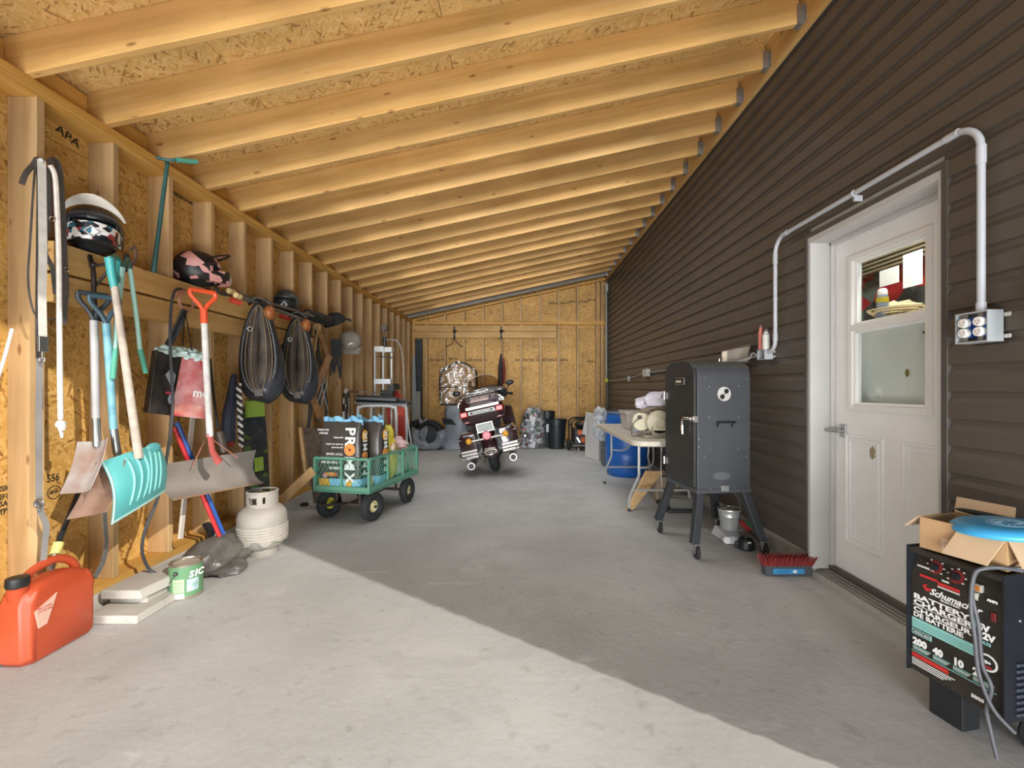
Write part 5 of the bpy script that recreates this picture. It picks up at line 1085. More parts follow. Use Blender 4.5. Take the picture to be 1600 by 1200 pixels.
# right side storage
t = thing('foam_sheet', 'white foam sheet standing on edge beside the blue barrel', 'foam sheet', (1.2, 7.75, 0)); b = MB(); b.hexa([(1.135, 7.95, .005), (1.32, 7.60, .005), (1.34, 7.62, .79), (1.16, 8.0, .79)], [(1.175, 7.97, .005), (1.36, 7.63, .005), (1.38, 7.66, .79), (1.20, 8.04, .79)]); part(b, 'sheet', mat('c4c1bd', .6, var=.05), t, .006)
b = MB(); b.hexa([(1.09, 7.95, .42), (1.17, 7.9, .38), (1.2, 7.9, .74), (1.16, 7.95, .76)], [(1.09, 7.97, .42), (1.17, 7.92, .38), (1.2, 7.92, .74), (1.16, 7.97, .76)]); part(b, 'bent_corner', mat('b8b5b0', .6), t)
t = thing('grey_drum', 'grey drum mostly hidden behind the blue barrel', 'drum', (1.55, 7.2, 0)); b = MB().lathe([(0, 0), (.25, 0), (.26, .02), (.26, .27), (.268, .28), (.26, .29), (.26, .56), (.268, .57), (.26, .58), (.26, .83), (.27, .85), (0, .85)], (1.55, 7.2, 0), n=40); part(b, 'drum_body', mat('6d7478', .45, .3), t)
t = thing('clear_plastic_bag', 'crumpled clear plastic bag hanging over drum edge', 'plastic bag', (1.24, 7.0, .5)); b = MB(); b.ball((1.25, 6.98, .80), (.11, .14, .12), 22, 14, nz=.6, fr=2); b.ball((1.22, 6.95, .60), (.09, .1, .17), 22, 14, nz=.7, fr=2.4); part(b, 'bag_film', glassmat((.95, .96, .97), 1.6, .15, 'crumpled_film', film=.4), t, 0, 60)
bc = (1.505, 6.42, 0); t = thing('blue_barrel', 'blue plastic barrel behind the folding table', 'barrel', bc); BL = mat('1f5fb0', .35, var=.08, sc_=3)
b = MB().lathe([(0, .0), (.25, 0), (.275, .03), (.285, .10), (.292, .25), (.287, .29), (.287, .33), (.295, .36), (.295, .52), (.287, .56), (.287, .60), (.292, .63), (.282, .82), (.262, .86), (.25, .862), (0, .855)], bc, n=48); part(b, 'barrel_body', BL, t, 0, 50)
b = MB(); b.lathe([(.24, 0), (.275, 0), (.278, .015), (.27, .03), (.24, .03)], (bc[0], bc[1], .855), n=48); part(b, 'rim_band', mat('5f7386', .4, .4), t)
b = MB(); 
for x in (-.13, .13): b.lathe([(0, 0), (.035, 0), (.035, .015), (0, .015)], (bc[0]+x, bc[1], .86), n=14)
part(b, 'bung_cap', mat('1b4f94', .4), t, stuff=True)
# folding table
t = thing('folding_table', 'beige folding table with bent tube legs against dark siding', 'table', (1.4, 5.0, 0))
TM = mat('c9bfae', .45, var=.05)
def tabc(z, g=0):
    P = []; 
    for cxx, cyy, a0 in ((1.10, 5.85, 90), (1.10, 4.06, 180), (1.66, 4.06, 270), (1.66, 5.85, 0)):
        for k in range(5): a = math.radians(a0+k*22.5); P.append(Vector((cxx+(.11+g)*math.cos(a), cyy+(.11+g)*math.sin(a), z)))
    return P
b = MB(); b.loft([tabc(.705, -.005), tabc(.712, 0), tabc(.745, 0), tabc(.75, -.006)]); part(b, 'tabletop', TM, t, 0, 30)
LG = mat('b4b2ad', .35, .3)
for Y_, s_ in ((4.35, 1), (5.65, 1)):
    b = MB()
    for x0 in (1.14, 1.60):
        xo = x0-.06 if x0 < 1.3 else x0+.06
        b.tube(sp([(x0, Y_, .70), (x0, Y_, .42), (x0-.0, Y_+.02, .36), (xo, Y_+.10, .16), (xo, Y_+.14, .02)], 4), .0135, 8)
    b.tube([(1.10, Y_+.08, .22), (1.64, Y_+.08, .22)], .011, 8); b.tube([(1.14, Y_, .66), (1.60, Y_, .66)], .011, 8)
    b.tube(sp([(1.14, Y_, .45), (1.3, Y_+.1*(1 if Y_ < 5 else -1), .47), (1.37, Y_+.35*(1 if Y_ < 5 else -1), .70)], 4), .009, 8)
    lg = part(b, 'leg_frame', LG, t)
    b = MB()
    for xo in (1.08, 1.66): b.cyl((xo, Y_+.14, 0), (xo, Y_+.142, .035), .017, n=10)
    part(b, 'foot_cap', BLACK, lg)
# table clutter
t = thing('storage_tub', 'pale beige plastic tub on far part of folding table', 'tub', (1.25, 5.2, .75)); b = MB()
def tq(z, g): return [Vector((1.30+sx*(.13+g), 5.15+sy*(.17+g), z)) for sx, sy in ((-1, -1), (1, -1), (1, 1), (-1, 1))]
b.loft([tq(.752, -.02), tq(.93, .0), tq(.932, .015), tq(.96, .015), tq(.96, .003), tq(.932, -.005), tq(.76, -.03)], caps=True); part(b, 'tub_body', mat('bfb7ac', .45), t, .004)
t = thing('glass_jar', 'tall clear jar on table in front of the beige tub', 'jar', (1.22, 4.75, .75)); b = MB().lathe([(0, 0), (.045, 0), (.05, .01), (.05, .13), (.04, .15), (.04, .17), (.0, .17)], (1.22, 4.72, .752), n=24); part(b, 'jar_body', mat('b0b7bd', .15, var=.1, coat=.4), t); b = MB().lathe([(0, .165), (.044, .165), (.044, .19), (0, .19)], (1.22, 4.72, .752), n=24); part(b, 'lid', WHITE, t)
t = thing('mitre_saw', 'cream coloured old bench saw on the folding table', 'saw', (1.33, 4.35, .75)); SW = mat('c8bfa4', .45, var=.1, sc_=10)
b = MB(); b.lathe([(0, -.03), (.10, -.03), (.115, -.02), (.12, .0), (.115, .03), (0, .04)], (1.31, 4.28, .89), 'Y', 30); b.lathe([(0, -.05), (.04, -.05), (.055, -.03), (0, -.03)], (1.31, 4.28, .89), 'Y', 20); part(b, 'round_guard', SW, t)
b = MB(); b.lathe([(0, -.03), (.085, -.03), (.09, 0), (.085, .03), (0, .03)], (1.16, 4.36, .895), 'Y', 26); part(b, 'motor_housing', SW, t)
b = MB(); b.box(1.12, 1.16, 4.322, 4.33, .92, .955); part(b, 'dark_grille', mat('4a3f35', .6), t)
b = MB(); b.box(1.15, 1.50, 4.22, 4.50, .752, .775); b.box(1.24, 1.38, 4.25, 4.32, .77, .82); part(b, 'base', mat('a9a292', .5, .2), t, .005)
b = MB(); b.tube(sp([(1.14, 4.36, .97), (1.2, 4.3, 1.01), (1.3, 4.28, 1.03), (1.38, 4.28, 1.02)], 4), .014, 8); b.box(1.32, 1.5, 4.3, 4.36, .99, 1.03); part(b, 'handle', mat('7a6a54', .5), t, .004)
t = thing('power_cord', 'looped grey power cord on table beside the saw', 'cord', (1.1, 4.5, .75)); b = MB(); b.tube(sp([(1.16, 4.3, .93), (1.10, 4.28, .91), (1.07, 4.3, .86), (1.065, 4.32, .80), (1.08, 4.36, .762), (1.16, 4.34, .76), (1.2, 4.2, .80), (1.21, 4.14, .86)], 5), .0045, 6); part(b, 'cord_loop', mat('6d675c', .5), t)
b = MB(); b.tube(sp([(1.23, 4.02, .76), (1.225, 3.935, .74), (1.22, 3.93, .5), (1.24, 3.96, .3), (1.26, 4.05, .1), (1.3, 4.2, .02)], 5), .004, 6); part(b, 'hanging_cord', mat('b8b1a4', .5), t)
t = thing('white_cloth', 'white cloth bundled on top of the bench saw', 'cloth', (1.35, 4.4, 1.03)); b = MB(); b.ball((1.36, 4.40, 1.10), (.19, .14, .085), 28, 16, nz=.45, fr=2.2); b.ball((1.19, 4.42, 1.05), (.07, .06, .04), 16, 10, nz=.5); part(b, 'cloth', mat('d8d3da', .85, var=.05, bump=.3), t, 0, 60)
t = thing('leaning_board', 'light wooden board leaning on the near table leg', 'board', (1.1, 4.6, 0)); b = MB(); A_, B_ = F(977, 797), W(1008, 735, 4.72); dv = Vector((.2, .10, -.02)); e = Vector((.02, -.03, .0))
b.hexa([A_, A_+dv*.25+Vector((0, 0, 0)), B_+dv, B_], [A_+e+Vector((.012, 0, .012)), A_+dv*.25+e+Vector((.012, 0, .012)), B_+dv+e, B_+e]); part(b, 'board_face', TAN, t, .002)
t = thing('roasting_tray', 'covered silver tray on floor under smoker', 'tray', (1.62, 4.55, 0)); b = MB(); q_ = lambda z, g: [Vector((1.60+sx*(.14+g), 4.62+sy*(.18+g), z)) for sx, sy in ((-1, -1), (1, -1), (1, 1), (-1, 1))]
b.loft([q_(.03, -.02), q_(.12, 0), q_(.125, .012), q_(.135, .012), q_(.14, -.01), q_(.16, -.03)]); part(b, 'metal_pan', mat('a8a49c', .3, .7), t, .006)
b = MB(); b.box(1.44, 1.76, 4.42, 4.82, .0, .03); part(b, 'black_base', BLACK, t, .005)
b = MB(); b.box(1.46, 1.72, 4.86, 4.98, .0, .26); solo(b, 'wooden_crate', mat('9c8a74', .7), 'dull wooden crate on floor behind silver tray', 'crate', .005)
# ================================================================== SMOKER
SA = math.radians(8); so_ = (1.29, 3.30, 0); t = thing('smoker_cabinet', 'dark grey upright smoker cabinet on splayed wheeled legs', 'smoker', so_, SA)
SMK = mat('54565a', .38, .35, var=.08, sc_=3); SMD = mat('3c3b38', .5, .3, var=.15, sc_=4); w_, d_, z0, z1 = .415, .48, .475, 1.335
prof = [(0, z0), (d_, z0), (d_, z1-.05)]+[(d_/2+d_/2*math.copysign(abs(math.cos(PI*k/16))**.75, math.cos(PI*k/16)), z1-.06+.14*math.sin(PI*k/16)**.75) for k in range(1, 16)]+[(0, z1-.05)]
def arch(x0, x1, pr):
    n = len(pr); return [(x0, y, z) for y, z in pr]+[(x1, y, z) for y, z in pr], [tuple(range(n))[::-1], tuple(range(n, 2*n))]+[(i, (i+1) % n, (i+1) % n+n, i+n) for i in range(n)]
b = MB(); b.add(*arch(0, w_, prof)); part(b, 'cabinet_body', SMK, t, .004, 25, local=True)
pr2 = [(.012+(y)*(d_-.024)/d_, z0+.03+(z-z0)*.985-.01) for y, z in prof]
b = MB(); b.add(*arch(-.022, -.001, pr2)); dr = part(b, 'door', SMD, t, .004, 25, local=True)
b = MB(); cu = [(d_/2-(d_/2)*math.copysign(abs(math.cos(PI*k/24))**.75, math.cos(PI*k/24)), z1-.06+.14*math.sin(PI*k/24)**.75) for k in range(4, 21)]
b.sheet(lambda u, v: (-.026+(w_+.03)*v, cu[round(u*16)][0], cu[round(u*16)][1]+.003), 16, 1, .006); part(b, 'roof_cap', mat('5b5a55', .45, .35, var=.12), t, 0, 40, local=True)
b = MB(); b.box(-.034, -.021, .13, .27, 1.235, 1.295); pl = part(b, 'name_plate', mat('2a2624', .4), dr, .012, local=True)
b = MB(); b.box(-.0355, -.0335, .135, .265, 1.238, 1.292); part(b, 'plate_border', mat('b9a892', .4, .6), pl, .01, local=True)
b = MB(); b.box(-.0368, -.0345, .14, .26, 1.242, 1.288); part(b, 'plate_face', mat('241f1d', .4), pl, .01, local=True)
text('SMOKER', .024, mat('d8cbb8', .4), pl, fr((-.038, .255, 1.255), (0, -1, 0), (0, 0, 1)), bold=.001, local=True, sx=.9)
b = MB(); b.tube(sp([(-.02, .02, .99), (-.05, .02, .99), (-.058, .06, .99), (-.06, .10, .985), (-.06, .115, .93), (-.06, .11, .87)], 4), .012, 10); b.box(-.03, -.0, -.0, .06, .965, 1.01); part(b, 'latch_handle', CHROME, dr, .002, local=True)
b = MB()
for z in (1.15, .62): b.cyl((-.03, d_-.01, z-.03), (-.03, d_-.01, z+.03), .01, n=8); b.box(-.03, 0, d_-.05, d_-.01, z-.025, z+.025)
part(b, 'hinge', STEEL, dr, local=True)
b = MB(); b.lathe([(0, -.006), (.052, -.006), (.052, 0), (0, 0)], (.205, -.001, 1.17), 'Y', 30); dm = part(b, 'round_damper', mat('d6d3cc', .4, .3), t, local=True)
for s_ in (0, PI):
    b = MB(); b.lathe([(0, -.008), (.018, -.008), (.018, -.005), (0, -.005)], (.205+.026*math.cos(s_+.9), -.001, 1.17+.026*math.sin(s_+.9)), 'Y', 14); part(b, 'vent_hole', BLACK, dm, local=True)
b = MB(); b.cyl((.205, -.012, 1.17), (.205, 0, 1.17), .007, n=8); part(b, 'pivot_screw', STEEL, dm, local=True)
for x, z in ((.05, 1.285), (.385, 1.28), (.09, 1.225), (.32, 1.225), (.09, 1.0), (.32, 1.0), (.01, .84), (.01, .785), (.405, .835), (.405, .785), (.09, .765), (.32, .765), (.055, .71), (.385, .71), (.1, z0+.005), (.29, z0+.005)):
    b = MB(); b.ball((x, -.002, z), (.0065, .005, .0065), 8, 6); part(b, 'bolt_head', STEEL, t, local=True)
b = MB(); b.tube([(.135, -.03, .965), (.28, -.03, .965)], .007, 8); b.bar((.15, -.03, .965), (.15, 0, .93), .008, .008); b.bar((.265, -.03, .965), (.265, 0, .93), .008, .008); part(b, 'towel_rail', mat('303335', .4, .5), t, local=True)
b = MB(); b.box(-.006, w_+.006, -.006, d_+.006, z0-.03, z0+.002); part(b, 'base_tray', SMK, t, .003, local=True)
b = MB(); b.box(.18, .235, -.02, .0, z0-.015, z0+.03); part(b, 'drip_bracket', GALV, t, .002, local=True)
b = MB(); b.ball((.19, -.001, .57), (.07, .001, .03), 14, 8); part(b, 'scuff_mark', mat('66696c', .5, .3), t, local=True)
for sx, sy, X0, Y0 in ((-1, -1, .03, .03), (1, -1, w_-.03, .03), (-1, 1, .03, d_-.03), (1, 1, w_-.03, d_-.03)):
    ox, oy = sx*.085, sy*.085; b = MB(); p0 = Vector((X0, Y0, z0-.025)); p1 = Vector((X0+ox, Y0+oy, .105)); b.bar(p0, p1, .055, .052, (0, -1, 0)); lg = part(b, 'leg', mat('3c3f42', .4, .35), t, .004, local=True)
    wy = p1.y-.01; b = MB(); b.torus((p1.x+.012, wy, .044), .030, .014, 'X', 22, 8); b.lathe([(0, -.01), (.028, -.01), (.028, .01), (0, .01)], (p1.x+.012, wy, .044), 'X', 16); cs = part(b, 'caster_wheel', RUBBER, lg, 0, 50, local=True)
    b = MB(); b.hexa([(p1.x-.02, wy-.02, .11), (p1.x+.035, wy-.02, .11), (p1.x+.035, wy+.03, .11), (p1.x-.02, wy+.03, .11)], [(p1.x-.02, wy-.025, .104), (p1.x+.035, wy-.025, .104), (p1.x+.035, wy+.035, .104), (p1.x-.02, wy+.035, .104)])
    for xx in (p1.x-.008, p1.x+.028): b.add([(xx, wy-.02, .105), (xx, wy+.03, .105), (xx, wy+.008, .036), (xx, wy-.008, .036), (xx+.004, wy-.02, .105), (xx+.004, wy+.03, .105), (xx+.004, wy+.008, .036), (xx+.004, wy-.008, .036)], [(0, 1, 2, 3), (7, 6, 5, 4), (0, 4, 5, 1), (1, 5, 6, 2), (2, 6, 7, 3), (3, 7, 4, 0)])
    part(b, 'caster_fork', GALV, cs, 0, local=True)
TS = WM[t]
def sw(x, y, z): return TS @ Vector((x, y, z))
# crumpled carton and bolt on smoker
t = thing('flattened_carton', 'worn cardboard carton lying on smoker roof', 'carton', sw(.2, .28, 1.42)); b = MB(); A_ = [W(1127, 566, 3.62), W(1168, 566, 3.62), W(1177, 563, 3.75), W(1135, 563, 3.9)]; B_ = [W(1127, 549, 3.62), W(1172, 541, 3.62), W(1177, 535, 3.75), W(1135, 548, 3.9)]; b.hexa(A_, B_); part(b, 'carton_body', mat('8d8374', .7, c2='6a6054', sc_=12, bump=.2), t, .003)
b = MB(); b.hexa([W(1128, 565, 3.61), W(1136, 565, 3.61), W(1136, 565, 3.6), W(1128, 565, 3.6)], [W(1128, 550, 3.61), W(1136, 548.5, 3.61), W(1136, 548.5, 3.6), W(1128, 550, 3.6)]); part(b, 'pale_label', mat('c4b59c', .6), t)
b = MB(); b.tube(sp([W(1150, 565, 3.55), W(1170, 560, 3.5), W(1176, 552, 3.5), W(1183, 556, 3.45)], 4), .008, 8); part(b, 'grey_cord', mat('7d7d7a', .5), t)
t = thing('wing_bolt', 'small chrome T bolt standing on top of smoker', 'bolt', W(1123, 566, 3.6)); b = MB(); b.cyl(W(1124, 568, 3.6), W(1124, 560, 3.6), .006, n=8); b.tube([W(1118, 561, 3.6), W(1127, 559, 3.6)], .007, 8); part(b, 'bolt_body', CHROME, t)
# under the smoker
t = thing('metal_bucket', 'small galvanized bucket on white appliance under smoker', 'bucket', (1.665, 3.66, .08)); bk_ = Vector((1.665, 3.62, .095))
b = MB().lathe([(0, 0), (.062, 0), (.064, .005), (.075, .10), (.078, .105), (.076, .11), (.085, .155), (.09, .158), (.089, .164), (.083, .162), (.06, .01), (0, .01)], bk_, n=32); part(b, 'bucket_body', mat('c0c1bd', .35, .6, var=.1), t, 0, 40)
b = MB(); b.ball(bk_+Vector((0, 0, .14)), (.076, .076, .03), 16, 8, nz=.5, fr=4); part(b, 'contents', mat('8f8570', .8), t)
b = MB(); b.tube(sp([bk_+Vector((.088, 0, .155)), bk_+Vector((.075, 0, .24)), bk_+Vector((.02, 0, .30)), bk_+Vector((-.01, 0, .32))], 5), .0035, 6); part(b, 'bail_handle', mat('8e8a80', .4, .7), t)
t = thing('white_appliance', 'flat white plastic appliance on floor beneath the bucket', 'appliance', (1.67, 3.63, 0)); b = MB(); b.hexa([(1.60, 3.52, .005), (1.74, 3.50, .005), (1.80, 3.78, .005), (1.58, 3.78, .005)], [(1.60, 3.55, .06), (1.73, 3.54, .05), (1.77, 3.74, .09), (1.60, 3.74, .09)]); part(b, 'housing', mat('c9c9cc', .4, var=.04), t, .012)
b = MB(); b.lathe([(0, -.012), (.026, -.012), (.03, -.004), (.03, .006), (0, .008)], (1.605, 3.525, .035), 'Y', 20); part(b, 'round_knob', mat('d4d3d0', .4), t)
t = thing('black_pot', 'small black pot with handle in front of white appliance', 'pot', (1.705, 3.43, 0)); pp = Vector((1.705, 3.43, .002)); b = MB().lathe([(0, 0), (.055, 0), (.062, .01), (.06, .05), (.05, .075), (.045, .08), (.0, .078)], pp, n=26); part(b, 'pot_body', BLACK, t)
b = MB(); b.tube(sp([pp+Vector((-.058, -.01, .06)), pp+Vector((-.09, -.02, .055)), pp+Vector((-.09, -.02, .02)), pp+Vector((-.058, -.01, .012))], 4), .006, 8); b.ball(pp+Vector((0, 0, .085)), (.012, .012, .01), 8, 6); part(b, 'side_handle', mat('33363a', .4), t)
b = MB(); b.box(1.692, 1.716, 3.374, 3.378, .055, .07); part(b, 'paper_tag', WTXT, t)
t = thing('garden_tool', 'dark red handled tool with green grip lying along the wall', 'tool', (1.80, 3.55, 0)); b = MB(); b.tube([(1.83, 3.92, .14), (1.83, 3.36, .02)], .012, 8); part(b, 'wooden_shaft', mat('5e3a32', .7), t); b = MB(); b.tube([(1.826, 3.74, .11), (1.828, 3.62, .08)], .022, 10); part(b, 'red_grip', mat('b23a34', .5), t); b = MB(); b.tube([(1.845, 3.70, .13), (1.845, 3.62, .10)], .016, 8); part(b, 'green_clip', mat('3a6a4a', .5), t)
# broom head
t = thing('broom_head', 'upturned push broom head with red bristles and blue label', 'broom', (1.735, 2.95, 0))
b = MB(); b.hexa([(1.585, 2.93, .002), (1.875, 2.93, .002), (1.875, 2.985, .002), (1.585, 2.985, .002)], [(1.582, 2.928, .068), (1.885, 2.928, .068), (1.885, 2.987, .068), (1.582, 2.987, .068)]); part(b, 'block', mat('4b4f55', .5), t, .004)
b = MB(); b.box(1.63, 1.83, 2.924, 2.93, .018, .05); lb = part(b, 'blue_label', mat('3f8fc4', .4), t); text('48', .026, WTXT, lb, fr((1.755, 2.9235, .025), (1, 0, 0), (0, 0, 1)), bold=.0012); text('BROOM BALAI', .012, mat('2a5f88', .5), lb, fr((1.655, 2.9235, .03), (1, 0, 0), (0, 0, 1)))
b = MB()
for i in range(46):
    for j in range(4):
        u = i/45; x = 1.578+.305*u; y = 2.933+.016*j; lx = (-.012 if u < .1 else .03*u**3)+random.uniform(-.006, .006); b.cyl((x, y, .066), (x+lx, y+(j-1.5)*.008+random.uniform(-.004, .004), .125+random.uniform(-.006, .004)), .0042, .0032, 5)
part(b, 'bristles', mat('8f2620', .6, c2='6f1a18', sc_=40), t, 0, stuff=True)
# ================================================================== WALL FITTINGS (right)
XC = 1.825
t = thing('pvc_conduit', 'white plastic conduit arching over the door to the near outlet', 'conduit', (XC, 1.80, 1.5))
y1 = 1.80; y2 = 3.25; zt = 2.275
b = MB(); P = [(XC, y1, 1.515), (XC, y1, 2.16)]+[(XC, y1+.11-.11*math.cos(a), 2.165+.11*math.sin(a)) for a in [PI/2*k/6 for k in range(1, 7)]]+[(XC, y2-.11, zt)]+[(XC, y2-.11+.11*math.sin(a), zt-.11+.11*math.cos(a)) for a in [PI/2*k/6 for k in range(1, 7)]]+[(XC, y2, 1.56)]+[(XC, y2+.07-.07*math.cos(a), 1.55-.07*math.sin(a)) for a in [PI/2*k/5 for k in range(1, 6)]]+[(XC, y2+.10, 1.475)]
b.tube(P, .0135, 14); part(b, 'pipe', PVC, t, 0, 60)
for p, q in (((XC, y1, 2.10), (XC, y1, 2.17)), ((XC, y1+.09, zt), (XC, y1+.15, zt)), ((XC, y2-.15, zt), (XC, y2-.09, zt)), ((XC, y2, 2.10), (XC, y2, 2.17)), ((XC, y2, 1.55), (XC, y2, 1.60)), ((XC, y1, 1.515), (XC, y1, 1.55))):
    b = MB(); b.cyl(p, q, .0165, n=14); part(b, 'coupling', PVC, t)
b = MB(); b.torus((XC, 2.48, zt), .016, .004, 'Y', 14, 6); b.box(XC-.004, XC+.04, 2.474, 2.486, zt-.045, zt-.014); part(b, 'pipe_clip', PVC, t)
def outlet(label, x0, x1, y0, y1, z0, z1, duo):
    t = thing('outlet_box', label, 'electrical box', (x1, (y0+y1)/2, z0)); GB = mat('a9adae', .4, var=.03)
    b = MB(); th = .006; b.box(x0, x1, y0, y0+th, z0, z1); b.box(x0, x1, y1-th, y1, z0, z1); b.box(x0, x1, y0+th, y1-th, z0, z0+th); b.box(x0, x1, y0+th, y1-th, z1-th, z1); b.box(x1-th, x1, y0, y1, z0, z1); part(b, 'box_shell', GB, t, .001)
    for z in (z0+.02, z1-.02): b = MB(); b.box(x1-.006, x1, y0-.025, y0, z-.008, z+.008); part(b, 'mounting_ear', mat('c9c7c0', .4), t, .003)
    if duo:
        n = duo; 
        for k in range(n):
            yc = y0+(y1-y0)*((k+.5)/n)*.92+.004
            b = MB(); b.box(x0+.012, x1-.015, yc-.018, yc+.018, z0+.022, z1-.022); o_ = part(b, 'blue_housing', mat('2a4f9a', .5), t)
            b = MB(); b.box(x0+.006, x0+.009, yc-.01, yc+.01, z0+.008, z1-.008); part(b, 'metal_yoke', GALV, o_)
            for s_ in (-1, 1):
                zc = (z0+z1)/2+s_*.02; b = MB(); b.lathe([(0, -.01), (.017, -.01), (.0185, -.006), (.0185, .01), (0, .01)], (x0+.002, yc, zc), 'X', 18); f_ = part(b, 'socket_face', WTXT, o_)
                b = MB(); b.box(x0-.0088, x0-.0078, yc-.008, yc-.006, zc-.003, zc+.007); b.box(x0-.0088, x0-.0078, yc+.006, yc+.008, zc-.003, zc+.007); b.box(x0-.0088, x0-.0078, yc-.002, yc+.002, zc-.011, zc-.007); part(b, 'socket_slot', mat('b0715c', .5), f_)
    return t
outlet('open grey outlet box with four white sockets right of door', 1.80, 1.866, 1.75, 1.882, 1.392, 1.515, 2)
outlet('small grey outlet box on the wall above the smoker', 1.80, 1.866, 3.345, 3.45, 1.425, 1.50, 0)
for (x, y, r, h, m1, nm, lab) in ((1.825, 3.37, .026, .13, mat('d2d2ca', .4), 'dark cap', 'white plastic bottle standing on small outlet box'), (1.82, 3.435, .018, .17, mat('c9776a', .4), 'cap', 'slim pink bottle standing behind the white bottle')):
    t = thing('bottle', lab, 'bottle', (x, y, 1.501)); b = MB(); b.lathe([(0, 0), (r, 0), (r, h*.8), (r*.6, h*.9), (r*.6, h), (0, h)], (x, y, 1.501), n=16); part(b, 'bottle_body', m1, t); b = MB(); b.lathe([(0, h), (r*.7, h), (r*.7, h+.02), (0, h+.02)], (x, y, 1.501), n=14); part(b, 'cap', mat('5a4a4a', .5), t)
t = thing('wall_cable', 'thin grey cable and junction box along the far siding', 'cable', (1.84, 7, 1.4)); b = MB(); b.tube(sp([(1.85, 9.6, 1.36), (1.85, 8.6, 1.36), (1.85, 7.6, 1.38), (1.85, 6.8, 1.43), (1.85, 5.0, 1.44), (1.85, 3.5, 1.46)], 5), .009, 8); part(b, 'cable_run', mat('9a9488', .5), t)
b = MB(); b.box(1.81, 1.866, 6.5, 6.72, 1.38, 1.49); part(b, 'junction_box', mat('b9b7ae', .5), t, .005)
b = MB(); b.box(1.83, 1.866, 7.68, 7.74, 1.34, 1.42); part(b, 'cable_clip', mat('b9b7ae', .5), t, .003)
t = thing('corner_conduit', 'thin vertical white conduit in back right corner', 'conduit', (1.82, 9.6, 1.3)); b = MB(); b.cyl((1.825, 9.60, 1.42), (1.825, 9.60, 3.25), .016, n=10); part(b, 'pipe', mat('aaa79d', .4), t); b = MB(); b.box(1.80, 1.86, 9.57, 9.63, 3.25, 3.42); part(b, 'top_fitting', mat('a8a59c', .4), t, .004); b = MB(); b.box(1.79, 1.86, 9.56, 9.64, 1.34, 1.42); part(b, 'yellow_plug', mat('c8b83a', .5), t, .01)
t = thing('yellow_cord_coil', 'coil of yellow cord hanging at the right edge', 'cord', (1.83, 1.5, 1.3)); b = MB()
for k in range(4): b.torus((1.825+.008*(k-1.5), 1.505+.004*k, 1.50), .105+.006*(k % 2), .008, 'X', 36, 8)
part(b, 'coil', mat('d8c52e', .45), t, 0, 60); b = MB(); b.tube(sp([(1.87, 1.505, 1.60), (1.80, 1.505, 1.60), (1.79, 1.505, 1.63)], 3), .006, 8); part(b, 'hook', STEEL, t)
# ================================================================== BATTERY CHARGER
ca = math.atan2(-.98, .2); co_ = (1.505, 1.752, 0); t = thing('battery_charger', 'black wheeled battery charger with white printed front panel', 'battery charger', co_, ca); LX = .295; DZ = .22
BC = mat('26241f', .5, .2, var=.3, sc_=10, c2='38342c'); 
b = MB()
pr = [(0, .135), (.235, .135), (.235, .605), (-.012, .605), (-.012, .585), (.03, .585), (0, .50)]
n = len(pr); b.add([(0, y, z) for y, z in pr]+[(LX, y, z) for y, z in pr], [tuple(range(n)), tuple(range(n, 2*n))[::-1]]+[(i+n, (i+1) % n+n, (i+1) % n, i) for i in range(n)]); cb = part(b, 'case', BC, t, .003, 25, local=True)
b = MB()
for x in (-.004, LX): b = MB(); b.add([(x, -.015, .135), (x, .235, .135), (x, .235, .61), (x, -.015, .61), (x+.005, -.015, .135), (x+.005, .235, .135), (x+.005, .235, .61), (x+.005, -.015, .61)], [(0, 1, 2, 3), (7, 6, 5, 4), (0, 4, 5, 1), (1, 5, 6, 2), (2, 6, 7, 3), (3, 7, 4, 0)]); part(b, 'side_plate', mat('22252c', .45, .3, var=.2), t, 0, local=True)
TEA = mat('8cc5bd', .5, var=.03); RDT = mat('c22f2a', .5)
def pq(x0, x1, z0_, z1_, m, nm, par, off=.0015, sk=0):
    b = MB(); b.hexa([(x0, -.0005, z0_), (x1, -.0005, z0_), (x1+sk, -.0005, z1_), (x0+sk, -.0005, z1_)], [(x0, -off, z0_), (x1, -off, z0_), (x1+sk, -off, z1_), (x0+sk, -off, z1_)]); return part(b, nm, m, par, 0, 0, local=True)
def tx(s_, x, z, size, m=WTXT, bold=.0008, sx=1.0, shear=0, y=-.002): return text(s_, size, m, cb, fr((x, y, z), (1, 0, 0), (0, 0, 1)), bold=bold, local=True, sx=sx, shear=shear, ext=.0004)
pq(.006, .225, .30, .338, TEA, 'teal_band', cb)
for z in (.308, .316, .324): pq(.006, .225, z, z+.0012, mat('3f6f6c', .5), 'band_line', cb, .002)
pq(.006, .075, .275, .295, TEA, 'teal_block', cb); pq(.010, .070, .279, .291, BC, 'dark_inset', cb, .002)
tx('MANUAL SELECT', .014, .282, .008, bold=.0002)
tx('BATTERY', .012, .4135, .026, sx=1.7, bold=.0009); tx('CHARGER', .012, .3915, .026, sx=1.62, bold=.0009); pq(.010, .205, .3865, .3885, WTXT, 'rule_line', cb); tx('CHARGEUR', .012, .3655, .024, sx=1.48, bold=.0008); tx('DE BATTERIE', .012, .3445, .024, sx=1.18, bold=.0008)
pq(.208, .213, .345, .43, TEA, 'teal_rule', cb); 
for i, s_ in enumerate(('6V', '12V')): tx(s_, .218, .400-.026*i, .030, sx=1.0, bold=.0018)
tx('VOLTS', .218, .356, .014, TEA, sx=.9)
tx('Schumacher', .068, .450, .034, sx=.95, shear=.45, bold=.0009); tx('ELECTRIC', .105, .440, .009, bold=.0003, sx=1.6)
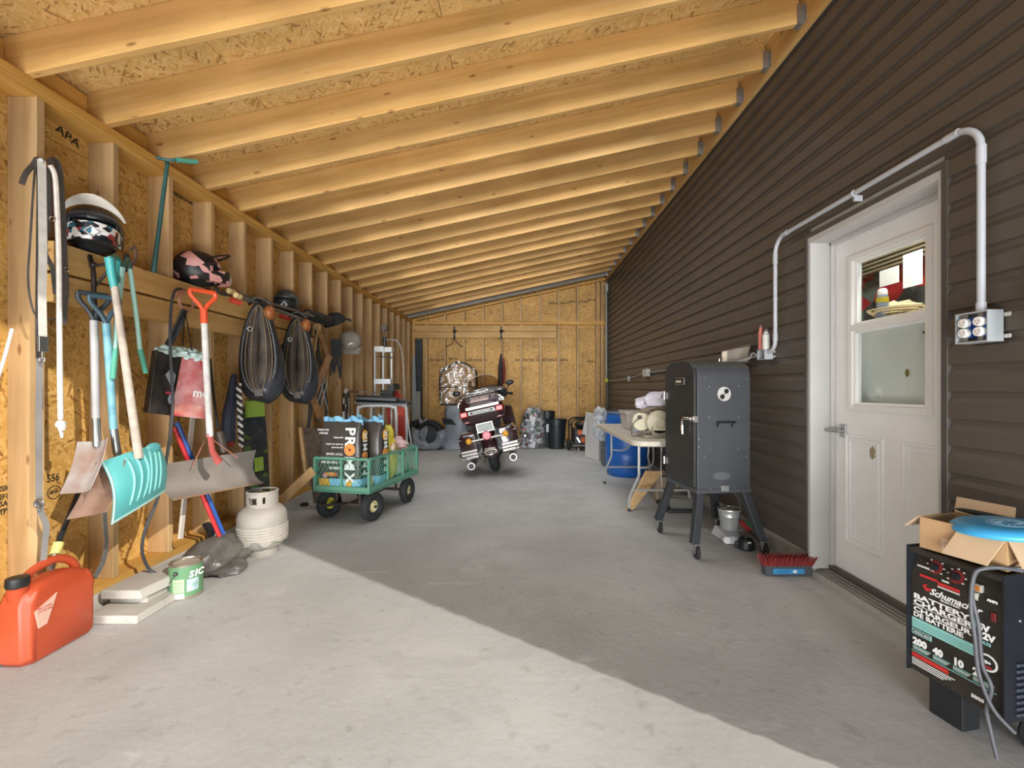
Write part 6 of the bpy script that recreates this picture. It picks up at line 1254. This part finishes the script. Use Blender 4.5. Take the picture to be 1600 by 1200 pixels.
b = MB(); b.add([(.045, -.002, .475), (.062, -.002, .482), (.055, -.002, .468), (.082, -.002, .472), (.072, -.002, .462), (.058, -.002, .455), (.050, -.002, .462)], [(0, 1, 2), (2, 3, 4), (2, 4, 5), (2, 5, 6), (6, 0, 2)]); part(b, 'red_logo', RDT, cb, 0, 0, local=True)
for s_, x, z in (('200', .010, .238), ('40', .080, .238), ('10', .145, .238), ('2', .205, .238)): tx(s_, x, z, .034, sx=.95, bold=.002)
for x, w2 in ((.010, .062), (.080, .055), (.145, .055), (.205, .06)):
    for k in range(3): pq(x, x+w2-.006*k, .229-.0065*k, .232-.0065*k, WTXT if k % 2 else TEA, 'fine_print', cb)
pq(.004, .27, .208, .2105, TEA, 'teal_line', cb)
pq(.006, .13, .188, .204, RDT, 'red_block', cb)
for k in range(4): pq(.006, .15-.012*k, .180-.007*k, .183-.007*k, WTXT, 'fine_print', cb)
b = MB(); b.lathe([(0, -.002), (.028, -.002), (.028, 0), (0, 0)], (.247, -.001, .300), 'Y', 28); bd = part(b, 'round_badge', WTXT, cb, local=True); b = MB(); b.lathe([(0, -.003), (.022, -.003), (.022, 0), (0, 0)], (.247, -.001, .300), 'Y', 28); part(b, 'badge_centre', BC, bd, local=True); text('50+', .016, WTXT, bd, fr((.232, -.0045, .296), (1, 0, 0), (0, 0, 1)), bold=.0008, local=True, ext=.0003)
b = MB(); b.hexa([(.236, -.0032, .283), (.258, -.0032, .283), (.262, -.0032, .289), (.232, -.0032, .289)], [(.236, -.0044, .283), (.258, -.0044, .283), (.262, -.0044, .289), (.232, -.0044, .289)]); part(b, 'badge_stripe', RDT, bd, local=True)
tx('50/60 Hz', .20, .158, .016, bold=.0008)
# sloping control area: plane through (y=0,z=.5)-(y=.03,z=.585)
SL = Vector((0, .03, .085)).normalized()
def ctl(x, s_, off=.002): return Vector((x, 0, .5))+SL*s_+Vector((0, -.94, .33))*off
for i, (x, s_) in enumerate(((.075, .052), (.145, .045))):
    m_ = fr(ctl(x, s_, 0), (1, 0, 0), SL)
    b = MB(); b.lathe([(0, 0), (.024, 0), (.024, .002), (0, .002)], (0, 0, 0), 'Z', 26, mt=m_); dl = part(b, 'dial_ring', mat('7c2a28', .5), cb, local=True)
    b = MB(); b.lathe([(0, .002), (.014, .002), (.012, .018), (0, .018)], (0, 0, 0), 'Z', 18, mt=m_); b.box(-.003, .003, -.015, .015, .016, .022, mt=m_); part(b, 'dial_knob', BLACK, dl, local=True)
    b = MB()
    for k in range(7): a = -.6+k*.72; b.box(.028*math.cos(a)-.003, .028*math.cos(a)+.003, .028*math.sin(a)-.002, .028*math.sin(a)+.002, .0, .0015, mt=m_)
    part(b, 'dial_mark', WTXT, dl, 0, 0, local=True)
text('CHARGE RATE', .009, WTXT, cb, fr(ctl(.016, .035), (1, 0, 0), SL), bold=.0003, local=True); text('TIMER', .009, WTXT, cb, fr(ctl(.105, .012), (1, 0, 0), SL), bold=.0003, local=True)
pq(.035, .095, .503, .512, RDT, 'red_stripe', cb); pq(.095, .165, .494, .506, RDT, 'red_stripe', cb); pq(.095, .165, .487, .491, WTXT, 'white_stripe', cb)
for x, z, c in ((.215, .535, 'b5702c'), (.205, .505, 'cfd0b0')): b = MB(); b.box(x-.012, x+.014, -.003, .012, z-.013, z+.013); mt_ = part(b, 'meter_window', mat('a8a698', .4), cb, .002, local=True); b = MB(); b.box(x-.008, x+.010, -.0045, .0, z-.009, z+.009); part(b, 'meter_face', mat(c, .4), mt_, local=True)
tx('AMPS', .245, .505, .012)
b = MB(); b.box(.258, .272, -.008, .0, .445, .475); part(b, 'rocker_switch', mat('6a1f1c', .4), cb, .002, local=True)
for k in range(9):
    z = .155+k*.020; b = MB(); b.box(LX+.004, LX+.012, .03, .19, z, z+.010); part(b, 'louvre_fin', mat('474c58', .4, .3), t, .003, local=True)
for x, z in ((.03, .46), (.02, .30), (.19, .52)): b = MB(); b.ball((LX+.006, x+.02, z), (.003, .005, .005), 8, 6); part(b, 'screw_head', STEEL, t, local=True)
for x in (.02, LX-.02):
    b = MB(); b.lathe([(0, -.02), (.055, -.02), (.062, -.012), (.062, .012), (.055, .02), (0, .02)], (x, .17, .062), 'X', 26); part(b, 'wheel', RUBBER, t, local=True)
b = MB(); b.box(.05, .16, .02, .10, .0, .14); part(b, 'foot', mat('1f2022', .6), t, .004, local=True)
b = MB(); b.tube(sp([(.0, .215, .60), (.0, .215, .70), (.03, .215, .735), (.27, .215, .735), (.295, .215, .70), (.295, .215, .60)], 5), .011, 10); part(b, 'tube_handle', BLACK, t, 0, 60, local=True)
for pts in ([(.30, .06, .62), (.27, .0, .625), (.235, -.03, .60), (.225, -.035, .52), (.24, -.03, .42), (.25, -.03, .30), (.275, -.03, .24), (.262, -.03, .16), (.272, -.03, .10), (.29, -.03, .02)], [(.31, .08, .63), (.25, -.02, .615), (.232, -.04, .58), (.228, -.045, .48), (.236, -.04, .38), (.247, -.04, .27), (.285, -.04, .18), (.33, -.02, .13)]):
    b = MB(); b.tube(sp(pts, 6), .006, 8); part(b, 'cable', mat('55565a', .5), t, 0, 60, local=True)
TB = WM[t]
# cardboard box on charger
bo = TB @ Vector((.145, .115, .611)); CAR = mat('b38f66', .75, var=.08, sc_=5); CAR2 = mat('c2a583', .75, var=.06, sc_=5)
t = thing('cardboard_box', 'open cardboard carton sitting on battery charger', 'cardboard box', bo, ca+math.radians(6)); hw, hd, h = .125, .10, .115
b = MB(); th = .004; b.box(-hw, hw, -hd, hd, 0, th); b.box(-hw, hw, -hd, -hd+th, th, h); b.box(-hw, hw, hd-th, hd, th, h); b.box(-hw, -hw+th, -hd+th, hd-th, th, h); b.box(hw-th, hw, -hd+th, hd-th, th, h); part(b, 'box_walls', CAR, t, 0, local=True)
def flap(a, c, out, m=CAR2): b = MB(); a, c, out = Vector(a), Vector(c), Vector(out); n_ = (c-a).cross(out).normalized()*.004; b.hexa([a, c, c+out*1, a+out*1], [a+n_, c+n_, c+out+n_, a+out+n_]); part(b, 'flap', m, t, 0, local=True)
flap((-.0, -hd, h), (hw, -hd, h), (-.03, -.045, -.10)); flap((-hw, -hd, h), (-hw, hd*.2, h), (-.05, 0, -.05)); flap((-hw, hd, h), (hw*.4, hd, h), (-.02, .05, .05)); flap((hw, -hd, h), (hw, hd, h), (.04, 0, -.09))
b = MB(); b.box(-.055, -.005, -hd-.001, -hd+.0, .0, .055); part(b, 'packing_tape', mat('c9ad90', .4), t, local=True)
b = MB(); b.hexa([(.03, -hd-.008, h-.018), (.075, -hd-.008, h-.018), (.07, -hd-.002, h+.002), (.025, -hd-.002, h+.002)], [(.03, -hd-.010, h-.018), (.075, -hd-.010, h-.018), (.07, -hd-.004, h+.002), (.025, -hd-.004, h+.002)]); part(b, 'tape_piece', mat('d8d0b4', .5), t, local=True)
# flying disc
fo = bo+Vector((.02, -.06, .128)); t = thing('flying_disc', 'bright blue flying disc lying on the cardboard box', 'flying disc', fo, rot=(math.radians(3), math.radians(-4), ca))
b = MB().lathe([(0, .010), (.09, .010), (.118, .006), (.134, -.006), (.137, -.018), (.132, -.024), (.128, -.018), (.125, -.008), (.112, .001), (0, .003)], (0, 0, 0), n=56); part(b, 'disc_body', mat('3d9fd4', .35, var=.05), t, 0, 60, local=True)
b = MB()
for r in (.05, .056): b.torus((.02, 0, .0105), r, .001, 'Z', 40, 5)
for k in range(16):
    a = k*.39; b.tube([(.02+.018*math.cos(a), .018*math.sin(a), .011), (.02+.03*math.cos(a+.3), .03*math.sin(a+.3), .011), (.02+.045*math.cos(a+.1), .045*math.sin(a+.1), .011)], .0013, 4)
part(b, 'printed_design', mat('a8cfe6', .4), t, local=True, stuff=True)
# ================================================================== MOTORCYCLE
t = thing('motorcycle', 'maroon touring motorcycle seen from behind leaning on side stand', 'motorcycle', (-.33, 6.60, 0.012), rot=(0, math.radians(-12.5), math.radians(1)))
MAR = mat('3a2023', .18, var=.1, coat=.8, c2='2c1a1c'); MARB = mat('5a3a38', .22, var=.1, coat=.6); CHRB = mat('a9a7a4', .28, 1, var=.1); RL = mat('d8352a', .25, var=.05); AMB = mat('e09a2c', .25, var=.05); SMOKE = glassmat((.72, .66, .60), 1.5, .05, 'tinted_screen')
P_ = lambda b, nm, m, bev=0, sm=45, par=None, **k: part(b, nm, m, par or t, bev, sm, local=True, **k)
for yy, nm in ((.0, 'rear_wheel'), (1.63, 'front_wheel')):
    b = MB(); b.torus((0, yy, .315), .245, .07, 'X', 40, 14, .95); w_ = P_(b, nm, RUBBER, 0, 60)
    b = MB(); b.lathe([(.19, -.045), (.20, -.05), (.20, .05), (.19, .045)], (0, yy, .315), 'X', 30); b.lathe([(0, -.06), (.045, -.06), (.05, 0), (.045, .06), (0, .06)], (0, yy, .315), 'X', 16)
    for k in range(9): a = k*2*PI/9; b.bar((0, yy+.045*math.cos(a), .315+.045*math.sin(a)), (0, yy+.19*math.cos(a), .315+.19*math.sin(a)), .02, .02, (1, 0, 0))
    P_(b, 'rim', STEEL, par=w_)
def fender(yc, a0, a1, R, hw, m, nm):
    b = MB(); b.sheet(lambda u, v: ((2*v-1)*hw, yc+(R-.05*(2*v-1)**2)*math.cos(math.radians(a0+(a1-a0)*u)), .315+(R-.05*(2*v-1)**2)*math.sin(math.radians(a0+(a1-a0)*u))), 20, 8, .006); return P_(b, nm, m, 0, 60)
fender(0, 188, 40, .37, .105, MAR, 'rear_fender'); fender(1.63, 200, 20, .35, .10, MAR, 'front_fender')
b = MB(); b.hexa([(-.10, -.365, .32), (.10, -.365, .32), (.10, -.33, .32), (-.10, -.33, .32)], [(-.075, -.40, .40), (.075, -.40, .40), (.075, -.36, .40), (-.075, -.36, .40)]); P_(b, 'fender_tip_trim', mat('bdb3aa', .2, .8), .006)
b = MB(); b.tube(sp([(-.13, -.32, .33), (-.05, -.41, .31), (.05, -.41, .31), (.13, -.32, .33)], 4), .014, 8); P_(b, 'rear_bumper', CHRB)
# saddlebags
for s in (-1, 1):
    b = MB()
    def q(y, g, zt, zb): return [Vector((s*(.17+(g if k in (1, 2) else 0)), y, z)) for k, z in enumerate((zb, zb+.03, zt-.03, zt))]
    b = MB(); xs0, xs1 = s*.165, s*.415
    rings = []
    for y, k in ((-.36, .82), (-.34, .95), (-.2, 1), (.18, 1), (.26, .85)):
        zc = .50; hh = .155*k; x1 = xs0+(xs1-xs0)*k
        ring = [Vector((xs0, y, zc-hh)), Vector((x1-s*.04, y, zc-hh)), Vector((x1, y, zc-hh+.05)), Vector((x1, y, zc+hh-.07)), Vector((x1-s*.05, y, zc+hh)), Vector((xs0, y, zc+hh))]
        rings.append(ring if s > 0 else ring[::-1])
    b.loft(rings); sb = P_(b, 'saddlebag', MAR, .012, 50)
    b = MB(); b.tube([(xs0, -.352, .575), (xs1*.98, -.352, .575), (xs1*1.0, -.2, .58), (xs1, .2, .58)], .006, 6); P_(b, 'lid_seam', mat('6a6462', .3, .6), par=sb)
    for k in range(3):
        b = MB(); z = .405-.042*k; b.hexa([(s*.17, -.40, z-.017), (s*.395, -.38, z-.017), (s*.395, -.36, z-.017), (s*.17, -.37, z-.017)], [(s*.17, -.40, z+.017), (s*.395, -.38, z+.017), (s*.395, -.36, z+.017), (s*.17, -.37, z+.017)]); P_(b, 'chrome_guard_bar', mat('a8a29c', .35, .6), .005, par=sb)
    b = MB(); b.tube(sp([(s*.16, -.30, .29), (s*.30, -.395, .30), (s*.42, -.34, .36), (s*.435, -.1, .36), (s*.43, .2, .3)], 4), .012, 8); P_(b, 'guard_rail', CHRB, par=sb)
    b = MB(); b.cyl((s*.29, .45, .22), (s*.29, -.42, .215), .042, .050, 22); b.cyl((s*.29, -.40, .215), (s*.29, -.46, .215), .054, .052, 22); ex = P_(b, 'exhaust_pipe', CHRB)
    b = MB(); b.cyl((s*.29, -.455, .215), (s*.29, -.464, .215), .038, n=20); P_(b, 'exhaust_opening', BLACK, par=ex)
    b = MB(); b.ball((s*.255, -.43, .545), (.042, .03, .042), 16, 10); P_(b, 'turn_signal', AMB)
    b = MB(); b.tube(sp([(s*.11, -.32, .50), (s*.12, -.35, .60), (s*.10, -.34, .72)], 3), .012, 8); b.ball((s*.12, -.36, .56), (.02, .02, .02), 10, 6); b.ball((s*.125, -.35, .62), (.018, .02, .03), 10, 6); P_(b, 'chrome_bracket', CHRB)
b = MB(); b.tube([(-.25, -.40, .535), (.25, -.40, .535)], .019, 12); P_(b, 'light_bar', mat('a89e94', .3, .8))
b = MB(); b.lathe([(0, -.03), (.05, -.03), (.062, -.015), (.064, .02), (0, .03)], (0, -.43, .575), 'Y', 26); P_(b, 'tail_light', mat('c8555a', .25, var=.05))
b = MB(); b.box(-.105, .105, -.43, -.424, .635, .745); pl = P_(b, 'licence_plate', mat('9a9f9b', .5), .004); b = MB(); b.box(-.115, .115, -.424, -.418, .625, .755); P_(b, 'plate_frame', CHRB, .003, par=pl)
# top case
b = MB(); rings = []
for z, k, yo in ((.755, .80, 0), (.79, .93, 0), (.88, 1.0, 0), (.955, 1.0, 0), (.965, .97, 0), (1.03, .97, .01), (1.10, .86, .04), (1.125, .70, .07)):
    hw, hd = .315*k, .21*k; yc = -.22+yo; rings.append([Vector((math.copysign(abs(math.cos(a))**.45, math.cos(a))*hw, yc+math.copysign(abs(math.sin(a))**.45, math.sin(a))*hd, z)) for a in [2*PI*(j+.5)/32 for j in range(32)]])
b.loft(rings); tcse = P_(b, 'top_case', MAR, 0, 50)
b = MB(); b.box(-.205, .255, -.437, -.428, .955, .995); P_(b, 'chrome_trim_band', mat('a0978a', .3, .7), .004, par=tcse)
b = MB(); b.box(-.18, .18, -.443, -.43, .885, .935); pn = P_(b, 'reflector_frame', mat('9a9a9a', .3, .6), .006, par=tcse); b = MB(); b.box(-.165, .165, -.447, -.44, .893, .927); P_(b, 'dark_insert', BLACK, .004, par=pn); b = MB(); b.box(-.12, .12, -.450, -.445, .905, .916); P_(b, 'light_strip', mat('b5b2ae', .3), par=pn)
for s in (-1, 1):
    b = MB(); b.box(s*.245-.05, s*.245+.05, -.437, -.40, .87, .945); P_(b, 'brake_lens', RL, .014, par=tcse)
    b = MB(); b.box(s*.22-.04, s*.22+.04, -.408, -.38, .785, .81); P_(b, 'lower_reflector', mat('8a2a30', .3), .006, par=tcse)
    b = MB(); b.torus((s*.27, -.32, 1.04), .035, .008, 'Y', 16, 6); P_(b, 'speaker_ring', CHRB, par=tcse)
b = MB(); b.hexa([(-.13, -.40, 1.05), (.13, -.40, 1.05), (.13, -.39, 1.05), (-.13, -.39, 1.05)], [(-.12, -.365, 1.10), (.12, -.365, 1.10), (.12, -.355, 1.10), (-.12, -.355, 1.10)]); P_(b, 'badge_panel', mat('a58f86', .3, .5), .004, par=tcse)
b = MB(); b.box(.265, .335, -.435, -.428, 1.0, 1.045); tg = P_(b, 'white_tag', WTXT, .002, par=tcse); text('43', .04, BLACK, tcse, fr((.275, -.437, 1.008), (1, 0, 0), (0, 0, 1)), bold=.0015, local=True)
b = MB()
for z, k in ((1.165, 1), (1.20, .62)): b.tube([(-.25*k, -.36, z-.02), (-.2*k, -.40, z), (.2*k, -.40, z), (.25*k, -.36, z-.02), (.25*k, -.05, z-.02), (-.25*k, -.05, z-.02)], .008, 8, True)
for x in (-.16, 0, .16): b.tube([(x, -.39, 1.165), (x, -.36, 1.10)], .007, 6); b.tube([(x, -.39, 1.165), (x*.7, -.39, 1.2)], .006, 6)
b.tube(sp([(-.25, -.34, 1.15), (-.32, -.3, 1.12), (-.33, -.25, 1.06)], 3), .008, 6); b.tube(sp([(.25, -.34, 1.15), (.30, -.38, 1.15), (.36, -.34, 1.15), (.30, -.3, 1.15)], 4), .008, 6); P_(b, 'luggage_rack', CHRB)
b = MB(); b.ball((0, .12, .80), (.19, .17, .08), 20, 10); b.ball((0, .48, .74), (.18, .24, .08), 20, 10); b.box(-.2, .2, -.02, .06, .84, 1.13); P_(b, 'seat', mat('211f20', .5, bump=.2), .02, 60)
b = MB(); b.ball((0, .95, .83), (.15, .30, .14), 22, 12); P_(b, 'fuel_tank', MAR)
b = MB(); b.box(-.15, .15, .45, 1.05, .22, .60); b.cyl((.05, .6, .45), (.12, .55, .75), .09); b.cyl((.05, .85, .45), (.12, .9, .75), .09); P_(b, 'engine', mat('77787a', .35, .7, c2='2a2b2d', sc_=9), .02)
b = MB(); b.tube(sp([(-.2, 1.05, .25), (-.38, 1.08, .35), (-.40, 1.08, .5), (-.2, 1.05, .6)], 4), .014, 8); b.tube(sp([(.2, 1.05, .25), (.38, 1.08, .35), (.40, 1.08, .5), (.2, 1.05, .6)], 4), .014, 8); P_(b, 'crash_bar', CHRB)
b = MB(); b.tube([(-.09, 1.60, .34), (-.09, 1.30, 1.0)], .028, 12); b.tube([(.09, 1.60, .34), (.09, 1.30, 1.0)], .028, 12); P_(b, 'front_fork', CHRB)
b = MB(); b.ball((0, 1.25, 1.10), (.40, .22, .17), 28, 14); P_(b, 'fairing', mat('2a1f20', .3, coat=.5), 0, 60)
b = MB(); b.sheet(lambda u, v: ((2*u-1)*.30*(1-.28*v**2), 1.33-.16*v-.10*(2*u-1)**2, 1.19+.27*v*(1-.25*(2*u-1)**2)), 18, 8, .006); P_(b, 'windscreen', SMOKE, 0, 60)
b = MB(); P = [((2*u-1)*.30*.72, 1.33-.16-.10*(2*u-1)**2, 1.19+.27*(1-.25*(2*u-1)**2)) for u in [k/12 for k in range(13)]]; b.tube(P, .005, 6); P_(b, 'screen_edge', mat('9a948c', .3))
b = MB(); b.tube(sp([(-.42, .92, 1.05), (-.34, 1.02, 1.08), (-.15, 1.15, 1.09), (.15, 1.15, 1.09), (.34, 1.02, 1.08), (.42, .92, 1.05)], 5), .013, 8); hb = P_(b, 'handlebar', CHRB)
for s in (-1, 1):
    b = MB(); b.cyl((s*.36, 1.0, 1.075), (s*.46, .88, 1.045), .02, n=12); P_(b, 'hand_grip', BLACK, par=hb)
    b = MB(); b.tube([(s*.34, 1.04, 1.09), (s*.45, 1.06, 1.20)], .008, 8); b.ball((s*.455, 1.05, 1.235), (.07, .02, .045), 16, 10); P_(b, 'mirror', BLACK, par=hb)
    b = MB(); b.ball((s*.30, 1.02, 1.12), (.05, .04, .05), 12, 8); P_(b, 'switch_pod', BLACK, par=hb)
    b = MB(); b.hexa([(s*.20, .98, .38), (s*.42, .96, .42), (s*.42, 1.0, .42), (s*.2, 1.02, .38)], [(s*.22, 1.05, .90), (s*.40, 1.03, .86), (s*.40, 1.07, .86), (s*.22, 1.09, .90)]); P_(b, 'leg_shield', MAR, .02)
b = MB(); b.tube([(-.12, .75, .25), (-.27, .80, -.045)], .012, 8); b.box(-.32, -.24, .77, .84, -.06, -.045); P_(b, 'side_stand', CHRB)

for x0, z0, s_ in ((-2.0, 1.80, 'APA RATED'), (-1.55, 1.83, '24/16'), (-1.15, 1.80, 'SHEATHING'), (-.1, 1.80, 'APA RATED SHEATHING'), (.85, 1.80, '24/16'), (1.45, 1.77, 'APA'), (.62, 3.03, 'SHEATHING'), (1.05, 3.06, 'APA RATED'), (1.45, 3.1, '24/16')):
    text(s_, .075, INK, wb, fr((x0, DY-.0125, z0), (1, 0, 0), (0, 0, 1)), bold=.0012, sx=1.1)
